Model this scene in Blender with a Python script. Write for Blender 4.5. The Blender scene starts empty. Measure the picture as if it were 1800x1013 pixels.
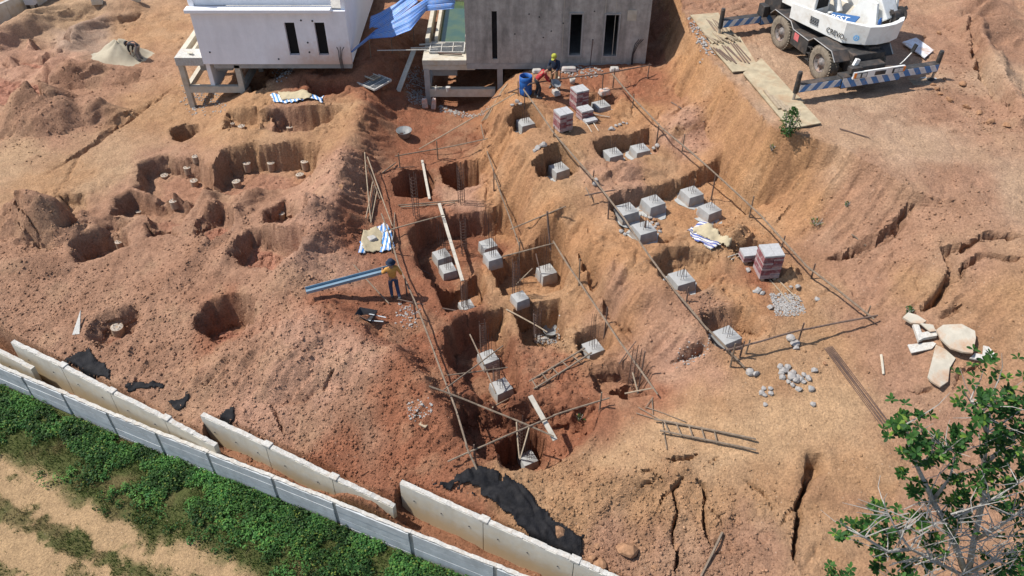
import bpy, bmesh, math, random
import numpy as np
from mathutils import Vector, Matrix

random.seed(7); RNG = np.random.default_rng(11)
C = bpy.context.scene.collection
SC = bpy.context.scene

# ------------------------------------------------------------------ camera
FPX, PITCH, CAMH = 1400.0, math.radians(41.6), 20.0
cd = bpy.data.cameras.new('camera'); cam = bpy.data.objects.new('camera', cd); C.objects.link(cam)
cam.location = (0, 0, CAMH); cam.rotation_euler = (math.pi / 2 - PITCH, 0, 0)
cd.sensor_width = 36.0; cd.lens = 36.0 * FPX / 1800.0; cd.clip_start = 0.1; cd.clip_end = 9000
SC.camera = cam

# ------------------------------------------------------------------ light
SUN_EL, SUN_AZ = math.radians(56), math.radians(171)      # azimuth of the sun, measured from +X towards +Y
sd_ = Vector((math.cos(SUN_EL) * math.cos(SUN_AZ), math.cos(SUN_EL) * math.sin(SUN_AZ), math.sin(SUN_EL)))
sl = bpy.data.lights.new('sun', 'SUN'); sl.energy = 4.6; sl.angle = math.radians(0.55); sl.color = (1.0, 0.95, 0.88)
so = bpy.data.objects.new('sun', sl); C.objects.link(so); so.rotation_euler = sd_.to_track_quat('Z', 'Y').to_euler()
so.location = (-30, 20, 60)
wd = bpy.data.worlds.new('World'); SC.world = wd; wd.use_nodes = True
nt = wd.node_tree; bgn = nt.nodes['Background']
sk = nt.nodes.new('ShaderNodeTexSky'); sk.sky_type = 'NISHITA'; sk.sun_disc = False
sk.sun_elevation = SUN_EL; sk.sun_rotation = math.radians(90) - SUN_AZ; sk.air_density = 1.0; sk.dust_density = 1.0
nt.links.new(sk.outputs[0], bgn.inputs[0]); bgn.inputs[1].default_value = 0.12
vs = SC.view_settings
vs.view_transform = 'Standard'; vs.look = 'None'; vs.exposure = 0.42; vs.gamma = 1.0; vs.use_curve_mapping = False
SC.cycles.max_bounces = 6

# ------------------------------------------------------------------ surveying helpers (photo pixel -> place on the site)
def ray(px, py):
    a = (px - 900) / FPX; b = -(py - 506.5) / FPX
    return np.array([a, math.cos(PITCH) + b * math.sin(PITCH), -math.sin(PITCH) + b * math.cos(PITCH)])
def W(px, py, z):
    r = ray(px, py); t = (z - CAMH) / r[2]
    return Vector((r[0] * t, r[1] * t, z))
def proj(p):
    dx, dy, dz = p[0], p[1], p[2] - CAMH
    zz = dy * math.cos(PITCH) - dz * math.sin(PITCH); u = dy * math.sin(PITCH) + dz * math.cos(PITCH)
    return 900 + FPX * dx / zz, 506.5 - FPX * u / zz
def lerp(a, b, t): return a + (b - a) * t
def sstep(a, b, x):
    t = np.clip((x - a) / (b - a), 0, 1); return t * t * (3 - 2 * t)

# ------------------------------------------------------------------ noise
def vnoise(x, y, seed=0, n=256):
    r = np.random.default_rng(abs(int(seed))); L = r.random((n, n)).astype(np.float32) * 2 - 1
    xi = np.floor(x).astype(np.int64); yi = np.floor(y).astype(np.int64)
    fx = (x - xi).astype(np.float32); fy = (y - yi).astype(np.float32)
    fx = fx * fx * fx * (fx * (fx * 6 - 15) + 10); fy = fy * fy * fy * (fy * (fy * 6 - 15) + 10)
    x0 = xi % n; x1 = (xi + 1) % n; y0 = yi % n; y1 = (yi + 1) % n
    return (L[x0, y0] * (1 - fx) + L[x1, y0] * fx) * (1 - fy) + (L[x0, y1] * (1 - fx) + L[x1, y1] * fx) * fy
def fbm(x, y, f, octv=4, seed=0, gain=0.5):
    s = 0; a = 1.0; t = 0
    for o in range(octv):
        c, sn = math.cos(o * 1.1 + .3), math.sin(o * 1.1 + .3)
        s = s + a * vnoise((x * c - y * sn) * f + 13.7 * o, (x * sn + y * c) * f + 5.1 * o, seed + o); t += a; a *= gain; f *= 2.03
    return s / t
def worley(x, y, f, seed=0):
    n = 128; r = np.random.default_rng(abs(int(seed))); J = r.random((n, n, 2))
    X = x * f; Y = y * f; xi = np.floor(X).astype(int); yi = np.floor(Y).astype(int)
    f1 = np.full(X.shape, 9.0); f2 = np.full(X.shape, 9.0)
    for i in (-1, 0, 1):
        for j in (-1, 0, 1):
            q = J[(xi + i) % n, (yi + j) % n]
            d = np.hypot(xi + i + q[..., 0] - X, yi + j + q[..., 1] - Y)
            f2 = np.minimum(f2, np.maximum(f1, d)); f1 = np.minimum(f1, d)
    return f1, f2

# ------------------------------------------------------------------ levels of the ground (surveyed spots: pixel, level)
LV = [
 (0,0,.3),(150,0,.3),(300,0,.4),(0,60,.1),(110,90,-.1),(40,150,-.5),(220,110,.15),(280,130,.1),(345,190,0),(100,190,.35),(0,250,.1),(150,260,.1),
 (270,230,.1),(60,330,.1),(200,320,0),(0,420,-.1),(100,450,-.2),(200,460,-.2),(0,520,-.3),(150,540,-.4),(280,520,-.2),(100,620,-.75),(250,690,-.9),
 (385,150,.1),(362,230,.1),(330,300,.05),(300,350,0),
 (445,150,1.0),(425,180,1.0),(400,235,.9),(378,280,.8),(365,320,.5),(480,180,1.1),(450,250,.85),(520,250,.9),(500,330,.45),(420,360,.25),(580,125,1.7),(650,112,2.2),(540,112,2.0),(500,125,1.6),
 (620,200,1.2),(650,150,1.5),(690,140,1.3),(710,110,1.4),(640,200,1.25),(605,300,1.15),(575,380,1.0),(530,440,.8),(480,490,.6),(430,500,.4),(350,470,0),(300,430,-.1),
 (700,200,.45),(760,180,.1),(790,230,0),(700,270,.1),(820,240,.05),(650,345,.25),(655,430,.15),(695,524,0),(740,500,0),(760,360,0),(830,345,0),(700,600,0),(620,560,.25),(800,200,0),(850,190,0),
 (900,135,1.9),(882,165,1.9),(872,205,1.8),(890,260,1.7),(925,310,1.6),(965,370,1.5),(1030,425,1.4),(1080,470,1.35),(1130,520,1.2),(1200,590,1.0),
 (855,215,.3),(852,250,.15),(872,310,.05),(905,370,0),(945,425,.1),(1000,455,.1),(1040,520,.05),(1090,580,0),(1130,640,-.05),(1180,650,.1),
 (1000,500,-.05),(1080,600,-.2),(1100,640,-.3),(950,640,-.4),(1000,650,-.4),(870,640,-.5),(960,690,-.6),(1050,690,-.5),(1130,720,-.2),
 (950,130,2.2),(1050,140,2.25),(1130,118,2.4),(1000,200,2.0),(1100,210,1.95),(1190,195,2.2),(1240,230,2.2),(1000,330,1.7),(1150,300,1.75),(1200,390,1.45),(1130,430,1.4),(1280,400,1.5),
 (1300,480,1.3),(1200,540,1.2),(1350,500,1.3),(1400,550,1.2),(1300,620,.8),(1450,540,1.35),(1530,550,1.5),(1450,600,1.0),
 (1215,35,4.2),(1235,70,4.2),(1275,110,4.2),(1320,165,4.2),(1370,215,4.2),(1440,235,4.15),(1500,265,4.05),(1560,310,3.9),(1625,350,3.7),(1300,90,4.25),(1500,150,4.25),(1700,150,4.3),(1700,300,4.2),(1800,350,4.1),(1600,20,4.25),(1800,0,4.7),(1780,200,4.35),(1220,0,4.25),
 (1225,52,4.2),(1255,90,4.2),(1298,138,4.2),(1345,190,4.2),(1405,224,4.2),(1470,250,4.1),(1530,288,4.0),(1245,60,4.22),(1290,105,4.22),(1340,160,4.22),(1395,205,4.22),
 (1160,70,2.6),(1170,110,2.4),(1205,160,2.35),(1262,235,2.2),(1300,300,1.95),(1350,345,1.85),(1410,395,1.8),(1470,430,1.8),(1510,465,1.85),
 (1600,450,2.8),(1700,480,3.1),(1800,500,3.4),(1560,530,1.9),(1650,560,2.1),(1750,600,2.3),(1800,650,2.2),(1600,650,1.2),(1500,650,.9),(1650,750,.8),(1800,800,.9),(1550,800,.4),(1400,700,.6),(1300,700,.5),(1200,700,.2),
 (1100,800,-.2),(1300,800,.1),(1450,850,0),(1000,850,-.5),(1150,900,-.5),(1300,900,-.3),(1100,1000,-1),(1300,1000,-.7),(1500,1000,-.5),(1700,1000,-.3),(900,830,-.4),(830,830,-.4),
 (740,560,0),(780,700,-.2),(760,780,-.4),(650,600,.15),(600,680,0),(550,620,.25),(450,600,0),(420,680,-.5),(520,760,-.8),(640,830,-1),(320,700,-.9),(350,620,-.35),(700,830,-.9),(760,860,-.9),(850,900,-.9),(1000,970,-1),
]
PTS = np.array([[*W(a, b, c)[:2], c] for a, b, c in LV] + [(-5,39,0),(-5,42,.3),(-2.5,38,0),(-1.2,37.5,.2),(-16,39,.05),(-13,38,.2),(-11.5,38,.8),(6,40,2.2),(2,40,2.0),(-8.5,40,2.1),(-6.5,42,2.0),(-16,44,.3),(7.5,42,2.6),(9.2,42,4.3),(6,50,4),(-20,50,.5)])
def kern(d2): return np.sqrt(d2 + 0.06)
def rbf_fit(P):
    n = len(P); D2 = ((P[:, None, :2] - P[None, :, :2]) ** 2).sum(-1); A = np.zeros((n + 3, n + 3))
    A[:n, :n] = -kern(D2) + np.eye(n) * 0.03; A[:n, n] = 1; A[:n, n + 1:] = P[:, :2]; A[n:, :n] = A[:n, n:].T
    return np.linalg.solve(A, np.concatenate([P[:, 2], np.zeros(3)]))
RW = rbf_fit(PTS)
XLO, XHI, YLO, YHI = -38., 38., 8., 57.
gx = np.linspace(XLO, XHI, 300); gy = np.linspace(YLO, YHI, 220)
cx_, cy_ = np.meshgrid(gx, gy, indexing='ij'); q = np.stack([cx_.ravel(), cy_.ravel()], 1)
cz = np.concatenate([-(kern(((b[:, None] - PTS[None, :, :2]) ** 2).sum(-1))) @ RW[:-3] + RW[-3] + b @ RW[-2:] for b in np.array_split(q, 20)]).reshape(cx_.shape)
cz = np.clip(cz, -2.5, 6.5)

def tails(core, far):
    s = core[1] - core[0]; lo = []; v = core[0]
    while v > -far: s *= 1.45; v -= s; lo.append(v)
    s = core[-1] - core[-2]; hi = []; v = core[-1]
    while v < far: s *= 1.45; v += s; hi.append(v)
    return np.concatenate([lo[::-1], core, hi])
xs = tails(np.concatenate([np.arange(-36.5, -21, .1), np.arange(-21, -7.5, .07), np.arange(-7.5, 9, .05), np.arange(9, 20, .07), np.arange(20, 36.6, .1)]), 4000)
yc = [7.5]
while yc[-1] < 57: yc.append(yc[-1] + 0.056 + 0.0009 * (yc[-1] - 7.5))
ys = tails(np.array(yc), 4000)
NX, NY = len(xs), len(ys)
X, Y = np.meshgrid(xs, ys, indexing='ij')
def bil(ax, ay, A, x, y):
    x = np.clip(x, ax[0], ax[-1] - 1e-6); y = np.clip(y, ay[0], ay[-1] - 1e-6)
    i = np.clip(np.searchsorted(ax, x, side='right') - 1, 0, len(ax) - 2); j = np.clip(np.searchsorted(ay, y, side='right') - 1, 0, len(ay) - 2)
    fx = (x - ax[i]) / (ax[i + 1] - ax[i]); fy = (y - ay[j]) / (ay[j + 1] - ay[j])
    return (A[i, j] * (1 - fx) + A[i + 1, j] * fx) * (1 - fy) + (A[i, j + 1] * (1 - fx) + A[i + 1, j + 1] * fx) * fy
Z = bil(gx, gy, cz, X, Y)
TT = np.arange(12, 90, 0.06)
def march(px, py, A, off=0.0):
    r = ray(px, py); x = r[0] * TT; y = r[1] * TT; z = CAMH + r[2] * TT
    h = bil(xs, ys, A, x, y) + off; k = np.argmax(z < h)
    a = (z - h)[k - 1]; b = (z - h)[k]; t = TT[k - 1] + (TT[k] - TT[k - 1]) * a / (a - b)
    return Vector((r[0] * t, r[1] * t, CAMH + r[2] * t))
Z0 = Z.copy()
def QB(px, py, h=0.0): return march(px, py, Z0, h)          # on (or h above) the ground before digging
def win(pts, pad):
    a = np.array([(p[0], p[1]) for p in pts]); i0, i1 = np.searchsorted(xs, [a[:, 0].min() - pad, a[:, 0].max() + pad])
    j0, j1 = np.searchsorted(ys, [a[:, 1].min() - pad, a[:, 1].max() + pad]); return slice(i0, i1), slice(j0, j1)
def pdist(pts, x, y, closed=True):
    d = np.full(x.shape, 1e9); ins = np.zeros(x.shape, bool); par = np.zeros(x.shape); n = len(pts)
    for i in range(n if closed else n - 1):
        a = pts[i]; b = pts[(i + 1) % n]; ex, ey = b[0] - a[0], b[1] - a[1]
        t = np.clip(((x - a[0]) * ex + (y - a[1]) * ey) / (ex * ex + ey * ey + 1e-9), 0, 1)
        dd = np.hypot(x - a[0] - t * ex, y - a[1] - t * ey); m = dd < d; d = np.where(m, dd, d); par = np.where(m, i + t, par)
        if closed and abs(ey) > 1e-9:
            c = ((a[1] > y) != (b[1] > y)) & (x < (b[0] - a[0]) * (y - a[1]) / ey + a[0]); ins ^= c
    return (np.where(ins, d, -d) if closed else d), par
def ridge(pl, w, seed=0):
    P = [QB(a, b) for a, b, h in pl]; hs = np.array([h for a, b, h in pl]); s = win(P, w * 3); x, y = X[s], Y[s]
    d, par = pdist(P, x, y, False); h = np.interp(par, np.arange(len(hs)), hs)
    d = d * (1 + .3 * fbm(x, y, .8, 2, seed + 3)); Z[s] += 1.55 * h * np.exp(-(d / w) ** 2)
def mound(px, py, rx, ry, h, ang=0, sharp=1.0):
    p = QB(px, py); s = win([p], max(rx, ry) * 2.2); x, y = X[s] - p[0], Y[s] - p[1]; c, sn = math.cos(ang), math.sin(ang)
    u = (x * c + y * sn) / rx; v = (-x * sn + y * c) / ry; r = np.sqrt(u * u + v * v) * (1 + .18 * fbm(X[s], Y[s], .9, 2, int(px)))
    Z[s] += 1.55 * h * np.clip(1 - r, 0, 1) ** sharp if sharp < 1.5 else h * np.exp(-(r * 1.5) ** 2)
MUD = np.zeros_like(Z); DUG = np.zeros_like(Z); WETS = np.zeros_like(Z)
def pit(poly, depth, wall=0.28, wob=0.12, lip=0.05, mud=0.0, rough=0.06, zf=None, soft=0.0, grow=0.0):
    P = [QB(a, b) for a, b in poly]; s = win(P, 1.2); x, y = X[s], Y[s]; sdv, _ = pdist(P, x, y)
    sdv = sdv + wob * fbm(x, y, 1.7, 3, int(poly[0][0])) * 1.4 + grow + .05 * fbm(x, y, 3.3, 2, int(poly[0][1]) + 3) * (1.5 if depth > .9 else 1)
    depth = depth * 1.28 if (depth < 1 and zf is None) else depth; wall = wall * (1.0 if depth > 1 else .9)
    rim = np.median([p[2] for p in P]); fl = (rim - depth) if zf is None else zf
    fl = fl + rough * fbm(x, y, 1.3, 4, int(poly[0][1])) + rough * .8 * fbm(x, y, 5, 2, 3)
    t = np.clip((sdv + soft) / (wall + soft), 0, 1); t = .65 * t + .35 * t * t * (3 - 2 * t); zz = Z[s]
    Z[s] = np.where(t > 0, np.minimum(zz, zz * (1 - t) + fl * t), zz) + lip * np.exp(-((sdv + .18) / .16) ** 2)
    DUG[s] = np.maximum(DUG[s], t)
    if mud: MUD[s] = np.maximum(MUD[s], mud * sstep(wall, wall + .15, sdv))
def crack(pl, w, dep, seed=1):
    P = [QB(a, b) for a, b in pl]; s = win(P, 1.0); x, y = X[s], Y[s]
    x2 = x + .12 * fbm(x, y, 1.9, 3, seed); y2 = y + .12 * fbm(x, y, 1.9, 3, seed + 9)
    d, par = pdist(P, x2, y2, False); e = np.clip(np.minimum(par, len(P) - 1 - par) * 1.6, .15, 1) * (.6 + .4 * np.abs(vnoise(par * 3, par * 0, seed)))
    t = 1 - sstep(.25, 1, d / (w * e)); Z[s] -= dep * (1.35 if dep > .3 else 1) * e * t; DUG[s] = np.maximum(DUG[s], t * .8)

# spoil ridges and heaps
ridge([(645,190,.35),(625,260,.5),(600,330,.5),(570,400,.45),(530,450,.4),(500,500,.3)], .9, 1)
ridge([(590,560,.3),(640,620,.5),(700,690,.35),(745,750,.15)], 1.0, 2)
ridge([(450,620,.3),(500,600,.4),(560,580,.3)], .8, 4)
ridge([(445,350,.35),(400,400,.35),(340,470,.3),(300,490,.2)], .55, 5)
ridge([(545,385,.4),(480,410,.2),(410,440,.3),(380,480,.2)], .5, 6)
ridge([(300,345,.3),(350,335,.35),(375,370,.3)], .3, 7)
ridge([(0,85,.7),(60,55,.8),(110,35,.6),(170,25,.5),(230,20,.4)], .8, 8)
ridge([(90,140,.45),(140,70,.6),(190,45,.4)], .8, 9)
ridge([(60,82,.35),(110,85,.3)], .28, 12); ridge([(20,112,.3),(85,112,.3)], .28, 13)
ridge([(150,110,.4),(120,150,.5),(60,175,.3)], .8, 14)
mound(170,140,2.4,1.3,.7,.3); mound(80,205,3.2,1.8,1.3,.1); mound(60,390,2.0,1.4,.9); mound(95,400,1.5,1.1,.6); mound(190,205,1.2,.8,.5)
mound(40,470,1.8,.9,.35); mound(510,640,2.2,1.5,.35); mound(400,650,1.6,1.1,.3); mound(1200,215,1.5,.9,.35,.4); mound(1185,240,1.2,.7,.25)
mound(1095,305,1.6,.5,.3,.2); mound(1290,415,.8,.5,.45); mound(1385,488,.55,.4,.32); mound(1750,60,2.5,1.4,.6); mound(1720,20,2.0,1.2,.5); mound(1780,250,2.0,.8,.3)
ridge([(1655,20,.1),(1710,70,.35),(1740,110,.4),(1760,165,.4),(1800,215,.4)], .5, 21)
ridge([(1000,880,.15),(1080,850,.25),(1180,830,.2)], .7, 22); ridge([(700,640,.3),(750,700,.3),(790,770,.2)], .45, 23)
Z0 = Z.copy()
Z = np.where((X > -15.2) & (X < -7.6) & (Y > 36.3) & (Y < 48), np.minimum(Z, 2.2), Z); Z = np.where((X > -2.3) & (X < 6.6) & (Y > 36.6) & (Y < 48), np.minimum(Z, 2.2), Z)
CREST = [W(*q) for q in [(1180,-60,4.2),(1203,25,4.2),(1212,52,4.2),(1240,92,4.2),(1282,140,4.2),(1328,192,4.2),(1362,232,4.2),(1440,250,4.15),(1475,262,4.1),(1530,296,4.0),(1600,338,3.8)]] + [W(1800,380,4.0), W(2100,380,4.1), Vector((60, 60, 4.3)), Vector((8.2, 60, 4.3))]
sdc, _ = pdist(CREST, X, Y); zpl = 4.2 - .4 * sstep(26, 21.5, Y)
sdn = sdc + .14 * fbm(X, Y, 1.1, 3, 140)
Z = np.where(sdn > 0, np.maximum(Z, np.minimum(zpl, zpl * 1.0)), np.maximum(Z, zpl + 2.1 * sdn * (1 + .25 * fbm(X, Y, .8, 2, 141)))); 
mpl = sstep(.05, .5, sdn) * sstep(20, 16.5, X) * sstep(42, 39, Y) * sstep(23.5, 26, Y); Z = Z * (1 - .93 * mpl) + zpl * .93 * mpl
Z0 = Z.copy()
FLAT = np.zeros_like(Z)
for a, b, r in [(150,290,3.2),(60,320,3),(260,190,2.4),(1500,200,3.6),(1620,260,3.4),(1350,110,2.4),(1450,110,3),(1560,120,3),(1400,180,2.4),(1300,740,2.6),(1440,720,2.4),(1180,740,1.6),(1100,790,1.5),(700,240,1.4),(770,220,1.5),(690,500,1.2),(1000,180,1.5)]:
    p = QB(a, b); s = win([p], r * 2); FLAT[s] = np.maximum(FLAT[s], np.exp(-(((X[s] - p[0]) ** 2 + (Y[s] - p[1]) ** 2) / (r * r)) ** 1.5))
# small scale undulation before digging
slope = np.hypot(np.gradient(Z, axis=0) / np.gradient(xs)[:, None], np.gradient(Z, axis=1) / np.gradient(ys)[None, :])
core = (np.abs(X) < 37) & (Y > 7) & (Y < 58)
big = fbm(X, Y, .45, 4, 40); med = fbm(X, Y, 1.6, 4, 50)
crease = np.clip(1 - np.abs(fbm(X, Y, .8, 4, 144)) * 9, 0, 1) * sstep(-.1, .35, fbm(X, Y, .3, 2, 149)); crease2 = np.clip(1 - np.abs(fbm(X + 50, Y, 1.9, 3, 154)) * 7, 0, 1)
Z += (.12 * big + .06 * med - (.10 * crease + .03 * crease2) * core + .07 * np.abs(fbm(X, Y, 1.3, 4, 158))) * (1 - .6 * FLAT)
# left of the ridge: rills running down the slopes; on the cut bank: near-vertical scoring
u = (X * .62 - Y * .78); v = X * .78 + Y * .62
rill = np.abs(vnoise(u * 1.7 + .3 * fbm(X, Y, .7, 2, 61) * 2, v * .22, 60)) + .6 * np.abs(vnoise(u * 4.1 + fbm(X, Y, 1, 2, 66), v * .35, 62))
bank = sstep(.45, .9, slope) * core
Z -= bank * (.27 * (rill - .5) + .10 * (np.abs(vnoise(u * 7.5 + .6 * fbm(X, Y, 1.5, 2, 68), v * .5, 63)) - .4))
Z0s = Z.copy()

# excavations ---------------------------------------------------------------
L = dict(rough=.05)
pit([(300,228),(322,218),(348,219),(350,236),(322,252),(302,248)], .9, .2)
pit([(250,292),(292,277),(350,281),(366,302),(352,326),(300,334),(243,330)], .85, .3, mud=.3, grow=.18)
pit([(207,352),(232,342),(300,341),(312,356),(270,376),(200,378)], .6, .3, grow=.12)
pit([(277,358),(315,350),(345,352),(330,372),(282,374)], .5, .2, grow=.1)
pit([(126,430),(152,408),(185,398),(225,408),(228,432),(180,452),(132,460)], .8, .3, mud=.6, rough=.03)
pit([(246,392),(300,388),(312,412),(258,418)], .5, .25, mud=1, rough=.03)
pit([(160,388),(200,380),(232,390),(210,408),(172,404)], .35, .35)
pit([(100,342),(150,340),(158,362),(128,400),(98,396),(104,366)], .45, .3, rough=.1)
pit([(394,268),(440,258),(535,252),(562,262),(548,300),(528,322),(488,330),(440,330),(380,334),(368,312)], .95, .35, mud=.5, grow=.15)
pit([(476,196),(560,186),(595,192),(572,214),(540,229),(482,232)], .8, .28, grow=.15)
pit([(402,200),(448,192),(455,215),(444,229),(396,227)], .55, .25, grow=.15)
pit([(542,142),(600,136),(614,142),(592,160),(546,166)], .7, .25, grow=.1)
pit([(436,142),(466,138),(468,152),(440,162)], .5, .2)
pit([(466,372),(500,352),(540,352),(528,378),(496,398),(463,396)], .75, .28, mud=1, rough=.03)
pit([(398,442),(440,405),(500,398),(545,410),(522,440),(490,466),(420,466)], .95, .25, mud=1, rough=.03)
pit([(340,562),(366,532),(420,514),(456,522),(446,560),(420,590),(386,604),(348,588)], .9, .38, mud=1, rough=.03)
pit([(345,386),(390,366),(418,380),(405,408),(370,424),(338,414)], .62, .3, mud=1, rough=.03)
pit([(142,600),(165,560),(240,536),(256,556),(232,592),(180,614)], .5, .5, mud=.6)
pit([(52,62),(126,52),(128,78),(54,84)], .6, .3, rough=.1)
pit([(28,96),(108,88),(104,106),(24,112)], .45, .25, mud=1)
pit([(-30,122),(86,116),(70,160),(-40,180)], .4, .4, mud=1)
pit([(205,28),(250,22),(240,40),(214,44)], .3, .3, mud=1)
pit([(300,330),(352,322),(376,312),(384,334),(352,350),(318,352)], .5, .2, wob=.08)
pit([(452,196),(478,194),(482,228),(448,230)], .35, .2, wob=.06)
pit([(255,372),(300,366),(330,372),(318,398),(262,398)], .4, .25, wob=.08, mud=.6)
# middle field, lower level
pit([(692,318),(712,300),(752,301),(764,312),(762,346),(694,347)], 1.8, .12, wob=.06, lip=.02)
pit([(774,296),(800,286),(842,284),(844,324),(806,333),(778,322)], 1.7, .12, wob=.06, lip=.02)
pit([(724,412),(742,388),(800,380),(885,368),(910,366),(914,402),(898,438),(862,456),(806,480),(760,490),(738,470)], 1.15, .26, wob=.08, rough=.08, mud=0, grow=.13)
pit([(764,500),(794,482),(838,476),(850,500),(846,530),(828,543),(790,546)], 1.35, .2, wob=.07, lip=.02, grow=.13)
pit([(872,478),(890,458),(930,446),(985,430),(1002,470),(990,504),(940,514),(886,518)], 1.0, .2, wob=.07, lip=.02, grow=.13)
pit([(790,580),(822,558),(882,548),(892,592),(914,640),(912,676),(890,700),(850,698),(820,672),(782,620)], .95, .28, wob=.09, rough=.1, grow=.13)
pit([(908,548),(930,538),(980,534),(990,578),(984,600),(926,604)], 1.35, .16, wob=.05, lip=.02, grow=.13)
pit([(1016,606),(1034,592),(1066,588),(1074,612),(1052,632),(1030,630)], .55, .15, wob=.05)
pit([(786,700),(830,692),(900,702),(960,704),(1062,700),(1056,742),(1015,790),(968,826),(900,832),(846,806),(808,770)], .85, .5, wob=.15, rough=.1)
pit([(868,748),(890,732),(944,736),(958,764),(944,786),(890,792)], .8, .1, wob=.05, zf=-2.8, lip=0)
pit([(1040,652),(1080,640),(1134,640),(1142,690),(1096,696),(1050,690)], .5, .35, grow=.13)
pit([(1084,672),(1106,656),(1134,668),(1132,694),(1094,696)], 1.2, .12, lip=0, grow=.13)
# upper terrace on the right
pit([(890,210),(915,192),(940,186),(962,206),(950,226),(916,234)], .78, .12, wob=.06, zf=1.25)
pit([(935,283),(968,266),(1004,262),(1022,284),(1018,304),(975,320),(948,304)], .8, .12, wob=.06, zf=1.05)
pit([(1040,250),(1086,240),(1142,226),(1166,248),(1162,268),(1110,284),(1070,286),(1052,274)], .8, .12, wob=.06, zf=1.25)
pit([(1032,170),(1070,160),(1094,168),(1082,196),(1046,198)], .3, .3, wob=.06)
pit([(1062,352),(1090,338),(1150,330),(1196,316),(1232,296),(1272,268),(1290,300),(1335,355),(1300,384),(1262,398),(1230,392),(1196,412),(1176,430),(1130,432),(1100,412),(1076,380)], .85, .18, wob=.1, rough=.06, zf=0.98)
pit([(1144,458),(1172,436),(1222,430),(1258,444),(1268,480),(1254,504),(1215,516),(1180,508)], .8, .3, wob=.09, zf=0.68)
pit([(1228,556),(1252,538),(1306,544),(1346,580),(1316,612),(1272,614),(1244,596)], .65, .35, wob=.1, zf=0.45)
pit([(1282,434),(1330,424),(1352,432),(1345,452),(1300,458)], .6, .2, wob=.06)
FT = [ # px, py of the top centre, prototype, scale, label
 (924,212,0,1,'concrete footing alone in its pit behind the blue barrel poles'),(983,291,0,1,'concrete footing in a square pit beside two yellow stones'),(1078,266,0,1,'concrete footing sharing a long pit, nearer the stone heap'),(1126,257,0,1,'concrete footing sharing a long pit, beside the leaning cement lump'),
 (1057,180,0,1,'concrete footing beside the brick stacks with a torn cement bag behind'),(1102,364,0,1.08,'concrete footing under the rail in the wide trench'),(1149,351,0,1.08,'concrete footing against the shaded trench bank'),(1133,398,0,1.1,'concrete footing nearest the small heap of stones in the trench'),
 (1217,334,0,1.05,'concrete footing alone in the open middle of the wide trench'),(1249,363,0,1,'concrete footing next to the post and the long sand heap'),(1199,484,0,1.12,'concrete footing in a deep pit under the crossing rail'),(1279,587,0,1.08,'concrete footing at the corner where two rails cross'),
 (776,445,1,.92,'concrete footing in the deep shaded trench under the pale plank'),(787,469,1,.88,'concrete footing close behind the pale plank, low in the trench'),(858,427,1,.92,'concrete footing with tall bars at the sunny end of the trench'),(866,448,1,.88,'concrete footing half hidden by the trench edge pole'),
 (961,474,1,.98,'concrete footing with very tall cage beside the leaning dark stick'),(858,625,1,.92,'concrete footing under crossed sticks in the red pit'),(881,676,1,.95,'yellowish concrete footing at the red pit mouth'),(1043,604,1,.95,'concrete footing at the head of the wooden ladder'),
 (820,534,1,.8,'concrete footing deep in the square pit with a lattice column'),(914,519,1,.8,'concrete footing deep beside the timber scraps'),(929,772,1,.8,'concrete footing deep in the lowest propped pit')]
def HZ(x, y): return float(bil(xs, ys, Z, np.array([x]), np.array([y]))[0])
def on(px, py, h):
    z = 0.0
    for _ in range(12): p = W(px, py, z + h); z = .5 * z + .5 * HZ(p.x, p.y)
    p = W(px, py, z + h); return Vector((p.x, p.y, HZ(p.x, p.y)))
FLOC = []
for px, py, k, s_, l in FT:
    p = on(px, py, .5 * s_); s = win([p], 1.2); r_ = np.hypot(X[s] - p.x, Y[s] - p.y) + .12 * fbm(X[s], Y[s], 1.5, 2, int(px))
    t = 1 - sstep(.46, .66, r_); Z[s] = np.where(t > 0, np.minimum(Z[s], Z[s] * (1 - t) + (p.z + .01) * t), Z[s]); FLOC.append(p)
# scarps and erosion gullies
pit([(1000,448),(1036,452),(1062,500),(1096,560),(1130,600),(1118,620),(1076,570),(1040,520)], .3, .3, wob=.15)
pit([(1176,640),(1215,606),(1240,596),(1246,612),(1210,640),(1180,652)], .4, .25, wob=.1)
crack([(1625,352),(1590,372),(1575,396),(1545,420),(1520,428),(1490,448),(1450,458)], .26, .5, 2)
crack([(1600,380),(1570,408),(1530,436)], .18, .35, 12)
crack([(1800,420),(1760,412),(1722,418),(1690,436),(1664,440),(1672,470),(1680,500)], .2, .4, 3)
pit([(1664,470),(1680,480),(1672,510),(1650,535),(1625,552),(1614,545),(1636,518),(1655,490)], .55, .15, wob=.08)
crack([(1800,452),(1770,458),(1735,450),(1700,470),(1680,500)], .16, .35, 4)
crack([(1640,560),(1680,548),(1700,535)], .16, .3, 5)
crack([(1740,640),(1700,652),(1670,690)], .14, .25, 15); crack([(1580,680),(1620,686),(1655,680)], .12, .18, 25)
pit([(1418,800),(1446,796),(1448,830),(1428,850),(1410,868),(1408,840)], .45, .2, wob=.08)
crack([(1425,806),(1418,850),(1405,890),(1404,940),(1396,1000)], .12, .5, 6)
crack([(1204,832),(1186,860),(1190,900),(1180,930),(1188,970),(1184,1012)], .095, .4, 7)
crack([(1222,836),(1236,850),(1240,890),(1244,930),(1252,960)], .09, .35, 8)
crack([(1405,890),(1385,905),(1372,930)], .06, .25, 16); crack([(1186,860),(1168,875),(1150,905)], .06, .22, 17); crack([(1240,890),(1262,905),(1275,930)], .05, .2, 18); crack([(1350,880),(1368,905)], .05, .2, 19)
crack([(1160,808),(1200,806),(1224,794)], .12, .35, 9); crack([(1240,814),(1270,800)], .09, .25, 10); crack([(1310,840),(1335,862),(1350,880)], .09, .28, 11)
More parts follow.
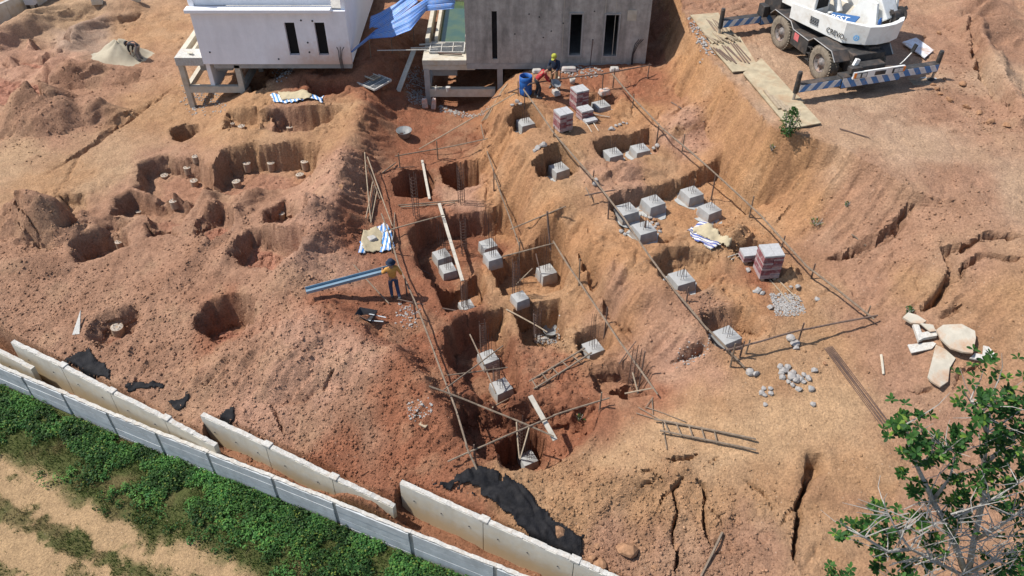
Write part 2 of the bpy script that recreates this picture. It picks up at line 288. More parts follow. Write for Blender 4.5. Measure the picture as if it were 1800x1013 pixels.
crack([(1110,835),(1150,828),(1175,845)], .07, .2, 31); crack([(1095,870),(1130,850),(1160,840)], .06, .2, 32)
crack([(470,700),(490,740),(505,775)], .14, .25, 33); crack([(560,690),(580,660),(590,640)], .1, .2, 34)
crack([(20,390),(50,410),(75,440)], .08, .2, 35); crack([(10,360),(40,372),(70,410),(90,445)], .07, .2, 36)
crack([(1140,420),(1190,400),(1216,398)], .08, .1, 37)
crack([(1690,10),(1720,70),(1730,125),(1760,165),(1790,200)], .3, .45, 38)
crack([(1340,160),(1400,185),(1460,215)], .05, .04, 39)
crack([(1400,420),(1425,400),(1445,372)], .08, .2, 41); crack([(1362,400),(1385,370),(1400,350)], .06, .2, 42)
# wheel ruts on the dirt track
for k in range(7):
    crack([(40 + k * 14, 335 - k * 9), (150 + k * 14, 262 - k * 9), (265 + k * 12, 175 - k * 8)], .15, .10, 70 + k)
for k in range(5):
    crack([(1330 + k * 12, 100 + k * 10), (1290 + k * 10, 20 + k * 10)], .14, .07, 80 + k)

# retaining wall: the ground steps down in front of the leaning panels, and again beyond the outer wall
IN = [W(-140,520,-.75), W(20,604,-.75), W(200,690,-.8), W(350,768,-1.0), W(356,735,-.8), W(520,810,-1.0), W(690,885,-1.1), W(706,852,-.75), W(900,938,-.75), W(1080,1015,-.75), W(1250,1085,-.75)]
OUT = [W(-160,580,-1.35), W(0,645,-1.35), W(250,745,-1.35), W(500,843,-1.35), W(750,946,-1.35), W(930,1018,-1.35), W(1200,1120,-1.35)]
def yline(P, x): return np.interp(x, [p[0] for p in P], [p[1] for p in P])
yi = yline(IN, X); yo = yline(OUT, X)
act = X < 6.5
t1 = sstep(-.10, .10, yi + .24 - Y) * act
mid = -2.15 + .25 * fbm(X, Y, .9, 3, 91)
hp = np.exp(-(((X + 4.6) / 1.0) ** 2)) * 1.15 + np.exp(-(((X + 11.6) / 1.1) ** 2)) * 1.0 + np.exp(-(((X + 8.2) / 1.6) ** 2)) * .35
mid = mid + hp * sstep(1.7, .3, yi - Y)
Z = np.where(t1 > 0, np.minimum(Z, Z * (1 - t1) + mid * t1), Z)
t2 = sstep(-.06, .06, yo + .22 - Y)
gr = -2.55 - .25 * sstep(0, 6, yo - Y) + .08 * fbm(X, Y, .6, 3, 95) - .05 * np.exp(-((yo - Y - 5.2) / .8) ** 2)
Z = Z * (1 - t2) + gr * t2
GREEN = t2; MIDW = t1 * (1 - t2)

# fine relief: clods on loose spoil, pebbly crust elsewhere
def zone(pts, rad):
    d = np.zeros_like(Z)
    for a, b, r in pts:
        p = QB(a, b); s = win([p], r * 2); d[s] = np.maximum(d[s], np.exp(-(((X[s] - p[0]) ** 2 + (Y[s] - p[1]) ** 2) / (r * r)) ** 1.5))
    return d
LOOSE = zone([(600,720,4.5),(520,640,3),(700,780,2.5),(420,640,2.5),(300,600,3),(180,560,3),(80,540,3),(620,300,1.5),(580,400,1.6),(540,480,1.6),(470,560,2),(960,640,2),(850,720,2),(1050,900,2.5),(1200,930,2.5),
              (1700,150,2.5),(1760,220,2.5),(1600,380,2),(80,200,3),(160,140,2.4),(60,400,2),(380,420,2.2),(1290,420,1),(1210,220,1.6),(1250,560,1.4),(760,650,1.5)], 1)
f1, f2 = worley(X, Y, 3.1, 5); g1, g2 = worley(X + 3, Y, 6.3, 6)
cl = (np.clip(.55 - f1, 0, 1) * .18 * (vnoise(X * 3.1, Y * 3.1, 7) > -.1) + np.clip(.5 - g1, 0, 1) * .09)
amp = core * (.25 + .55 * LOOSE) * (1 - GREEN)
Z += core * ((.016 + .03 * LOOSE) * (1 - .6 * FLAT) * fbm(X, Y, 4.5, 3, 97) * (1 - .7 * GREEN)) + cl * amp * .22 * (1 - .6 * FLAT) + core * .04 * (.2 + LOOSE) * (.35 - np.abs(fbm(X, Y, 3.4, 3, 177))) * (1 - GREEN)
# dried mud plates
mf1, mf2 = worley(X + .15 * fbm(X, Y, 2, 2, 15), Y + .15 * fbm(X, Y, 2, 2, 16), 2.3, 17)
mcr = 1 - sstep(.06, .26, mf2 - mf1)
Z -= MUD * mcr * .09
def HZ(x, y): return float(bil(xs, ys, Z, np.array([x]), np.array([y]))[0])
def HZs(x, y): return float(bil(xs, ys, Z0, np.array([x]), np.array([y]))[0])
def Q(px, py, h=0.0): return march(px, py, Z, h)             # on (or h above) the finished ground

# ------------------------------------------------------------------ soil colours by place (bare soil types, not light)
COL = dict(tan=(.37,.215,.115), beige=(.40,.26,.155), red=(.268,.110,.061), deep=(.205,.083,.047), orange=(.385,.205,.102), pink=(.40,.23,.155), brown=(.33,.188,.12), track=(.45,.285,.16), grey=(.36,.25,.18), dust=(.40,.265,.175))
CP = [(0,0,'beige'),(100,20,'beige'),(250,60,'tan'),(60,140,'pink'),(60,110,'pink'),(150,60,'grey'),(100,200,'brown'),(150,150,'brown'),(20,300,'beige'),(200,300,'beige'),(280,200,'tan'),(100,320,'tan'),(60,390,'brown'),(130,380,'brown'),(20,480,'brown'),(150,520,'brown'),
 (300,290,'brown'),(250,370,'brown'),(200,420,'brown'),(340,400,'brown'),(450,240,'tan'),(430,200,'tan'),(480,280,'brown'),(500,200,'brown'),(560,140,'red'),(640,120,'red'),(600,200,'tan'),(560,250,'tan'),(600,300,'pink'),(570,350,'pink'),(520,430,'pink'),(560,450,'pink'),(480,480,'brown'),(620,400,'red'),(630,330,'brown'),
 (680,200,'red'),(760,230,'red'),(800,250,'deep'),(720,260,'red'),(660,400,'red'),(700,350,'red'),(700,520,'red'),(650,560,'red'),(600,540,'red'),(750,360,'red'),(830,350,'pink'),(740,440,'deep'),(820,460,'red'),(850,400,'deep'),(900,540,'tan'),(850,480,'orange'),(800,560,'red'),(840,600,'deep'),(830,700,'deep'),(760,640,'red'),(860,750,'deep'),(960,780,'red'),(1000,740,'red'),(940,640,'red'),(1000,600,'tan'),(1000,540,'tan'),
 (400,440,'brown'),(390,560,'red'),(300,580,'brown'),(100,600,'brown'),(250,680,'brown'),(420,640,'brown'),(500,600,'pink'),(600,650,'pink'),(540,720,'brown'),(640,740,'brown'),(700,800,'red'),(600,800,'red'),(720,700,'red'),(480,690,'pink'),(500,860,'red'),(800,940,'red'),(700,900,'red'),
 (880,250,'orange'),(900,320,'orange'),(960,400,'orange'),(1040,470,'orange'),(1100,560,'orange'),(1080,520,'brown'),(1150,620,'brown'),(1000,330,'tan'),(960,240,'tan'),(1000,150,'red'),(900,160,'orange'),(1100,150,'red'),(1100,200,'orange'),(1200,220,'pink'),(1150,270,'tan'),(1100,310,'pink'),(1180,370,'orange'),(1120,320,'tan'),(1100,450,'orange'),(1250,440,'tan'),(1200,540,'brown'),(1280,520,'orange'),(1320,490,'red'),(1400,500,'tan'),(1300,380,'orange'),
 (1160,80,'red'),(1170,140,'red'),(1200,110,'orange'),(1250,180,'orange'),(1300,250,'orange'),(1340,300,'orange'),(1400,350,'orange'),(1430,310,'dust'),(1300,130,'dust'),(1350,200,'dust'),(1260,20,'brown'),(1330,90,'dust'),(1500,200,'dust'),(1600,250,'dust'),(1550,120,'dust'),(1700,200,'brown'),(1760,60,'brown'),(1700,100,'brown'),(1790,150,'dust'),(1700,320,'brown'),(1780,330,'dust'),(1480,380,'brown'),(1550,430,'brown'),(1520,500,'brown'),(1650,470,'brown'),(1600,500,'tan'),(1750,540,'tan'),(1560,600,'brown'),(1680,700,'brown'),(1600,720,'brown'),
 (1450,580,'tan'),(1350,660,'tan'),(1250,700,'tan'),(1200,740,'track'),(1350,740,'track'),(1450,740,'track'),(1300,800,'track'),(1100,800,'track'),(1050,830,'tan'),(1000,860,'tan'),(920,850,'tan'),(1150,880,'tan'),(1250,900,'tan'),(1100,960,'brown'),(1200,990,'brown'),(1350,900,'tan'),(1450,900,'tan'),(1520,840,'tan'),(1600,860,'brown'),(1150,690,'red'),(1180,640,'pink'),(1300,960,'brown')]
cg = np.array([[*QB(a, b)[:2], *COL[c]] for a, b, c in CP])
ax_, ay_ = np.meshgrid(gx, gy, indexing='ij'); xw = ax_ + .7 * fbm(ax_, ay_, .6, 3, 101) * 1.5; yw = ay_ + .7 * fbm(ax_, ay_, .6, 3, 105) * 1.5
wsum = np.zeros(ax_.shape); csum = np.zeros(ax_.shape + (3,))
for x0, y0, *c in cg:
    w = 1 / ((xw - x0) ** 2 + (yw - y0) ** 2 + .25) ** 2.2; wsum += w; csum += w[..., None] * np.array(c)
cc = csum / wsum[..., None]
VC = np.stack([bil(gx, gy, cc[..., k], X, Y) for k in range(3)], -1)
def mixc(mask, c, amt=1.0):
    global VC
    m = (np.clip(mask, 0, 1) * amt)[..., None]; VC = VC * (1 - m) + np.array(c) * m
cutf = sstep(.7, 1.3, slope) * sstep(-3.2, -2.2, sdc) * sstep(.25, -.1, sdc) * (Y > 22) * sstep(13.2, 10.8, X); mixc(cutf, (.415,.23,.112), .7)
mixc(MUD, (.36,.165,.11), .8)
nz = fbm(X, Y, .9, 4, 111)
mixc(sstep(.05, .5, nz) * core, (.42,.28,.17), .24); mixc(sstep(.05, .5, -nz) * core, (.22,.11,.065), .30)
mixc(MIDW, (.25,.12,.068), .85)
# beyond the wall: a sandy track between rough grass
trk = 2.75 + .5 * fbm(X, Y, .35, 2, 120)
dy = yo - Y; gm = .35 * fbm(X, Y, .8, 4, 123) + .3 * fbm(X, Y, 3.0, 3, 125)
onroad = sstep(trk - .25, trk + .35, dy + gm * .9) * (1 - .9 * sstep(.25, .5, np.exp(-((dy - 4.2) / .55) ** 2) * .9 + gm * 1.3 - .3)) * (1 - .6 * sstep(.3, .5, fbm(X, Y, 1.5, 4, 188) * 1.2)) * (1 - .7 * sstep(6.0, 6.8, dy + gm))
mixc(GREEN, (.085,.095,.032), 1.0); mixc(GREEN * sstep(.1, .5, fbm(X, Y, 1.1, 3, 131)), (.17,.125,.06), .6); mixc(GREEN * onroad, (.40,.265,.145), 1.0)
ROAD = onroad

sl2 = np.hypot(np.gradient(Z, axis=0) / np.gradient(xs)[:, None], np.gradient(Z, axis=1) / np.gradient(ys)[None, :])
stp = sstep(.5, 1.2, sl2) * core * (1 - GREEN) * (.18 + .82 * sstep(.02, .3, DUG)) * (1 - .72 * sstep(2.0, 4.0, sl2))
DX = stp * (.10 * vnoise(X * 2.2 + Z * 4.1, Y * 2.2 - Z * 3.3, 301) + .05 * vnoise(X * 5 - Z * 9, Y * 5 + Z * 7, 303)); DY = stp * (.10 * vnoise(X * 2.2 - Z * 3.7, Y * 2.2 + Z * 4.4, 305) + .05 * vnoise(X * 5 + Z * 8, Y * 5 - Z * 9, 307))
DZ = stp * .05 * vnoise(X * 4 + Z * 6, Y * 4 - Z * 5, 309)
vv = np.stack([X + DX, Y + DY, Z + DZ], -1).reshape(-1, 3).astype(np.float32)
ii = np.arange(NX * NY).reshape(NX, NY)
qd = np.stack([ii[:-1, :-1], ii[1:, :-1], ii[1:, 1:], ii[:-1, 1:]], -1).reshape(-1, 4)
gm_ = bpy.data.meshes.new('ground'); nq = len(qd)
gm_.vertices.add(len(vv)); gm_.vertices.foreach_set('co', vv.ravel())
gm_.loops.add(nq * 4); gm_.loops.foreach_set('vertex_index', qd.ravel().astype(np.int32))
gm_.polygons.add(nq); gm_.polygons.foreach_set('loop_start', np.arange(0, nq * 4, 4, dtype=np.int32))
gm_.polygons.foreach_set('use_smooth', np.ones(nq, bool)); gm_.update(calc_edges=True); gm_.set_sharp_from_angle(angle=math.radians(38))
at_ = gm_.color_attributes.new('soil', 'FLOAT_COLOR', 'POINT')
at_.data.foreach_set('color', np.concatenate([VC.reshape(-1, 3), np.ones((NX * NY, 1))], 1).ravel().astype(np.float32))

# ------------------------------------------------------------------ materials
def new_mat(name):
    m = bpy.data.materials.new(name); m.use_nodes = True; n = m.node_tree; b = n.nodes['Principled BSDF']; return m, n, b
def mat(name, col, rough=.8, var=.12, scale=6.0, bump=0.0, bscale=40.0, metal=0.0, stain=None, stain_amt=.5, stain_scale=1.2, spec=.3):
    m, n, b = new_mat(name); N = n.nodes; K = n.links.new
    tc = N.new('ShaderNodeTexCoord'); b.inputs['Roughness'].default_value = rough; b.inputs['Metallic'].default_value = metal; b.inputs['Specular IOR Level'].default_value = spec
    no = N.new('ShaderNodeTexNoise'); no.inputs['Scale'].default_value = scale; no.inputs['Detail'].default_value = 6; no.inputs['Roughness'].default_value = .62; K(tc.outputs['Object'], no.inputs['Vector'])
    rp = N.new('ShaderNodeValToRGB'); rp.color_ramp.elements[0].position = .28; rp.color_ramp.elements[1].position = .74
    rp.color_ramp.elements[0].color = (*[max(0, c * (1 - var * 1.6)) for c in col], 1); rp.color_ramp.elements[1].color = (*[min(1, c * (1 + var)) for c in col], 1)
    K(no.outputs['Fac'], rp.inputs['Fac']); out = rp.outputs['Color']
    if stain:
        n2 = N.new('ShaderNodeTexNoise'); n2.inputs['Scale'].default_value = stain_scale; n2.inputs['Detail'].default_value = 7; n2.inputs['Roughness'].default_value = .68; K(tc.outputs['Object'], n2.inputs['Vector'])
        r2 = N.new('ShaderNodeValToRGB'); r2.color_ramp.elements[0].position = .48; r2.color_ramp.elements[1].position = .68
        mu = N.new('ShaderNodeMath'); mu.operation = 'MULTIPLY'; mu.inputs[1].default_value = stain_amt; K(n2.outputs['Fac'], r2.inputs['Fac']); K(r2.outputs['Color'], mu.inputs[0])
        mx = N.new('ShaderNodeMix'); mx.data_type = 'RGBA'; K(mu.outputs[0], mx.inputs['Factor']); K(out, mx.inputs['A']); mx.inputs['B'].default_value = (*stain, 1); out = mx.outputs['Result']
    K(out, b.inputs['Base Color'])
    if bump:
        n3 = N.new('ShaderNodeTexNoise'); n3.inputs['Scale'].default_value = bscale; n3.inputs['Detail'].default_value = 4; K(tc.outputs['Object'], n3.inputs['Vector'])
        bp = N.new('ShaderNodeBump'); bp.inputs['Strength'].default_value = bump; bp.inputs['Distance'].default_value = .02; K(n3.outputs['Fac'], bp.inputs['Height']); K(bp.outputs['Normal'], b.inputs['Normal'])
    return m
def soil_mat():
    m, n, b = new_mat('soil'); N = n.nodes; K = n.links.new
    at = N.new('ShaderNodeVertexColor'); at.layer_name = 'soil'; tc = N.new('ShaderNodeTexCoord')
    b.inputs['Roughness'].default_value = .95; b.inputs['Specular IOR Level'].default_value = .12
    def noise(s, d=6, r=.65):
        q = N.new('ShaderNodeTexNoise'); q.inputs['Scale'].default_value = s; q.inputs['Detail'].default_value = d; q.inputs['Roughness'].default_value = r; K(tc.outputs['Object'], q.inputs['Vector']); return q.outputs['Fac']
    a = noise(2.2); c = noise(14, 5, .7)
    def rng(o, lo, hi):
        q = N.new('ShaderNodeMapRange'); q.inputs['From Min'].default_value = .3; q.inputs['From Max'].default_value = .7; q.inputs['To Min'].default_value = lo; q.inputs['To Max'].default_value = hi; K(o, q.inputs['Value']); return q.outputs['Result']
    m1 = N.new('ShaderNodeMath'); m1.operation = 'MULTIPLY'; K(rng(a, .82, 1.16), m1.inputs[0]); K(rng(c, .66, 1.30), m1.inputs[1])
    vm = N.new('ShaderNodeVectorMath'); vm.operation = 'SCALE'; K(at.outputs['Color'], vm.inputs[0]); K(m1.outputs[0], vm.inputs['Scale'])
    # pale grit
    vo = N.new('ShaderNodeTexVoronoi'); vo.inputs['Scale'].default_value = 9; K(tc.outputs['Object'], vo.inputs['Vector'])
    lt = N.new('ShaderNodeMath'); lt.operation = 'LESS_THAN'; lt.inputs[1].default_value = .14; K(vo.outputs['Distance'], lt.inputs[0])
    sx = N.new('ShaderNodeSeparateColor'); K(vo.outputs['Color'], sx.inputs[0]); gt = N.new('ShaderNodeMath'); gt.operation = 'GREATER_THAN'; gt.inputs[1].default_value = .90; K(sx.outputs[0], gt.inputs[0])
    mm = N.new('ShaderNodeMath'); mm.operation = 'MULTIPLY'; K(lt.outputs[0], mm.inputs[0]); K(gt.outputs[0], mm.inputs[1]); m3 = N.new('ShaderNodeMath'); m3.operation = 'MULTIPLY'; m3.inputs[1].default_value = .55; K(mm.outputs[0], m3.inputs[0])
    mx = N.new('ShaderNodeMix'); mx.data_type = 'RGBA'; K(m3.outputs[0], mx.inputs['Factor']); K(vm.outputs[0], mx.inputs['A']); mx.inputs['B'].default_value = (.52,.42,.33,1); K(mx.outputs['Result'], b.inputs['Base Color'])
    h1 = noise(9, 8, .72); h2 = noise(38, 4, .7)
    ad = N.new('ShaderNodeMath'); ad.operation = 'MULTIPLY_ADD'; ad.inputs[1].default_value = .35; K(h2, ad.inputs[0]); K(h1, ad.inputs[2])
    bp = N.new('ShaderNodeBump'); bp.inputs['Strength'].default_value = 1.0; bp.inputs['Distance'].default_value = .095; K(ad.outputs[0], bp.inputs['Height']); K(bp.outputs['Normal'], b.inputs['Normal'])
    return m
M = {}
M['soil'] = soil_mat()
ground = bpy.data.objects.new('ground', gm_); C.objects.link(ground); gm_.materials.append(M['soil']); ground['kind'] = 'structure'
ground['label'] = 'excavated reddish earth of the building site'; ground['category'] = 'ground'

# ------------------------------------------------------------------ mesh helpers
ICO_V = None
def _ico():
    global ICO_V, ICO_F
    bm = bmesh.new(); bmesh.ops.create_icosphere(bm, subdivisions=1, radius=1)
    ICO_V = np.array([v.co[:] for v in bm.verts]); bm.verts.index_update(); ICO_F = [[v.index for v in f.verts] for f in bm.faces]; bm.free()
_ico()
def rotz(a): return Matrix.Rotation(a, 3, 'Z')
class MB:
    def __init__(s): s.v = []; s.f = []; s.uv = None
    def add(s, vs, fs):
        o = len(s.v); s.v += [tuple(p) for p in vs]; s.f += [[i + o for i in f] for f in fs]; return s
    def box(s, c, size, R=None, taper=1.0):
        c = Vector(c); h = Vector(size) / 2; vs = []
        for z in (-1, 1):
            k = taper if z > 0 else 1
            for x, y in ((-1, -1), (1, -1), (1, 1), (-1, 1)):
                p = Vector((x * h.x * k, y * h.y * k, z * h.z)); vs.append(c + (R @ p if R else p))
        return s.add(vs, [[3, 2, 1, 0], [4, 5, 6, 7], [0, 1, 5, 4], [1, 2, 6, 5], [2, 3, 7, 6], [3, 0, 4, 7]])
    def beam(s, p0, p1, w, h, up=(0, 0, 1), roll=0.0):
        p0, p1 = Vector(p0), Vector(p1); d = (p1 - p0).normalized(); up = Vector(up)
        if abs(d.dot(up)) > .98: up = Vector((0, 1, 0))
        sx = d.cross(up).normalized(); uz = sx.cross(d).normalized()
        if roll: Rm = Matrix.Rotation(roll, 3, d); sx = Rm @ sx; uz = Rm @ uz
        vs = [p + sx * (a * w / 2) + uz * (b * h / 2) for p in (p0, p1) for a, b in ((-1, -1), (1, -1), (1, 1), (-1, 1))]
        return s.add(vs, [[0, 1, 2, 3], [7, 6, 5, 4], [0, 4, 5, 1], [1, 5, 6, 2], [2, 6, 7, 3], [3, 7, 4, 0]])
    def tube(s, pts, r, n=6, caps=True):
        pts = [Vector(p) for p in pts]; m = len(pts); rs = r if isinstance(r, (list, tuple)) else [r] * m; vs = []; fs = []
        d0 = (pts[1] - pts[0]).normalized(); a = Vector((0, 0, 1)) if abs(d0.z) < .9 else Vector((1, 0, 0)); sx = d0.cross(a).normalized()
        for i, p in enumerate(pts):
            d = (pts[min(i + 1, m - 1)] - pts[max(i - 1, 0)]).normalized(); sx = (sx - d * sx.dot(d)).normalized(); sy = d.cross(sx)
            for k in range(n):
                t = 2 * math.pi * k / n; vs.append(p + (sx * math.cos(t) + sy * math.sin(t)) * rs[i])
        for i in range(m - 1):
            for k in range(n): fs.append([i * n + k, i * n + (k + 1) % n, (i + 1) * n + (k + 1) % n, (i + 1) * n + k])
        if caps: fs.append(list(range(n))[::-1]); fs.append(list(range((m - 1) * n, m * n)))
        return s.add(vs, fs)
    def lathe(s, prof, c=(0, 0, 0), axis='Z', n=20, capb=True, capt=True):
        c = Vector(c); vs = []; fs = []; m = len(prof)
        for r, h in prof:
            for k in range(n):
                t = 2 * math.pi * k / n; a, b = r * math.cos(t), r * math.sin(t)
                vs.append(c + (Vector((a, b, h)) if axis == 'Z' else Vector((h, a, b)) if axis == 'X' else Vector((b, h, a))))
        for i in range(m - 1):
            for k in range(n): fs.append([i * n + k, i * n + (k + 1) % n, (i + 1) * n + (k + 1) % n, (i + 1) * n + k])
        if capb: fs.append(list(range(n))[::-1])
        if capt: fs.append(list(range((m - 1) * n, m * n)))
        return s.add(vs, fs)
    def prism(s, poly, vec, flip=False):
        n = len(poly); a = [Vector(p) for p in poly]; b = [p + Vector(vec) for p in a]
        return s.add(a + b, [list(range(n))[::-1], list(range(n, 2 * n))] + [[i, (i + 1) % n, n + (i + 1) % n, n + i] for i in range(n)])
    def rock(s, c, r, seed=0, sq=(1, 1, .7)):
        rr = np.random.default_rng(seed); k = 1 + (rr.random(len(ICO_V)) - .5) * .55; a = rr.random() * 6.28; ca, sa = math.cos(a), math.sin(a)
        vs = ICO_V * k[:, None] * r * np.array(sq); vs = np.stack([vs[:, 0] * ca - vs[:, 1] * sa, vs[:, 0] * sa + vs[:, 1] * ca, vs[:, 2]], 1) + np.array(c)
        return s.add(vs, ICO_F)
    def rock2(s, c, r, seed=0, sq=(1, 1, .7)):
        rr = np.random.default_rng(seed); bm = bmesh.new(); bmesh.ops.create_icosphere(bm, subdivisions=2, radius=1); v = np.array([q.co[:] for q in bm.verts]); fs = [[q.index for q in f.verts] for f in bm.faces]; bm.free()
        k = np.ones(len(v))
        for _ in range(7):
            n_ = rr.normal(size=3); n_ /= np.linalg.norm(n_); h = rr.uniform(.42, .8); d = v @ n_; k = np.minimum(k, np.where(d > .05, h / np.maximum(d, .05), 9))
        k *= 1 + (rr.random(len(v)) - .5) * .1; a = rr.random() * 6.28; ca, sa = math.cos(a), math.sin(a); v = v * k[:, None] * r * np.array(sq); v = np.stack([v[:, 0] * ca - v[:, 1] * sa, v[:, 0] * sa + v[:, 1] * ca, v[:, 2]], 1) + np.array(c)
        return s.add(v, fs)
    def build(s, name, m, parent=None, loc=None, smooth=False, bevel=0.0, solid=0.0, keep=False):
        me = bpy.data.meshes.new(name); vs = s.v
        if loc is not None: L0 = Vector(loc); vs = [tuple(Vector(p) - L0) for p in vs]
        me.from_pydata(vs, [], s.f); me.update()
        if smooth: me.polygons.foreach_set('use_smooth', [True] * len(me.polygons))
        me.materials.append(M[m] if isinstance(m, str) else m)
        o = bpy.data.objects.new(name, me); C.objects.link(o)
        bm = bmesh.new(); bm.from_mesh(me); bmesh.ops.recalc_face_normals(bm, faces=bm.faces); bm.to_mesh(me); bm.free()
        if loc is not None: o.location = loc
        if parent: o.parent = parent
        if solid: q = o.modifiers.new('thickness', 'SOLIDIFY'); q.thickness = solid; q.offset = -1
        if bevel: q = o.modifiers.new('edge', 'BEVEL'); q.width = bevel; q.segments = 2; q.limit_method = 'ANGLE'
        return o
def tag(o, label, cat, group=None, kind=None):
    o['label'] = label; o['category'] = cat
    if group: o['group'] = group
    if kind: o['kind'] = kind
    return o
def thing(name, label, cat, loc=(0, 0, 0), rz=0.0, group=None):
    o = bpy.data.objects.new(name, None); C.objects.link(o); o.location = loc; o.rotation_euler = (0, 0, rz); o.empty_display_size = .2
    return tag(o, label, cat, group)
def copy_tree(o, parent=None):
    c = o.copy(); C.objects.link(c); c.parent = parent
    for ch in list(o.children): copy_tree(ch, c)
    return c
def hgt(base, py):
    """height of a vertical thing standing at base whose top shows at photo row py"""
    lo, hi = 0., 8.
    for _ in range(30):
        m = (lo + hi) / 2
        if proj((base[0], base[1], base[2] + m))[1] > py: lo = m
        else: hi = m
    return lo
def curved(p0, p1, n=5, j=.02, rnd=random):
    p0, p1 = Vector(p0), Vector(p1); L_ = (p1 - p0).length; o = Vector((rnd.uniform(-1, 1), rnd.uniform(-1, 1), rnd.uniform(-1, 1))) * j * L_
    return [p0.lerp(p1, i / n) + o * math.sin(math.pi * i / n) * (.6 + .4 * rnd.random()) for i in range(n + 1)]

# ------------------------------------------------------------------ shared materials
M['concrete'] = mat('raw_concrete', (.33,.32,.30), .85, .14, 3, .25, 30, stain=(.20,.19,.18), stain_amt=.45, stain_scale=.9)
M['concrete_new'] = mat('fresh_concrete', (.34,.345,.335), .85, .10, 5, .2, 45, stain=(.35,.33,.29), stain_amt=.4, stain_scale=3)
M['concrete_dusty'] = mat('dusty_concrete', (.48,.44,.36), .88, .12, 4, .25, 30, stain=(.40,.30,.18), stain_amt=.6, stain_scale=1.6)
M['panel'] = mat('precast_panel', (.52,.50,.43), .85, .10, 2.5, .2, 40, stain=(.42,.31,.17), stain_amt=.75, stain_scale=.8)
M['panel_grey'] = mat('grey_fence_panel', (.46,.485,.50), .85, .12, 3, .25, 30, stain=(.30,.31,.32), stain_amt=.6, stain_scale=1.4)
M['panel_lip'] = mat('rough_mortar_edge', (.47,.455,.42), .9, .2, 14, .6, 50, stain=(.36,.28,.2), stain_amt=.5, stain_scale=5)
M['white_wall'] = mat('white_render', (.80,.80,.82), .7, .03, 2, .05, 20, stain=(.66,.64,.62), stain_amt=.35, stain_scale=.7)
M['wood'] = mat('weathered_timber', (.33,.26,.18), .85, .25, 9, .3, 60)
M['wood_pale'] = mat('pale_plank', (.47,.43,.36), .85, .18, 8, .3, 60, stain=(.30,.25,.2), stain_amt=.5, stain_scale=4)
M['bamboo'] = mat('grey_bamboo', (.205,.155,.112), .8, .3, 10, .2, 60)
M['bamboo_pale'] = mat('pale_bamboo', (.32,.25,.175), .75, .25, 10, .2, 60)
M['pole_dark'] = mat('dark_pole', (.14,.095,.075), .85, .3, 10, .2, 60)
M['rebar'] = mat('rusty_rebar', (.13,.085,.07), .65, .3, 30, 0, metal=.3)
M['steel_dark'] = mat('dark_steel', (.05,.05,.055), .55, .3, 6, 0, metal=.3)
M['ply'] = mat('muddy_steel_plate', (.40,.335,.225), .8, .22, 2.2, .15, 20, stain=(.30,.19,.11), stain_amt=.95, stain_scale=1.0)
M['stone'] = mat('pale_limestone', (.31,.295,.28), .9, .15, 10, .4, 40, stain=(.38,.28,.2), stain_amt=.5, stain_scale=9)
M['gravel'] = mat('grey_gravel', (.33,.31,.29), .9, .25, 20, .4, 60)
M['clod'] = mat('soil_clod', (.33,.185,.105), .95, .3, 6, .4, 40, spec=.1)
M['sand'] = mat('building_sand', (.42,.355,.235), .95, .1, 5, .5, 70, spec=.1)
M['sand_grey'] = mat('pale_sand', (.385,.34,.255), .95, .1, 3, .4, 60, stain=(.33,.29,.22), stain_amt=.5, stain_scale=1.2, spec=.1)
M['black_cloth'] = mat('black_geotextile', (.011,.011,.013), .75, .3, 8, .8, 22, stain=(.03,.027,.026), stain_amt=.5, stain_scale=3, spec=.15)
M['glass_dark'] = mat('dark_glass', (.012,.013,.015), .5, .1, 5, 0, spec=.12)
def stripe_mat(name, c1, c2, freq, axis=(1, 0, 0), uv=False, duty=.5, rough=.6):
    m, n, b = new_mat(name); N = n.nodes; K = n.links.new; tc = N.new('ShaderNodeTexCoord')
    d = N.new('ShaderNodeVectorMath'); d.operation = 'DOT_PRODUCT'; d.inputs[1].default_value = axis; K(tc.outputs['UV' if uv else 'Object'], d.inputs[0])
    mu = N.new('ShaderNodeMath'); mu.operation = 'MULTIPLY'; mu.inputs[1].default_value = freq; K(d.outputs['Value'], mu.inputs[0])
    fr = N.new('ShaderNodeMath'); fr.operation = 'FRACT'; K(mu.outputs[0], fr.inputs[0]); gt = N.new('ShaderNodeMath'); gt.operation = 'GREATER_THAN'; gt.inputs[1].default_value = duty; K(fr.outputs[0], gt.inputs[0])
    mx = N.new('ShaderNodeMix'); mx.data_type = 'RGBA'; K(gt.outputs[0], mx.inputs['Factor']); mx.inputs['A'].default_value = (*c1, 1); mx.inputs['B'].default_value = (*c2, 1)
    no = N.new('ShaderNodeTexNoise'); no.inputs['Scale'].default_value = 7; no.inputs['Detail'].default_value = 6; K(tc.outputs['Object'], no.inputs['Vector'])
    m2 = N.new('ShaderNodeMix'); m2.data_type = 'RGBA'; rp = N.new('ShaderNodeMapRange'); rp.inputs['From Min'].default_value = .45; rp.inputs['From Max'].default_value = .75; rp.inputs['To Max'].default_value = .45; K(no.outputs['Fac'], rp.inputs['Value']); K(rp.outputs['Result'], m2.inputs['Factor'])
    K(mx.outputs['Result'], m2.inputs['A']); m2.inputs['B'].default_value = (.33,.26,.20,1); K(m2.outputs['Result'], b.inputs['Base Color']); b.inputs['Roughness'].default_value = rough
    return m
M['tarp_blue'] = stripe_mat('blue_striped_tarpaulin', (.03,.15,.50), (.30,.46,.70), 26, (1, 0, 0), True, .66, .5)
M['tarp_ground'] = stripe_mat('blue_white_striped_sheet', (.04,.22,.55), (.70,.70,.68), 6.5, (1, 0, 0), True, .5)
M['tarp_navy'] = stripe_mat('navy_white_striped_sheet', (.05,.08,.27), (.60,.58,.53), 7, (1, 0, 0), True, .5)

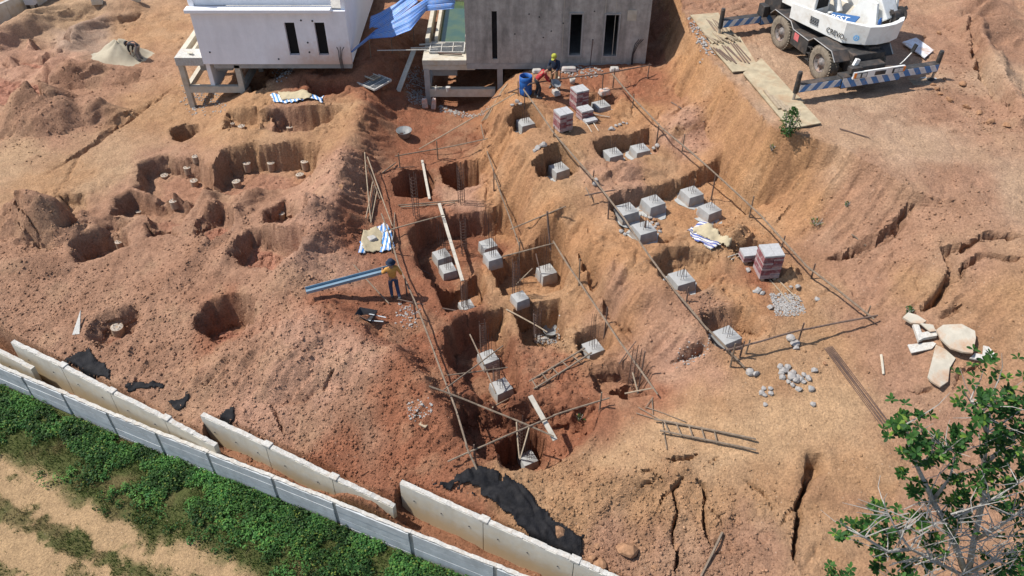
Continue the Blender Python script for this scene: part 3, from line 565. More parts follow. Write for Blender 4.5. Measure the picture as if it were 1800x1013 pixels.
# ------------------------------------------------------------------ houses
def wall_with_openings(mb, x0, x1, z0, z1, y0, y1, ops):
    xb = sorted({x0, x1, *[o[0] for o in ops], *[o[1] for o in ops]}); zb = sorted({z0, z1, *[o[2] for o in ops], *[o[3] for o in ops]})
    nx, nz = len(xb) - 1, len(zb) - 1
    solid = [[not any(o[0] <= (xb[i] + xb[i + 1]) / 2 <= o[1] and o[2] <= (zb[k] + zb[k + 1]) / 2 <= o[3] for o in ops) for k in range(nz)] for i in range(nx)]
    def S(i, k): return 0 <= i < nx and 0 <= k < nz and solid[i][k]
    for i in range(nx):
        for k in range(nz):
            if not solid[i][k]: continue
            a, b, c, d = xb[i], xb[i + 1], zb[k], zb[k + 1]
            mb.add([(a, y0, c), (b, y0, c), (b, y0, d), (a, y0, d)], [[0, 1, 2, 3]]); mb.add([(a, y1, c), (b, y1, c), (b, y1, d), (a, y1, d)], [[3, 2, 1, 0]])
            if not S(i - 1, k): mb.add([(a, y0, c), (a, y1, c), (a, y1, d), (a, y0, d)], [[3, 2, 1, 0]])
            if not S(i + 1, k): mb.add([(b, y0, c), (b, y1, c), (b, y1, d), (b, y0, d)], [[0, 1, 2, 3]])
            if not S(i, k - 1): mb.add([(a, y0, c), (b, y0, c), (b, y1, c), (a, y1, c)], [[3, 2, 1, 0]])
            if not S(i, k + 1): mb.add([(a, y0, d), (b, y0, d), (b, y1, d), (a, y1, d)], [[0, 1, 2, 3]])
M['white_dirty'] = None
def facade_mat(name, base, dirt, z_lo, z_hi, x_mid=0, streak=.3):
    m, n, b = new_mat(name); N = n.nodes; K = n.links.new; tc = N.new('ShaderNodeTexCoord'); b.inputs['Roughness'].default_value = .8
    sp = N.new('ShaderNodeSeparateXYZ'); K(tc.outputs['Object'], sp.inputs[0])
    mp = N.new('ShaderNodeMapping'); mp.inputs['Scale'].default_value = (1.6, 1.6, .35); K(tc.outputs['Object'], mp.inputs[0])
    n1 = N.new('ShaderNodeTexNoise'); n1.inputs['Scale'].default_value = 1.1; n1.inputs['Detail'].default_value = 7; n1.inputs['Roughness'].default_value = .65; K(mp.outputs[0], n1.inputs['Vector'])
    n2 = N.new('ShaderNodeTexNoise'); n2.inputs['Scale'].default_value = 5; n2.inputs['Detail'].default_value = 6; K(tc.outputs['Object'], n2.inputs['Vector'])
    r1 = N.new('ShaderNodeMapRange'); r1.inputs['From Min'].default_value = .35; r1.inputs['From Max'].default_value = .75; r1.inputs['To Min'].default_value = 1 + streak * .35; r1.inputs['To Max'].default_value = 1 - streak; K(n1.outputs['Fac'], r1.inputs['Value'])
    vm = N.new('ShaderNodeVectorMath'); vm.operation = 'SCALE'; vm.inputs[0].default_value = base; K(r1.outputs['Result'], vm.inputs['Scale'])
    n4 = N.new('ShaderNodeTexNoise'); n4.inputs['Scale'].default_value = 2.3; n4.inputs['Detail'].default_value = 9; n4.inputs['Roughness'].default_value = .75; K(tc.outputs['Object'], n4.inputs['Vector']); r4 = N.new('ShaderNodeMapRange'); r4.inputs['From Min'].default_value = .35; r4.inputs['From Max'].default_value = .7; r4.inputs['To Min'].default_value = 1 + streak * .3; r4.inputs['To Max'].default_value = 1 - streak * .6; K(n4.outputs['Fac'], r4.inputs['Value']); v4 = N.new('ShaderNodeVectorMath'); v4.operation = 'SCALE'; K(vm.outputs[0], v4.inputs[0]); K(r4.outputs['Result'], v4.inputs['Scale']); vm = v4
    # soil splashed up the foot of the wall
    ms = N.new('ShaderNodeMath'); ms.operation = 'MULTIPLY_ADD'; ms.inputs[1].default_value = .9; K(n2.outputs['Fac'], ms.inputs[0]); K(sp.outputs['Z'], ms.inputs[2])
    gr = N.new('ShaderNodeMapRange'); gr.inputs['From Min'].default_value = z_lo; gr.inputs['From Max'].default_value = z_hi; gr.inputs['To Min'].default_value = .75; gr.inputs['To Max'].default_value = 0; K(ms.outputs[0], gr.inputs['Value'])
    gx_ = N.new('ShaderNodeMapRange'); gx_.inputs['From Min'].default_value = x_mid - 1.5; gx_.inputs['From Max'].default_value = x_mid + 1; K(sp.outputs['X'], gx_.inputs['Value'])
    mm = N.new('ShaderNodeMath'); mm.operation = 'MULTIPLY'; K(gr.outputs['Result'], mm.inputs[0]); K(gx_.outputs['Result'], mm.inputs[1])
    mx = N.new('ShaderNodeMix'); mx.data_type = 'RGBA'; K(mm.outputs[0], mx.inputs['Factor']); K(vm.outputs[0], mx.inputs['A']); mx.inputs['B'].default_value = (*dirt, 1); K(mx.outputs['Result'], b.inputs['Base Color'])
    bp = N.new('ShaderNodeBump'); bp.inputs['Strength'].default_value = .12; bp.inputs['Distance'].default_value = .02; K(n2.outputs['Fac'], bp.inputs['Height']); K(bp.outputs['Normal'], b.inputs['Normal'])
    return m
M['white_facade'] = facade_mat('white_render_splashed', (.80,.80,.83), (.50,.28,.16), .55, 1.75, 4.4, .10)
M['grey_facade'] = facade_mat('board_marked_concrete', (.365,.34,.305), (.36,.30,.22), .05, .55, 4.5, .55)
M['black_void'] = mat('dark_interior', (.05,.045,.04), .9)
def PZ(py, y):                                             # level on an upright plane at distance y seen at photo row py
    b = -(py - 506.5) / FPX; return CAMH + y / (math.cos(PITCH) + b * math.sin(PITCH)) * (-math.sin(PITCH) + b * math.cos(PITCH))
def PX(px, py, y):
    b = -(py - 506.5) / FPX; return (px - 900) / FPX * y / (math.cos(PITCH) + b * math.sin(PITCH))

# white house ----------------------------------------------------------------
YF = 36.2; ZB = 2.42
wh = thing('white_house', 'white rendered house with two slit windows and a concrete pool wing on columns', 'house', (-15.0, YF, ZB))
ox, oz = -15.0, ZB
wx1 = PX(612, 63, YF) - ox; zt = PZ(20, YF) - oz
wins = []
for a, b in ((504, 522), (556, 574)): wins.append((PX(a, 68, YF) - ox, PX(b, 68, YF) - ox, PZ(97, YF) - oz, PZ(40, YF) - oz))
mb = MB(); wall_with_openings(mb, 0, wx1, 0, zt, 0, .2, wins); mb.build('wall', 'white_facade', wh)
mb = MB().box((.1, 5.1, 1.5), (.2, 9.8, 6 - .02)); mb.box((wx1 - .1, 4.4, zt / 2 + .7), (.2, 8.4, zt + 1.4)); mb.box((wx1 / 2, 10.1, 2), (wx1, .2, 6)); mb.build('wall', 'white_wall', wh)
MB().box((wx1 / 2 + .0, 5.0, .08), (wx1 - .45, 9.5, .16)).build('floor_slab', 'concrete', wh)
lx0, lx1 = PX(326, 18, YF) - ox, PX(582, 22, YF) - ox
MB().box(((lx0 + lx1) / 2, .0, zt + .07), (lx1 - lx0, .5, .16)).build('roof_ledge', 'white_wall', wh, bevel=.01)
MB().box(((lx0 + lx1) / 2, .45, zt + 1.3), (lx1 - lx0 - .1, .2, 2.3)).build('upper_wall', 'white_wall', wh)
MB().box((wx1 / 2 + .6, 3.0, zt - .12), (wx1 - 1.7, 5.2, .12)).build('roof_slab', 'concrete', wh)
for (a, b, c, d) in wins:
    MB().box(((a + b) / 2, .19, (c + d) / 2), (b - a - .012, .02, d - c - .012)).build('window_pane', 'glass_dark', wh)
for px, py in ((529, 36), (549, 37), (541, 75), (544, 92), (369, 92), (371, 16), (490, 104)):
    MB().lathe([(.045, 0), (.045, .02)], (PX(px, py, YF) - ox, -.02, PZ(py, YF) - oz), 'Y', 8).build('pipe_hole', 'steel_dark', wh)
for k in range(3):
    x = PX(596 + k * 2, 90, YF) - ox; MB().tube([(x, -.06, -.3), (x - .03, -.07, .35), (x + .03 * k, -.12, .75), (x + .12 * k - .05, -.16, .95)], .018, 5).build('conduit', 'steel_dark', wh)
# its pool wing
dxl = -16.35 - ox; zd = .0
MB().box(((dxl + 0) / 2 - .003, .5, .12), (-dxl, 1.0, .42)).build('deck', 'panel_lip', wh, bevel=.01)
mb = MB().box((dxl + .13, 2.9, .12), (.26, 3.8, .42)); mb.box((dxl + .62, 2.9, .06), (.14, 3.8, .5)); mb.box((dxl / 2, 4.9, .12), (-dxl, .2, .42)); mb.build('pool_wall', 'concrete_dusty', wh)
MB().box((dxl / 2 + .4, 2.9, -.35), (-dxl - .9, 3.7, .06)).build('pool_floor', 'concrete', wh)
for x in (dxl + .16, PX(418, 130, YF) - ox):
    zg = HZ(ox + x, YF + .2) - oz - .3
    MB().box((x, .2, (zg - .1) / 2), (.26, .26, -zg - .1)).build('column', 'concrete_dusty', wh)
for x in (dxl + .16, PX(418, 130, YF) - ox):
    zg = HZ(ox + x, YF + 3.6) - oz - .3
    MB().box((x, 3.6, (zg - .1) / 2), (.26, .26, -zg - .1)).build('column', 'concrete', wh)
xb = PX(418, 130, YF) - ox + .1
MB().box(((dxl + .03 + xb) / 2, .2, -1.4), (xb - dxl - .5, .24, .34)).build('tie_beam', 'concrete_dusty', wh)
for q_ in (dxl + .16, xb - .1): MB().beam((q_, .34, -1.4), (q_, 3.5, -1.4), .22, .3).build('tie_beam', 'concrete_dusty', wh)
MB().box(((dxl + xb) / 2 + .1, 1.9, -.42), (xb - dxl - 1.4, 2.2, .62)).build('tank', 'concrete', wh, bevel=.01)
MB().box((wx1 / 2 + .2, .24, -.13), (wx1 - .5, .34, .24)).build('ground_beam', 'concrete', wh)
MB().rock((dxl + .7, .35, .42), .16, 3, (1.3, .7, .35)).build('rubble', 'concrete_dusty', wh)

# grey concrete house ----------------------------------------------------------
YG = 36.4; gx0 = PX(818, 60, YG); gx1 = PX(1140, 60, YG); oxg, ozg = gx0, 2.38
gh = thing('concrete_house', 'unplastered grey concrete house shell with slit windows beside a raised pool', 'house', (oxg, YG, ozg))
w_ = gx1 - gx0; zt = 4.2
gw = [(PX(865, 80, YG) - oxg, PX(874, 80, YG) - oxg, PZ(104, YG) - ozg, PZ(20, YG) - ozg)]
for a, b, t, bt in ((1002, 1022, 25, 97), (1063, 1086, 26, 98)): gw.append((PX(a, 60, YG) - oxg, PX(b, 60, YG) - oxg, PZ(bt, YG) - ozg, PZ(t, YG) - ozg))
mb = MB(); wall_with_openings(mb, 0, w_, 0, zt, 0, .2, gw); mb.build('wall', 'grey_facade', gh)
mb = MB().box((.1, 5.1, zt / 2), (.2, 9.8, zt)); mb.box((w_ - .1, 5.1, zt / 2), (.2, 9.8, zt)); mb.box((w_ / 2, 10.1, zt / 2), (w_, .2, zt)); mb.build('wall', 'concrete', gh)
MB().box((w_ / 2, 5.1, .1), (w_ - .42, 9.7, .2)).build('floor_slab', 'concrete', gh)
MB().box((w_ / 2, 5.1, zt - .1), (w_ - .42, 9.7, .18)).build('roof_slab', 'concrete', gh)
for (a, b, c, d) in gw[1:]:
    mb = MB(); t = .07
    for bx in (((a - t / 2), -.01, (c + d) / 2, t, d - c + 2 * t), ((b + t / 2), -.01, (c + d) / 2, t, d - c + 2 * t)): mb.box((bx[0], bx[1], bx[2]), (bx[3], .06, bx[4]))
    mb.box(((a + b) / 2, -.01, c - t / 2), (b - a, .06, t)); mb.box(((a + b) / 2, -.01, d + t / 2), (b - a, .06, t)); mb.build('window_frame', 'concrete', gh)
a, b, c, d = gw[0]
MB().box(((a + b) / 2, .12, (c + d) / 2), (b - a - .004, .1, d - c - .004)).build('joint_filler', 'black_cloth', gh)
for px in (990, 1062, 1080):
    x = PX(px, 50, YG) - oxg; MB().box((x, -.008, zt / 2), (.02, .016, zt)).build('formwork_seam', 'concrete_dusty', gh)
MB().box((PX(1111, 27, YG) - oxg, -.012, PZ(27, YG) - ozg), (.42, .03, .5)).build('patched_plate', 'steel_dark' if False else 'concrete_dusty', gh)
for k, (px, py) in enumerate(((1045, 20), (990, 41), (955, 66), (969, 55), (1042, 70), (948, 30), (905, 60), (930, 25))):
    MB().lathe([(.035, 0), (.035, .02)], (PX(px, py, YG) - oxg, -.02, PZ(py, YG) - ozg), 'Y', 7).build('tie_hole', 'steel_dark', gh)
for k in range(3):
    x = PX(1109 + k, 115, YG) - oxg; MB().tube([(x, -.08, -.25), (x, -.08, .5), (x + .08 + .05 * k, -.14, 1.05), (x + .22 + .08 * k, -.2, 1.3)], .02, 5).build('conduit', 'steel_dark', gh)
x = PX(1037, 110, YG) - oxg; MB().tube([(x, -.08, -.3), (x + .06, -.08, 1.2)], .02, 5).build('conduit', 'rebar', gh)
MB().box((w_ / 2 + .0, .25, -.16), (w_ - .03, .5, .30)).build('ground_beam', 'concrete', gh)
# pool wing, left of the house
px0 = PX(741, 90, YG) - oxg
MB().box((px0 / 2 - .003, .95, .02), (-px0, 1.9, .26)).build('deck', 'concrete_dusty', gh, bevel=.01)
mb = MB(); mb.box((px0 + .1, 4.9, .0), (.2, 5.9, .7)); mb.box((px0 + .55, 4.9, .02), (.16, 5.9, .74)); mb.box((px0 / 2, 7.95, .0), (-px0, .2, .7)); mb.box((-.08, 4.9, .0), (.16, 5.9, .7)); mb.build('pool_wall', 'concrete_dusty', gh)
mb = MB().box((px0 / 2 + .3, 4.95, -.75), (-px0 - .8, 5.7, .1)); mb.build('pool_floor', 'concrete', gh)
def water_mat():
    m, n, b = new_mat('green_pool_water'); b.inputs['Base Color'].default_value = (.035,.10,.07,1); b.inputs['Roughness'].default_value = .06; b.inputs['Specular IOR Level'].default_value = .5
    N = n.nodes; K = n.links.new; no = N.new('ShaderNodeTexNoise'); no.inputs['Scale'].default_value = .9; no.inputs['Detail'].default_value = 3; tc = N.new('ShaderNodeTexCoord'); K(tc.outputs['Object'], no.inputs['Vector'])
    rp = N.new('ShaderNodeValToRGB'); rp.color_ramp.elements[0].color = (.045,.085,.06,1); rp.color_ramp.elements[1].color = (.085,.115,.05,1); rp.color_ramp.elements[0].position = .4; rp.color_ramp.elements[1].position = .7; K(no.outputs['Fac'], rp.inputs['Fac']); K(rp.outputs['Color'], b.inputs['Base Color'])
    return m
M['water'] = water_mat()
MB().box((px0 / 2 + .22, 4.9, -.38), (-px0 - .72, 5.8, .62)).build('pool_water', 'water', gh)
cx2 = PX(879, 140, YG) - oxg
for x, y in ((px0 + .16, .16), (cx2, .16), (px0 + .16, 4.0), (cx2, 4.0)):
    zg = HZ(oxg + x, YG + y) - ozg - .3
    MB().box((x, y, (zg - .31) / 2), (.27, .27, -zg - .31)).build('column', 'concrete', gh)
MB().box((px0 / 2 + .2, .2, -.25), (-px0 + .4, .34, .25)).build('edge_beam', 'concrete_dusty', gh)
mb = MB().box(((px0 + cx2) / 2 + .0, .16, -1.62), (cx2 - px0 - .5, .28, .42)); mb.build('tie_beam', 'concrete_dusty', gh)
for q_ in (px0 + .16, cx2): MB().beam((q_, .32, -1.62), (q_, 3.85, -1.62), .24, .3).build('tie_beam', 'concrete', gh)
MB().box((px0 / 2 - .1, 1.9, -.75), (-px0 - .9, 2.0, .74)).build('tank', 'concrete', gh, bevel=.01)
mb = MB().box((px0 / 2 - .2, 3.2, -1.5), (-px0 - .4, .2, .6)); mb.build('tank_leg', 'concrete_dusty', gh)

# formwork panels: steel frame with dark ribs
def grate(name, label, loc, rz, w, d, tilt=0, bars=4, group=None, brown=False):
    t = thing(name, label, 'formwork panel', loc, rz, group); t.rotation_euler = (tilt, 0, rz)
    mb = MB().box((0, -d / 2, 0), (w, .05, .09)); mb.box((0, d / 2, 0), (w, .05, .09)); mb.box((-w / 2, 0, 0), (.05, d - .05, .09)); mb.box((w / 2, 0, 0), (.05, d - .05, .09)); mb.build('frame', 'panel_lip', t)
    MB().box((0, 0, -.03), (w - .052, d - .052, .02)).build('backing', 'steel_dark', t)
    for i in range(1, bars): MB().box((-w / 2 + w * i / bars, 0, .005), (.035, d - .052, .06)).build('bar', 'panel_lip', t)
    for i in range(bars):
        mb = MB(); cw = w / bars
        for k in range(9):
            y = -d / 2 + d * (k + .5) / 9; mb.beam((-w / 2 + cw * i + .03, y - .06, .0), (-w / 2 + cw * (i + 1) - .03, y + .06, .0), .02, .03)
        mb.build('rib', 'concrete_new', t)
    return t
p = Q(655, 146); grate('formwork_panel', 'steel formwork panel lying on the earth ridge with a rack of brown sticks', p + Vector((0, 0, .12)), math.radians(-38), 1.5, 1.15, .05)
t_ = thing('stick_rack', 'rack of short brown sticks laid on the formwork panel', 'sticks', p + Vector((-.12, .22, .24)), math.radians(-38))
for k in range(6): MB().beam((-.45 + k * .17, -.24, 0), (-.42 + k * .17, .26, 0), .07, .05).build('stick', 'wood', t_)
for k in (-.2, .22): MB().beam((-.5, k, .045), (.5, k, .045), .04, .035).build('crosspiece', 'wood_pale', t_)
grate('formwork_panel', 'steel formwork panel resting on the concrete pool deck', (oxg - 1.0, YG + 1.25, ozg + .22), 0, 1.7, 1.1, 0, 3)
# planks on the pool deck
for k, (a, b, l) in enumerate((((722, 85), (812, 82), 'round grey pipe sticking out over the edge of the pool deck'), ((737, 79), (783, 76), 'short plank lying across the corner of the pool rim'), ((770, 93), (812, 96), 'dark timber lying in front of the formwork panel on the deck'))):
    z = ozg + .2; P0, P1 = W(*a, z + .02 * k), W(*b, z + .02 * k); o = MB().beam(P0, P1, .09, .05).build('deck_timber', 'wood_pale' if k < 2 else 'pole_dark', None, P0); tag(o, l, 'plank')
p0 = W(663, 89, ozg + .28); o = MB().tube([p0, W(730, 88, ozg + .26), W(770, 87, ozg + .24)], .025, 6).build('deck_pipe', 'panel_lip', None, p0); tag(o, 'long thin pale pipe jutting out from the pool deck over the earth', 'pipe')
p0, p1 = W(728, 88, ozg - .06), Q(700, 163); o = MB().beam(p0, p1 + Vector((0, 0, .06)), .26, .05).build('leaning_plank', 'wood_pale', None, p1); tag(o, 'long pale plank leaning from the ground against the pool corner', 'plank')
o = MB().lathe([(.09, 0), (.12, .24), (.12, .25)], (0, 0, 0), n=14).build('bucket', 'panel_lip', None); o.location = W(788, 161, ozg - 1.41); tag(o, 'small white bucket standing on the concrete tie beam', 'bucket')
o = MB().lathe([(.06, 0), (.07, .16), (.03, .2), (.03, .24)], (0, 0, 0), n=12).build('plastic_jug', 'panel_lip', None); o.location = W(767, 159, ozg - 1.41); tag(o, 'small clear jug on the concrete tie beam', 'jug')

# far boundary wall at the upper left
a, b = W(-60, 62, .5), W(110, -16, .5)
fw = thing('boundary_wall', 'low concrete boundary wall running behind the earth banks', 'wall', (a.x, a.y, 0))
n_ = 7
for i in range(n_):
    q0, q1 = a.lerp(b, i / n_), a.lerp(b, (i + .985) / n_); MB().beam(q0 + Vector((0, 0, .12)), q1 + Vector((0, 0, .12)), .16, 1.3).build('panel', 'panel', fw, None); 
    fw.children[-1].location = (0, 0, 0)
    me = fw.children[-1].data
    for v_ in me.vertices: v_.co -= Vector((a.x, a.y, 0))
    qc = q0 + Vector((0, 0, .79)) - Vector((a.x, a.y, 0)); MB().beam(qc, q1 + Vector((0, 0, .79)) - Vector((a.x, a.y, 0)), .22, .06).build('coping', 'panel_lip', fw)
p = W(62, 18, .3); t = thing('meter_box', 'grey steel box on legs standing at the far boundary wall', 'box', p + Vector((.1, -.3, 0)))
MB().box((0, 0, .75), (.6, .35, .5)).build('cabinet', 'panel_grey', t, bevel=.01)
for x in (-.25, .25): MB().box((x, 0, .2), (.06, .3, .6)).build('leg', 'steel_dark', t)
MB().tube([(-.3, .1, 0), (-.32, .1, 1.9)], .03, 6).build('pole', 'steel_dark', t)
for px, py, l in ((172, 6, 'weathered concrete block standing on the far bank edge, larger of the two'), (240, 2, 'small pale concrete block lying beyond the sand heap')):
    p = Q(px, py); o = MB().box((0, 0, .18), (.62 if px < 200 else .5, .4, .42), rotz(.2), .9).build('concrete_block', 'concrete_dusty', None, bevel=.02); o.location = p; tag(o, l, 'concrete block')

# blue striped tarpaulin slung between the houses -------------------------------
def sheet(name, rows, matn, su=8, sv=8, fold=.05, ffreq=7, solid=.012, uvs=(1, 1), seed=1, parent=None):
    """rows: control rows of points (u along a row); smooth bilinear patch with folds; uv.x runs across the rows"""
    R_, K_ = len(rows), len(rows[0]); nu, nv = (K_ - 1) * su, (R_ - 1) * sv; rr = random.Random(seed); ph = [rr.random() * 6 for _ in range(6)]
    vs = []; uv = []
    for j in range(nv + 1):
        fj = j / sv; j0 = min(int(fj), R_ - 2); tj = fj - j0
        for i in range(nu + 1):
            fi = i / su; i0 = min(int(fi), K_ - 2); ti = fi - i0
            p = rows[j0][i0].lerp(rows[j0][i0 + 1], ti).lerp(rows[j0 + 1][i0].lerp(rows[j0 + 1][i0 + 1], ti), tj)
            u_, v_ = i / nu, j / nv
            f = fold * (math.sin(v_ * ffreq * 3.1 + ph[0] + u_ * 2) + .6 * math.sin(v_ * ffreq * 6.7 + ph[1] - u_ * 3) + .4 * math.sin(u_ * 9 + ph[2] + v_ * 5)) 
            vs.append(p + Vector((0, 0, f))); uv.append((v_ * uvs[0], u_ * uvs[1]))
    fs = [[j * (nu + 1) + i, j * (nu + 1) + i + 1, (j + 1) * (nu + 1) + i + 1, (j + 1) * (nu + 1) + i] for j in range(nv) for i in range(nu)]
    loc = vs[0]; o = MB().add(vs, fs).build(name, matn, parent, loc, smooth=True)
    ul = o.data.uv_layers.new(name='UVMap')
    for lp in o.data.loops: ul.data[lp.index].uv = uv[lp.vertex_index]
    q = o.modifiers.new('thickness', 'SOLIDIFY'); q.thickness = solid
    return o
r1 = [W(617,92,3.0), W(650,69,3.1), W(690,67,3.2), W(722,55,3.5), W(748,20,4.0), W(798,15,4.3)]
r2 = [W(619,90,3.05), W(655,60,3.2), W(690,47,3.6), W(720,32,3.9), W(752,8,4.3), W(800,4,4.6)]
r3 = [W(621,88,3.1), W(662,52,3.3), W(690,34,3.8), W(722,14,4.2), W(756,-6,4.6), W(802,-8,5.0)]
o = sheet('striped_tarpaulin', [r1, r2, r3], 'tarp_blue', 8, 12, .035, 5, .01, (1, 1), 3)
tag(o, 'blue striped tarpaulin slung between the two houses, its tip tied to the white wall', 'tarpaulin')
r1 = [W(668,48,3.4), W(690,36,3.6), W(712,20,3.9), W(735,4,4.2)]; r2 = [W(649,50,3.3), W(676,30,3.6), W(700,12,4.0), W(726,-8,4.3)]; r3 = [W(652,28,3.6), W(670,20,3.8), W(695,6,4.1), W(722,-16,4.5)]
o = sheet('striped_tarpaulin', [r1, r2, r3], 'tarp_blue', 6, 10, .03, 4, .01, (.6, 1), 5)
tag(o, 'smaller blue striped tarpaulin flap hanging beside the white house', 'tarpaulin')
for k, (a, zt_) in enumerate((((652, 102), 3.05), ((690, 95), 3.2), ((728, 75), 3.5))):
    p = Q(*a); o = MB().tube([p - Vector((0, 0, .1)), Vector((p.x + .02, p.y, zt_ + (.1 if k else 0)))], .022, 5).build('tarpaulin_prop', 'bamboo', None, p)
    tag(o, ('thin upright stick under the tarpaulin tip by the white wall', 'thin upright stick under the middle of the striped tarpaulin', 'thin upright stick under the tarpaulin beside the pool wall')[k], 'stick')

# ------------------------------------------------------------------ mobile crane
M['crane_white'] = mat('white_crane_paint', (.76,.76,.73), .45, .05, 3, 0, stain=(.50,.44,.36), stain_amt=.5, stain_scale=2.2, spec=.5)
M['crane_black'] = mat('dusty_black_paint', (.045,.043,.042), .6, .3, 4, .1, 20, stain=(.16,.11,.08), stain_amt=.7, stain_scale=1.8)
M['tyre'] = mat('dusty_tyre', (.20,.165,.125), .95, .25, 7, .4, 25)
M['rim'] = mat('dusty_steel_rim', (.20,.18,.17), .6, .3, 8, 0, stain=(.30,.15,.08), stain_amt=.6, stain_scale=4, metal=.2)
M['stripes'] = stripe_mat('blue_white_hazard', (.045,.17,.40), (.62,.61,.60), 1.9, (1, 0, .8), False, .5)
M['stripes2'] = stripe_mat('blue_white_hazard_left', (.045,.17,.40), (.62,.61,.60), 1.9, (1, 0, -.8), False, .5)
M['steel_rod'] = mat('worn_steel_rod', (.42,.40,.37), .4, .15, 6, 0, metal=.6)
M['hose'] = mat('black_rubber', (.02,.02,.02), .6)
M['blue_print'] = mat('blue_print', (.03,.10,.25), .6, .1)
M['sky_print'] = mat('light_blue_print', (.16,.42,.72), .6, .1)
M['red_print'] = mat('faded_red_print', (.55,.14,.14), .6, .2)
M['amber'] = mat('amber_lens', (.75,.22,.03), .3, .1)
M['lens'] = mat('lamp_lens', (.55,.56,.55), .2, .1, spec=.6)
M['blue_plastic'] = mat('blue_plastic', (.02,.10,.33), .45, .15, 5)
cz0 = HZ(13.64, 33.2)
CR = thing('mobile_crane', 'white and black mobile crane standing on four striped outriggers', 'crane', (13.64, 33.2, cz0 - .02), math.radians(16.3))
ch = MB().box((0, -.1, .92), (1.3, 6.4, .5)).build('chassis', 'crane_black', CR, bevel=.02)
for sx in (-1, 1):
    for y, nm in ((-1.75, 'front'), (1.4, 'rear')):
        w = bpy.data.objects.new('wheel', None); C.objects.link(w); w.parent = CR; w.location = (sx * 1.12, y, .72)
        prof = [(.40, -.24), (.55, -.26), (.68, -.24), (.72, -.18), (.725, 0), (.72, .18), (.68, .24), (.55, .26), (.40, .24), (.40, -.24)]
        MB().lathe(prof, (0, 0, 0), 'X', 36, False, False).build('tyre', 'tyre', w, smooth=True)
        mb = MB()
        for k in range(36):
            a = 2 * math.pi * k / 36; c_, s_ = math.cos(a), math.sin(a)
            for e in (-1, 1):
                mb.box((e * .13, .725 * c_, .725 * s_), (.16, .055, .07), Matrix.Rotation(a, 3, 'X') @ Matrix.Rotation(.5 * e, 3, 'Y'))
        o = mb.build('tread', 'tyre', w); o['kind'] = 'stuff'
        MB().lathe([(.40, -.2), (.41, .2), (.36, .21), (.34, .12), (.24, .08), (.2, .16), (.12, .18), (.1, .22), (.001, .22)] if sx > 0 else [(.40, .2), (.41, -.2), (.36, -.21), (.34, -.12), (.24, -.08), (.2, -.16), (.12, -.18), (.1, -.22), (.001, -.22)], (0, 0, 0), 'X', 28, False, False).build('rim', 'rim', w, smooth=True)
        for k in range(8):
            a = 2 * math.pi * k / 8; MB().lathe([(.025, 0), (.025, .05)], (sx * .10 if sx > 0 else -.15, .28 * math.cos(a), .28 * math.sin(a)), 'X', 6).build('wheel_nut', 'steel_rod', w)
    # fenders: flat top with sloping ends, pale edge strip
    prof = [(2.35, 1.25), (2.05, 1.52), (.75, 1.52), (.45, 1.28), (-.75, 1.28), (-1.05, 1.52), (-2.35, 1.52), (-2.7, 1.2)]
    mb = MB()
    for (y0, z0), (y1, z1) in zip(prof, prof[1:]): mb.add([(sx * .64, y0, z0), (sx * 1.36, y0, z0), (sx * 1.36, y1, z1), (sx * .64, y1, z1), (sx * .64, y0, z0 - .04), (sx * 1.36, y0, z0 - .04), (sx * 1.36, y1, z1 - .04), (sx * .64, y1, z1 - .04)], [[0, 1, 2, 3], [7, 6, 5, 4], [0, 4, 5, 1], [1, 5, 6, 2], [2, 6, 7, 3], [3, 7, 4, 0]])
    mb.build('fender', 'crane_black', CR)
    MB().tube([(sx * 1.375, y, z) for y, z in prof], .022, 5).build('fender_trim', 'steel_rod', CR)
    MB().box((sx * 1.05, -.1, .92), (.6, 1.25, .62)).build('side_box', 'crane_black', CR, bevel=.02)
    MB().box((sx * 1.354, .15, 1.05), (.006, .34, .3)).build('faded_sticker', 'red_print', CR)
    st = MB().box((sx * 1.2, -.86, .75), (.28, .26, .03)).build('step', 'crane_black', CR); MB().box((sx * 1.2, -.86, .48), (.28, .26, .03)).build('step', 'crane_black', CR); MB().box((sx * 1.2, -.86, 1.02), (.28, .26, .03)).build('step', 'crane_black', CR)
    MB().box((sx * 1.34, -1.0, .78), (.03, .03, .7)).build('step_rail', 'crane_black', CR)
# outriggers
for y, e in ((-3.25, -1), (3.2, 1)):
    MB().box((0, y, .66), (2.75, .46, .5)).build('outrigger_housing', 'crane_black', CR, bevel=.015)
    MB().box((0, y - .235 if e < 0 else y - .235, .66), (2.74, .012, .42)).build('hazard_panel', 'stripes', CR)
    for sx in (-1, 1):
        b = MB().box((sx * 2.32, y, .66), (1.9, .32, .34)).build('outrigger_beam', 'crane_black', CR, bevel=.01)
        MB().box((sx * 2.32, y - .166, .66), (1.88, .012, .3)).build('hazard_panel', 'stripes2' if sx < 0 else 'stripes', b)
        j = MB().lathe([(.10, .42), (.10, 1.28), (.085, 1.3), (.085, 1.34)], (sx * 3.3, y, 0), n=16).build('jack_cylinder', 'crane_black', CR, smooth=False)
        MB().lathe([(.055, .05), (.055, .45)], (sx * 3.3, y, 0), n=12).build('jack_rod', 'steel_rod', j)
        MB().lathe([(.2, .03), (.2, .06), (.07, .12), (.07, .14)], (sx * 3.3, y, 0), n=16).build('jack_foot', 'crane_black', j)
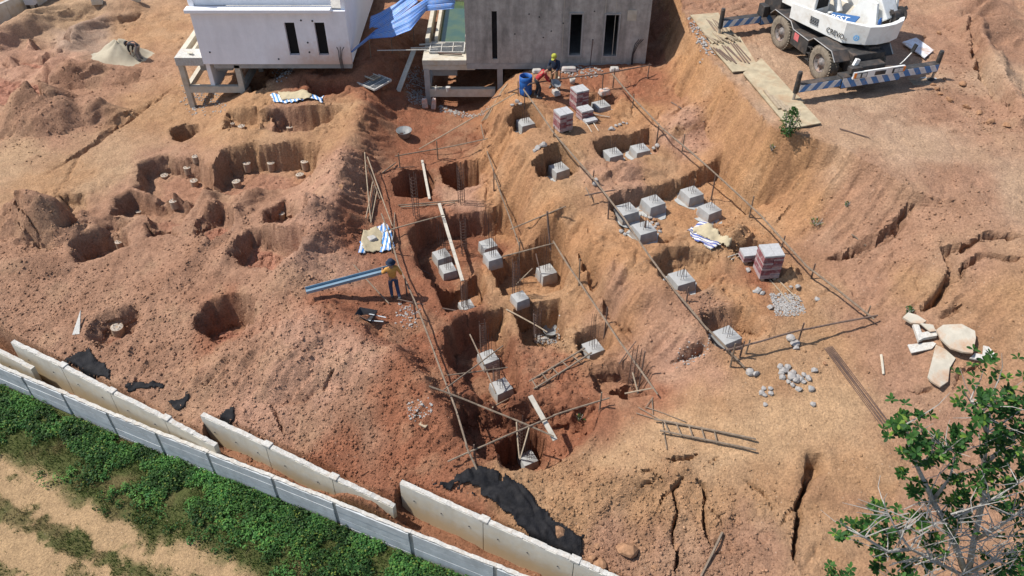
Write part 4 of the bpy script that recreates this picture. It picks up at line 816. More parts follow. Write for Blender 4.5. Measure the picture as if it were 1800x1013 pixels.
# front end with lamps
fp = MB().box((.2, -3.53, .96), (2.4, .08, .3)).build('lamp_panel', 'crane_white', CR, bevel=.012)
for x in (-.78, -.5, 1.0, 1.22): MB().box((x, -3.578, .95), (.2, .03, .16)).build('headlamp', 'lens', fp)
for x in (-.64, 1.1): MB().box((x, -3.573, .95), (.56, .012, .22)).build('lamp_bezel', 'crane_black', fp)
for x in (-.92, 1.36): MB().box((x, -3.58, .97), (.1, .03, .2)).build('indicator', 'amber', fp)
MB().box((.25, -3.575, .95), (.5, .015, .17)).build('number_plate', 'crane_black', fp)
MB().box((-.85, -3.35, 1.16), (.5, .3, .2)).build('tool_box', 'crane_black', CR, bevel=.02)
MB().box((-.75, -3.2, 1.35), (.18, .12, .3), Matrix.Rotation(.3, 3, 'Y')).build('marker_board', 'crane_white', CR)
mi = MB().tube([(1.25, -3.4, 1.1), (1.3, -3.5, 1.3), (1.55, -3.5, 1.62)], .022, 6).build('mirror_arm', 'crane_white', CR); MB().box((1.58, -3.5, 1.78), (.06, .16, .34), Matrix.Rotation(.3, 3, 'Y')).build('mirror', 'hose', mi)
MB().box((.15, -2.3, 1.3), (1.5, 1.0, .28)).build('front_deck', 'crane_black', CR, bevel=.03); MB().box((.5, -2.4, 1.5), (.5, .4, .14)).build('deck_box', 'crane_black', CR, bevel=.03)
# engine end
MB().box((.0, 2.6, 1.55), (2.3, 1.1, .75)).build('engine_cover', 'crane_black', CR, bevel=.05)
MB().box((-.75, 3.1, 1.35), (.7, .7, .9)).build('engine_box', 'crane_black', CR, bevel=.06); MB().box((.5, 2.3, 2.05), (.9, .7, .35)).build('filter_box', 'crane_black', CR, bevel=.08)
MB().box((-1.3, 3.05, 1.1), (.28, .5, .5)).build('battery_box', 'crane_black', CR, bevel=.02)
# superstructure (turned a little on its ring)
SS = bpy.data.objects.new('superstructure', None); C.objects.link(SS); SS.parent = CR; SS.location = (.25, .05, 0); SS.rotation_euler = (0, 0, math.radians(14)); SS.scale = (1.08, 1.08, 1.12)
MB().lathe([(.85, 1.15), (.85, 1.32), (.75, 1.4)], (0, 0, 0), n=28).build('turntable', 'crane_black', SS)
out = [(-1.25, 1.2), (-1.25, -1.55), (-.82, -2.3), (-.4, -2.5), (.2, -2.58), (.75, -2.5), (1.12, -2.25), (1.25, -1.9), (1.25, 1.2)]
def zb(x, y): return 1.42 + (.0 if y > -1.6 else .06) + .0
mb = MB(); n = len(out)
lo = [(x * .97, y * .98 if y < 0 else y, 1.40 + (0.1 if (abs(x) < 1.2 and y < -2) else 0)) for x, y in out]; hi = [(x, y, 2.0 + (.2 if y < -1.5 else 0)) for x, y in out]
inn = [(x * .92, y * .93 if y < 0 else y - .1, z) for (x, y, z) in hi]; fl = [(x, y, 1.78) for x, y, z in inn]
vs = lo + hi + inn + fl; fs = [list(range(n))[::-1], list(range(3 * n, 4 * n))]
for r in range(3):
    for i in range(n): fs.append([r * n + i, r * n + (i + 1) % n, (r + 1) * n + (i + 1) % n, (r + 1) * n + i])
mb.add(vs, fs).build('counterweight_body', 'crane_white', SS, bevel=.015)
mb = MB().box((.0, -.1, 1.79), (2.2, 2.2, .02)); mb.build('deck_plate', 'concrete_dusty', SS)
def text(name, body, size, m, parent, loc, rot, extr=.004):
    cu = bpy.data.curves.new(name, 'FONT'); cu.body = body; cu.size = size; cu.extrude = extr; to = bpy.data.objects.new(name, cu); C.objects.link(to)
    dg = bpy.context.evaluated_depsgraph_get(); me = bpy.data.meshes.new_from_object(to.evaluated_get(dg)); bpy.data.objects.remove(to)
    o = bpy.data.objects.new(name, me); C.objects.link(o); me.materials.clear(); me.materials.append(M[m]); o.parent = parent; o.location = loc; o.rotation_euler = rot; o['kind'] = 'stuff'; return o
text('lettering', 'CREVO', .27, 'crane_black', SS, (-1.254, -.72, 1.56), (math.radians(90), 0, math.radians(-90)))
text('lettering', '250', .13, 'rim', SS, (-1.254, -1.56, 1.57), (math.radians(90), 0, math.radians(-90)))
mb = MB()
for r in range(5):
    for c in range(4): MB().box((-1.252, .2 - c * .11 - .1, 1.62 + r * .055), (.012, .085, .028)).build('vent_slot', 'hose', SS)
em = MB().lathe([(.11, 0), (.11, .006)], (0, 0, 0), 'X', 20).build('round_emblem', 'sky_print', SS); em.location = (-1.04, -1.98, 1.72); em.rotation_euler = (0, 0, math.radians(180 + 30))
for k in range(5): MB().box((-.008 + .018, .05 * math.cos(k * 1.256), .05 * math.sin(k * 1.256)), (.006, .03, .03)).build('emblem_mark', 'crane_white', em)
# folded blue banner on the deck
bn = MB().box((0, 0, 0), (1.1, .5, .04)).build('banner', 'blue_print', SS); bn.location = (-.75, -.95, 2.03); bn.rotation_euler = (math.radians(18), math.radians(-8), math.radians(-78))
text('banner_lettering', 'BEST', .36, 'crane_white', bn, (-.52, -.14, .022), (0, 0, 0))
MB().box((-.95, -.85, 1.92), (.1, 1.5, .06)).build('timber', 'wood', SS)
# boom, cab and hoist
MB().box((-.5, .7, 2.4), (.5, .9, 1.0)).build('boom_foot', 'crane_white', SS, bevel=.03)
bp0 = Vector((.45, -1.5, 2.35)); bd = Vector((-.06, math.cos(math.radians(52)), math.sin(math.radians(52))))
bo = MB().beam(bp0 - bd * .5, bp0 + bd * 7.5, .78, .95).build('boom', 'crane_white', SS, bevel=.04)
MB().beam(bp0 - bd * .3 + Vector((-.40, 0, 0)), bp0 + bd * 7 + Vector((-.40, 0, 0)), .012, .5).build('boom_side_plate', 'crane_white', bo)
for sx in (-1, 1): MB().prism([(.45 + sx * .55 - .05, -2.05, 1.8), (.45 + sx * .55 - .05, -.6, 1.8), (.45 + sx * .55 - .05, -1.1, 2.75), (.45 + sx * .55 - .05, -1.8, 2.75)], (.1, 0, 0)).build('boom_bracket', 'crane_white', SS)
MB().tube([Vector((-.1, -.2, 1.9)), Vector((.2, 1.0, 3.4))], .14, 14).build('luffing_cylinder', 'crane_white', SS); MB().tube([Vector((.2, 1.0, 3.4)), Vector((.4, 1.6, 4.2))], .09, 12).build('luffing_rod', 'steel_rod', SS)
MB().tube([(-.2, -.9, 1.9), (.0, -1.3, 2.25), (-.02, -1.0, 2.9), (-.02, -.4, 3.4)], .035, 7).build('hydraulic_hose', 'hose', SS); MB().tube([(.1, -.7, 1.9), (-.05, -1.15, 2.1), (-.1, -1.1, 2.6), (-.08, -.3, 3.5)], .03, 7).build('hydraulic_hose', 'hose', SS)
cb = MB().prism([(-1.22, .1, 1.82), (-1.22, 1.75, 1.82), (-1.22, 1.75, 3.3), (-1.22, .5, 3.3), (-1.22, .1, 2.6)], (.85, 0, 0)).build('cab', 'crane_white', SS, bevel=.03)
MB().prism([(-1.235, .3, 2.45), (-1.235, 1.55, 2.45), (-1.235, 1.55, 3.15), (-1.235, .6, 3.15)], (.01, 0, 0)).build('cab_window', 'glass_dark', cb)
MB().box((-.8, .09, 2.3), (.6, .02, .4)).build('cab_window', 'glass_dark', cb)
wn = MB().lathe([(.3, -.32), (.3, -.28), (.2, -.27), (.2, .27), (.3, .28), (.3, .32)], (.75, -2.05, 2.2), 'X', 20).build('winch_drum', 'crane_black', SS)
for x in (.38, 1.12): MB().beam((x, -1.7, 2.0), (x, -2.2, 2.5), .06, .14).build('winch_frame', 'crane_black', SS)
MB().beam((.2, -2.3, 2.12), (1.1, -1.7, 2.42), .05, .1).build('winch_guard', 'crane_black', SS)
for k, (x, y, m_, l) in enumerate(((-.25, -2.2, 'blue_plastic', 'small blue bottle standing on the crane counterweight'), (-.6, -.25, 'lens', 'crumpled clear plastic bag on the crane deck'), (-.98, -.35, 'lens', 'clear water bottle on the crane deck beside the banner'))):
    mw = SS; base = CR.matrix_basis @ SS.matrix_basis @ Vector((x, y, 2.12 if k == 0 else 1.8))
    o = (MB().lathe([(.07, 0), (.07, .2), (.03, .26), (.03, .3)], n=12) if k != 1 else MB().rock((0, 0, .14), .2, 5, (1, .8, .8))).build('bottle' if k != 1 else 'plastic_bag', m_, None, smooth=k != 1); o.location = base; tag(o, l, 'bottle' if k != 1 else 'bag')

# bearing plates, dunnage -------------------------------------------------------
def ground_box(name, px, py, size, rz, m, label, cat, lift=0.0, tilt=(0, 0), group=None, bevel=0):
    p = Q(px, py); o = MB().box((0, 0, size[2] / 2), size).build(name, m, None, bevel=bevel); o.location = p + Vector((0, 0, lift)); o.rotation_euler = (tilt[0], tilt[1], rz); tag(o, label, cat, group); return o
def plate(name, corners, z, th, m, label, cat):
    P = [W(a, b, z) for a, b in corners]; c = sum(P, Vector()) / len(P); o = MB().prism(P, (0, 0, th)).build(name, m, None, c); tag(o, label, cat); return o
zp = cz0 + .02
def top_at(cs): return max(HZ(*(W(a, b, zp)[:2])) for a, b in cs)
cs = [(1213,27),(1263,24),(1296,55),(1315,88),(1290,128),(1268,96),(1240,62)]
cs1 = [(1213,28),(1262,24),(1290,62),(1252,78)]; plate('steel_plate', cs1, top_at(cs1) + .03, .05, 'ply', 'muddy bearing plate under the rear outrigger at the bank edge', 'plate')
cs2 = [(1247,80),(1300,66),(1336,124),(1288,128)]; plate('steel_plate', cs2, top_at(cs2) + .02, .05, 'ply', 'muddy bearing plate scattered with rods in the middle of the row', 'plate')
cs3 = [(1306,130),(1338,104),(1443,218),(1388,228)]; plate('steel_plate', cs3, top_at(cs3) + .015, .05, 'ply', 'long muddy bearing plate under the front outrigger beside the green bush', 'plate')
zr = top_at(cs2) + .09
for k in range(9):
    a, b = (1254 + k * 5, 84 - k * 1.5 + (k % 3) * 3), (1278 + k * 5 + (k * 7) % 5, 106 + (k % 4) * 2); P0, P1 = W(*a, zr), W(*b, zr); o = MB().tube([P0, P1], .03, 5).build('steel_rod', 'pole_dark', None, P0); tag(o, 'dark rod lying loose on the middle bearing plate', 'rod', 'rods on the middle plate')
zr = top_at(cs1) + .10
for k in range(10):
    a, b = (1238 + k * 5, 60 - k * .8 + (k % 3) * 4), (1256 + k * 5, 74 - k * .6 + (k % 2) * 3); P0, P1 = W(*a, zr + .01 * (k % 3)), W(*b, zr + .01 * (k % 3)); o = MB().beam(P0, P1, .06, .06).build('timber_offcut', 'wood', None, P0); tag(o, 'timber offcut packed under the rear outrigger foot', 'timber', 'timbers under the rear outrigger')
for k in range(8):
    a, b = (1242 + k * 3.6, 34 + (k % 3) * 2), (1256 + k * 3.6, 54 + (k % 2) * 3); P0, P1 = W(*a, zr - .02), W(*b, zr - .02); o = MB().tube([P0, P1], .025, 5).build('steel_rod', 'bamboo', None, P0); tag(o, 'thin brown rod lying on the rear bearing plate', 'rod', 'rods on the rear plate')
zr = top_at(cs3) + .09
for k in range(4):
    a, b = (1344 + k * 13, 160 + k * 9), (1370 + k * 9, 192 + k * 3); P0, P1 = W(*a, zr), W(*b, zr); o = MB().beam(P0, P1, .12, .1).build('timber_offcut', 'wood', None, P0); tag(o, 'brown timber packed under the front outrigger foot', 'timber', 'timbers under the front outrigger')
for sx, y, m_ in ((-1, -3.25, 'ply'), (1, -3.25, 'panel_grey'), (-1, 3.2, 'ply')):
    pw = CR.matrix_basis @ Vector((sx * 3.3, y, 0)); o = MB().box((0, 0, 0), (.7, .6, .05)).build('outrigger_pad', m_, None); o.location = (pw.x, pw.y, cz0 + (.0 if sx > 0 else .07)); o.rotation_euler = (0, 0, .3)
    tag(o, {(-1, -3.25): 'brown pad directly under the front outrigger foot on the long plate', (1, -3.25): 'grey pad under the outrigger foot on bare earth', (-1, 3.2): 'brown pad under the rear outrigger foot at the bank'}[(sx, y)], 'pad')
pw = CR.matrix_basis @ Vector((3.3, -3.25, 0))
for k in range(5):
    o = MB().beam((-.5, -.3 + k * .13, 0), (.35, -.34 + k * .13, 0), .07, .05).build('timber_offcut', 'wood', None); o.location = (pw.x - .45, pw.y - .1, cz0 + .01); tag(o, 'weathered timber under the grey outrigger pad', 'timber', 'timbers under the grey pad')
M['peeling'] = mat('peeling_white_paint', (.62,.63,.66), .75, .1, 3, .2, 20, stain=(.36,.21,.11), stain_amt=.95, stain_scale=1.3)
cs4 = [(1585,76),(1610,68),(1641,90),(1625,103)]; plate('peeling_panel', cs4, HZ(*W(1613, 85, zp)[:2]) + .06, .05, 'peeling', 'pale panel with peeling paint lying behind the crane', 'panel')

# ------------------------------------------------------------------ retaining walls at the foot of the site
posts_px = [(-95,607),(-30,633),(42,664),(112,693),(191,727),(277,762),(367,797),(481,841),(589,884),(723,938),(872,997),(1010,1052),(1150,1108)]
ZT = -1.35
ow = thing('precast_fence', 'grey precast plank fence with posts along the overgrown verge', 'fence', tuple(W(500, 850, ZT - 1.2)))
OL = ow.location.copy(); PW = [W(a, b - 2, ZT) for a, b in posts_px]
for i, p in enumerate(PW):
    d = (PW[min(i + 1, len(PW) - 1)] - PW[max(i - 1, 0)]); d.z = 0; d.normalize(); nrm = Vector((d.y, -d.x, 0)); dn = Vector((0, 0, -1)) - nrm * .0
    MB().beam(p - nrm * .02 - OL + Vector((0, 0, -.01)), p - nrm * .02 + dn * 1.5 - OL, .12, .14, nrm).build('post', 'concrete', ow)
for i in range(len(PW) - 1):
    a, b = PW[i], PW[i + 1]; d = b - a; L_ = d.length; d.normalize(); nrm = Vector((d.y, -d.x, 0)); dn = Vector((0, 0, -1)) - nrm * .0
    for k in range(4):
        h0 = .02 + k * .36; c0 = a + dn * (h0 + .17) + d * .07 + nrm * .04; c1 = b + dn * (h0 + .17) - d * .07 + nrm * .04; off = nrm * random.uniform(-.012, .012)
        MB().beam(c0 + off - OL, c1 + off - OL, .09, .345, Vector((0, 0, 1))).build('plank', 'panel_grey', ow)
    pts = [a.lerp(b, t / 14) + Vector((0, 0, .025 + random.uniform(-.018, .018))) + nrm * random.uniform(-.015, .015) - OL for t in range(15)]
    mb = MB()
    for q0, q1 in zip(pts, pts[1:]): mb.beam(q0, q1 + (q1 - q0) * .02, random.uniform(.10, .135), .045)
    o = mb.build('mortar_edge', 'panel_lip', ow); o['kind'] = 'stuff'
M['slab_face'] = facade_mat('stained_slab', (.55,.54,.49), (.50,.36,.17), 1.15, 2.35, -99, .18)
def slab(name, tops, label, hs, lean=-.03, th=.17):
    t = thing(name, label, 'wall', tuple(tops[0] - Vector((0, 0, 1.8)))); O_ = t.location.copy()
    for i, (a, b) in enumerate(zip(tops, tops[1:])):
        d = b - a; d.z = 0; d.normalize(); nrm = Vector((d.y, -d.x, 0)); dn = Vector((0, 0, -1)) - nrm * lean; up = Vector((0, 0, 1)) + nrm * lean; b2 = b - (b - a).normalized() * .015
        poly = [a, b2, b2 + dn * hs[i][1], a + dn * hs[i][0]]
        P = MB().prism([p + nrm * .02 - O_ for p in poly], -nrm * th).build('panel', 'slab_face', t, bevel=.012)
        mb = MB(); n_ = 16; q = [a.lerp(b2, k / n_) + Vector((0, 0, random.uniform(.0, .03))) - nrm * (th / 2 - .02) - O_ for k in range(n_ + 1)]
        for q0, q1 in zip(q, q[1:]): mb.beam(q0, q1, th * random.uniform(.75, 1.02), .035)
        o = mb.build('rough_top', 'panel_lip', P); o['kind'] = 'stuff'
        L_ = (b - a).length
        for k in range(max(2, int(L_ / .9))):
            for r in (.55,):
                if r < min(hs[i]) - .2:
                    c = a.lerp(b, (k + .5) / max(2, int(L_ / .9))) + dn * r + nrm * .024 - O_; MB().box(c, (.035, .04, .03), rotz(math.atan2(d.y, d.x))).build('tie_hole', 'steel_dark', P)
        if i < len(tops) - 2: MB().box(b - nrm * .08 + Vector((0, 0, .015)) - O_, (.3, .22, .1), rotz(math.atan2(d.y, d.x))).build('mortar_patch', 'panel_lip', t, bevel=.02)
    return t
zi = -.7
slab('retaining_slab', [W(-120,545,zi), W(-40,600,zi - .2), W(56,650,zi - .45)], 'short end of stained retaining slab sinking behind the fence', [(1.7, 1.6), (1.6, 1.4)])
slab('retaining_slab', [W(20,603,zi), W(108,645,zi), W(194,690,zi - .05), W(290,738,zi - .12), W(378,786,zi - .3)], 'long stained retaining slab with four panels and black cloth behind it', [(1.8, 1.75), (1.75, 1.7), (1.7, 1.5), (1.5, 1.1)])
slab('retaining_slab', [W(353,731,zi), W(468,785,zi), W(585,842,zi - .15), W(692,893,zi - .4)], 'retaining slab half buried by loose red soil along its top', [(1.8, 1.7), (1.7, 1.3), (1.3, .9)])
slab('retaining_slab', [W(703,850,zi), W(850,917,zi), W(1010,988,zi), W(1110,1032,zi), W(1250,1092,zi)], 'clean pale retaining slab with water stains below its mortar patches', [(1.85, 1.85), (1.85, 1.85), (1.85, 1.85), (1.8, 1.8)])
for (px, py, l) in ((215, 722, 'pale sack lying between the fence and the stained slab'), (232, 726, 'cream sack with open mouth behind the fence planks')):
    p = W(px, py, -1.7); p.z = HZ(p.x, p.y); o = MB().rock((0, 0, .14), .3, px, (1.2, .7, .6)).build('sack', 'panel_lip', None, smooth=True); o.location = p; q = o.modifiers.new('soft', 'SUBSURF'); q.levels = 1; q.render_levels = 1; tag(o, l, 'sack')

# ------------------------------------------------------------------ sheets lying on the ground
def ground_sheet(name, poly, m, label, cat, lift=.03, res=.07, ragged=.12, folds=.03, holes=0.0, uvdir=None, uvs=1.0, seed=1, heap=None, group=None):
    P = [QB(a, b) for a, b in poly]; xs_ = np.arange(min(p.x for p in P) - .3, max(p.x for p in P) + .3, res); ys_ = np.arange(min(p.y for p in P) - .3, max(p.y for p in P) + .3, res)
    gx2, gy2 = np.meshgrid(xs_, ys_, indexing='ij'); sd2, _ = pdist(P, gx2, gy2); sd2 = sd2 + ragged * fbm(gx2, gy2, 2.2, 4, seed) * 1.5
    keep = sd2 > 0
    if holes: keep &= fbm(gx2, gy2, 1.4, 4, seed + 5) < holes
    z = bil(xs, ys, Z, gx2, gy2); zs = z.copy()
    for _ in range(3): zs[1:-1, 1:-1] = (zs[1:-1, 1:-1] * 2 + zs[:-2, 1:-1] + zs[2:, 1:-1] + zs[1:-1, :-2] + zs[1:-1, 2:]) / 6
    z = np.maximum(z, zs) + lift + folds * np.abs(fbm(gx2 * .8 + gy2 * .6, (gy2 - gx2) * .25, 3.0, 3, seed + 7)) * 2
    if heap: z = z + heap * np.clip(sd2 / .6, 0, 1) ** .7
    idx = -np.ones(keep.shape, int); idx[keep] = np.arange(keep.sum()); vs = np.stack([gx2[keep], gy2[keep], z[keep]], 1)
    k4 = keep[:-1, :-1] & keep[1:, :-1] & keep[1:, 1:] & keep[:-1, 1:]; a = np.argwhere(k4); fs = [[idx[i, j], idx[i + 1, j], idx[i + 1, j + 1], idx[i, j + 1]] for i, j in a]
    loc = Vector(vs.mean(0)); o = MB().add(vs, fs).build(name, m, None, loc, smooth=True)
    if uvdir is not None:
        ul = o.data.uv_layers.new(name='UVMap'); co = np.array([v.co[:] for v in o.data.vertices]); c_, s_ = math.cos(uvdir), math.sin(uvdir)
        for lp in o.data.loops: q = co[lp.vertex_index]; ul.data[lp.index].uv = ((q[0] * c_ + q[1] * s_) * uvs, (-q[0] * s_ + q[1] * c_) * uvs)
    md = o.modifiers.new('thickness', 'SOLIDIFY'); md.thickness = .012; md.offset = 1
    tag(o, label, cat, group); return o
ground_sheet('geotextile_sheet', [(758,858),(800,850),(815,828),(850,825),(885,840),(922,854),(946,886),(972,914),(998,936),(1028,940),(1022,988),(985,980),(936,946),(884,902),(826,872)], 'black_cloth', 'large black geotextile sheet draped on the bank above the pale slab', 'cloth', .05, .045, .10, .11, .5, seed=3)
ground_sheet('geotextile_sheet', [(112,634),(162,612),(178,638),(199,650),(192,672)], 'black_cloth', 'black cloth patch beside the joint with the red mark', 'cloth', .03, .06, .14, .03, seed=9)
ground_sheet('geotextile_sheet', [(202,674),(240,667),(266,674),(297,690),(280,704),(250,700)], 'black_cloth', 'wide black cloth patch half covered by soil at the slab top', 'cloth', .03, .06, .16, .03, .35, seed=12)
ground_sheet('geotextile_sheet', [(286,708),(306,697),(328,694),(324,714),(304,722)], 'black_cloth', 'small torn black cloth patch on the soil edge', 'cloth', .03, .05, .12, .02, seed=15)
ground_sheet('geotextile_sheet', [(380,736),(396,726),(412,720),(414,742),(402,748)], 'black_cloth', 'black cloth corner behind the half buried slab', 'cloth', .03, .05, .1, .02, seed=18)
ground_sheet('geotextile_sheet', [(-30,612),(14,612),(16,622),(-20,628)], 'black_cloth', 'strip of black cloth above the short slab end', 'cloth', .03, .06, .1, .02, seed=21)
# sand on striped sheets
ground_sheet('striped_sheet', [(472,168),(480,163),(500,166),(540,164),(560,166),(572,168),(566,182),(540,178),(520,184),(490,182),(480,180)], 'tarp_ground', 'blue and white striped sheet under the oblong sand heap', 'tarpaulin', .05, .05, .06, .08, uvdir=.4, uvs=.9, seed=31)
ground_sheet('sand_heap', [(488,164),(548,163),(552,172),(545,180),(495,181)], 'sand', 'flat oblong heap of sand on the striped sheet', 'sand', .12, .06, .05, .0, heap=.16, seed=33)
ground_sheet('striped_sheet', [(630,446),(634,426),(640,424),(644,446)], 'tarp_ground', 'narrow striped sheet edge showing left of the square sand patch', 'tarpaulin', .04, .04, .05, .04, uvdir=0, uvs=1, seed=41)
ground_sheet('striped_sheet', [(664,402),(680,398),(690,410),(696,442),(668,446),(672,415)], 'tarp_ground', 'bright striped sheet bunched right of the square sand patch', 'tarpaulin', .06, .04, .05, .12, uvdir=0, uvs=1, seed=43)
ground_sheet('sand_heap', [(636,404),(662,400),(674,410),(672,444),(640,446),(633,424)], 'sand', 'square patch of sand with a crumpled bag on it', 'sand', .05, .06, .06, .02, heap=.08, seed=45)
ground_sheet('striped_sheet', [(1202,400),(1216,386),(1250,392),(1240,402),(1225,402),(1226,412),(1258,430),(1265,438),(1252,444),(1220,424)], 'tarp_navy', 'navy and white striped sheet wrapped round the long sand heap', 'tarpaulin', .07, .05, .06, .08, uvdir=.9, uvs=1, seed=51)
ground_sheet('sand_heap', [(1214,408),(1244,398),(1270,412),(1286,430),(1280,440),(1256,432),(1234,420)], 'sand', 'long sand heap beside the trench of five footings', 'sand', .10, .06, .06, .0, heap=.18, seed=53)
# heap of pale sand at the far left
p = Q(214, 104); t = thing('sand_pile', 'tall pale sand heap on the dirt yard beside a stooping worker', 'sand heap', p)
rr_ = np.linspace(0, 1, 15); vs = [(0, .15, 1.0)]; fs = []; nA = 36
for i in range(1, 15):
    for k in range(nA):
        a = 2 * math.pi * k / nA; r = rr_[i] * (1.55 + .18 * math.sin(a * 2 + 1) + .1 * math.sin(a * 5)); x, y = r * math.cos(a), r * math.sin(a) + .15 * (1 - rr_[i]); x *= 1.05
        zz = HZ(p.x + x, p.y + y) - p.z - .03 + 1.0 * (.5 + .5 * math.cos(math.pi * min(1, rr_[i] * 1.02))) * (1 + .12 * math.sin(a * 3)) + .03 * math.sin(a * 9 + i) * (1 - rr_[i]); vs.append((x, y, zz))
for k in range(nA): fs.append([0, 1 + k, 1 + (k + 1) % nA])
for i in range(13):
    for k in range(nA): fs.append([1 + i * nA + k, 1 + i * nA + (k + 1) % nA, 1 + (i + 1) * nA + (k + 1) % nA, 1 + (i + 1) * nA + k])
MB().add(vs, fs).build('heap', 'sand_grey', t, smooth=True)

# ------------------------------------------------------------------ footings: concrete pedestals with starter bars
GR = math.radians(26)
M['footing_face'] = facade_mat('footing_concrete', (.325,.325,.315), (.34,.22,.14), .36, .70, -99, .30)
def make_footing(hb=.48, bar=.55, pad=True):
    t = thing('footing', 'x', 'footing')
    bl = MB().box((0, 0, hb / 2 - .05), (.80, .80, hb + .1), None, .88).build('pedestal', 'footing_face', t, bevel=.012)
    for i, x in enumerate((-.11, 0, .11)):
        for j, y in enumerate((-.11, .11)):
            MB().tube([(x, y, hb - .03), (x + random.uniform(-.03, .03), y + random.uniform(-.03, .03), hb + bar * random.uniform(.7, 1.1))], .010, 4).build('starter_bar', 'rebar', t)
    if pad:
        mb = MB(); n_ = 14; vs = [(0, 0, .05)]; 
        for k in range(n_): a = 2 * math.pi * k / n_; r = random.uniform(.5, .72); vs.append((r * math.cos(a), r * math.sin(a), random.uniform(-.02, .03)))
        mb.add(vs, [[0, 1 + k, 1 + (k + 1) % n_] for k in range(n_)]).build('spilled_mortar', 'concrete_new', t)
    return t
F0 = make_footing(); F1 = make_footing(.5, 1.9, False)

for i, (px, py, k, s, l) in enumerate(FT):
    src = (F0, F1)[k]; first = (k == 0 and i == 0) or (k == 1 and i == 12); o = src if first else copy_tree(src)
    o.location = FLOC[i]; o.rotation_euler = (0, 0, GR + random.uniform(-.08, .08)); s *= .92; o.scale = (s, s, s * random.uniform(.92, 1.06)); tag(o, l, 'footing', 'concrete footings')
# lattice rebar cages standing in the deep pits
def make_cage(h=2.0, w=.2):
    t = thing('rebar_cage', 'x', 'rebar cage')
    for x in (-1, 1):
        for y in (-1, 1): MB().tube([(x * w / 2, y * w / 2, -.05), (x * w / 2, y * w / 2, h + random.uniform(0, .2))], .014, 5).build('bar', 'rebar', t)
    for k in range(int(h / .16)):
        z = .1 + k * .16; c = [(-w / 2, -w / 2, z), (w / 2, -w / 2, z), (w / 2, w / 2, z), (-w / 2, w / 2, z), (-w / 2, -w / 2, z)]
        MB().tube(c, .009, 4).build('tie', 'rebar', t)
    return t
G0 = make_cage()
CG = [(725,306,2.1,'lattice bar cage in the dark square hole beside the leaning board'),(808,288,2.0,'lattice bar cage in the second dark square hole'),(813,384,1.9,'lattice bar cage against the shaded trench wall'),(815,496,1.7,'lattice bar cage rising to the end of the pale plank'),
      (907,456,1.8,'lattice bar cage in the pit with timber scraps'),(848,566,1.6,'lattice bar cage at the back of the red pit'),(945,545,1.7,'lattice bar cage beside the grey basin in the deep pit'),(918,696,2.2,'lattice bar cage in the lowest pit among props'),(1121,612,1.9,'lattice bar cage crossed by the long rail near the gully'),(872,640,1.2,'short bar cage in front of the red pit footing')]
for i, (px, py, h, l) in enumerate(CG):
    o = G0 if i == 0 else copy_tree(G0); o.location = on(px, py, h); s = h / 2.1; o.scale = (1, 1, s); o.rotation_euler = (0, 0, GR + random.uniform(-.2, .2)); tag(o, l, 'rebar cage', 'rebar cages')

# ------------------------------------------------------------------ setting-out rails on posts
def rails(label, pts, posts, r=.04, m='bamboo', name='setting_out_rail', group=None):
    P = [QB(a, b, h) for a, b, h in pts]; O_ = P[0] - Vector((0, 0, pts[0][2])); t = thing(name, label, 'rail', tuple(O_), 0, group)
    for a, b in zip(P, P[1:]):
        d = (b - a).normalized(); MB().tube([q - O_ for q in curved(a - d * .15, b + d * .15, 4, .008)], [r * .78, r * .85, r * .9, r * .85, r * .72], 6).build('pole', m, t)
    for bx, by, ty in posts:
        b = Q(bx, by); h = hgt(b, ty); MB().tube([b - O_ - Vector((0, 0, .25)), b - O_ + Vector((random.uniform(-.04, .04), 0, h))], [.032, .026], 6).build('post', 'pole_dark' if random.random() < .5 else m, t)
    return t
rails('long rail of jointed poles along the bank edge of the upper terrace', [(922,160,.7),(972,232,.65),(1043,314,.6),(1100,388,.6),(1187,512,.55),(1240,575,.5),(1303,640,.25)], [(973,240,222),(1041,322,300),(1069,385,352),(1130,418,388),(1207,530,505),(1284,645,604),(1311,622,598)], .042)
rails('rail across the head of the terrace between workers and brick stacks', [(868,172,.5),(935,147,.75),(1000,137,.75),(1060,130,.75),(1140,115,.6)], [(911,168,143),(922,188,154),(983,165,125),(1058,165,131),(1077,155,120),(1138,138,112)], .036, 'pole_dark')
rails('long rail of jointed poles at the foot of the cut bank', [(1079,133,.8),(1112,172,.75),(1164,226,.75),(1258,306,.8),(1340,382,.75),(1420,470,.6),(1475,512,.5),(1530,556,.35)], [(1112,190,166),(1153,256,217),(1199,266,236),(1250,352,307),(1317,382,345),(1370,446,415),(1426,490,464),(1522,560,538)], .042)
rails('rail closing the terrace toward the scattered white rocks', [(1284,614,.5),(1345,598,.55),(1410,580,.55),(1470,568,.45),(1535,556,.35)], [(1300,628,600),(1403,602,568)], .04, 'pole_dark')
rails('rail with short posts in the red ground below the pool', [(700,274,.55),(770,262,.55),(852,245,.5)], [(703,294,270),(770,281,248)], .032)
rails('long jointed rail beside the orange shirted worker', [(672,380,.5),(690,430,.5),(702,470,.5),(730,532,.5),(760,610,.45),(786,680,.45),(802,722,.45),(822,790,.4),(842,834,.15)], [(690,445,410),(716,520,490),(731,560,528),(788,692,676),(833,800,782)], .038)
rails('bent pole rail along the foot of the orange bank', [(846,222,.35),(858,272,.3),(872,316,.3),(892,372,.4),(906,412,.55),(912,430,.5)], [(868,335,298),(912,470,425)], .034)
rails('rail down the foot of the bank past the ladder footing', [(975,428,.6),(1005,476,.5),(1036,522,.5),(1090,602,.5),(1152,688,.3)], [(1018,500,455),(1062,590,540),(1121,690,618)], .04)
rails('rail crossing the lowest pit from bank to rail post', [(795,808,.3),(850,784,.45),(900,762,.5),(980,728,.5),(1064,702,.45)], [(1054,720,690)], .036)
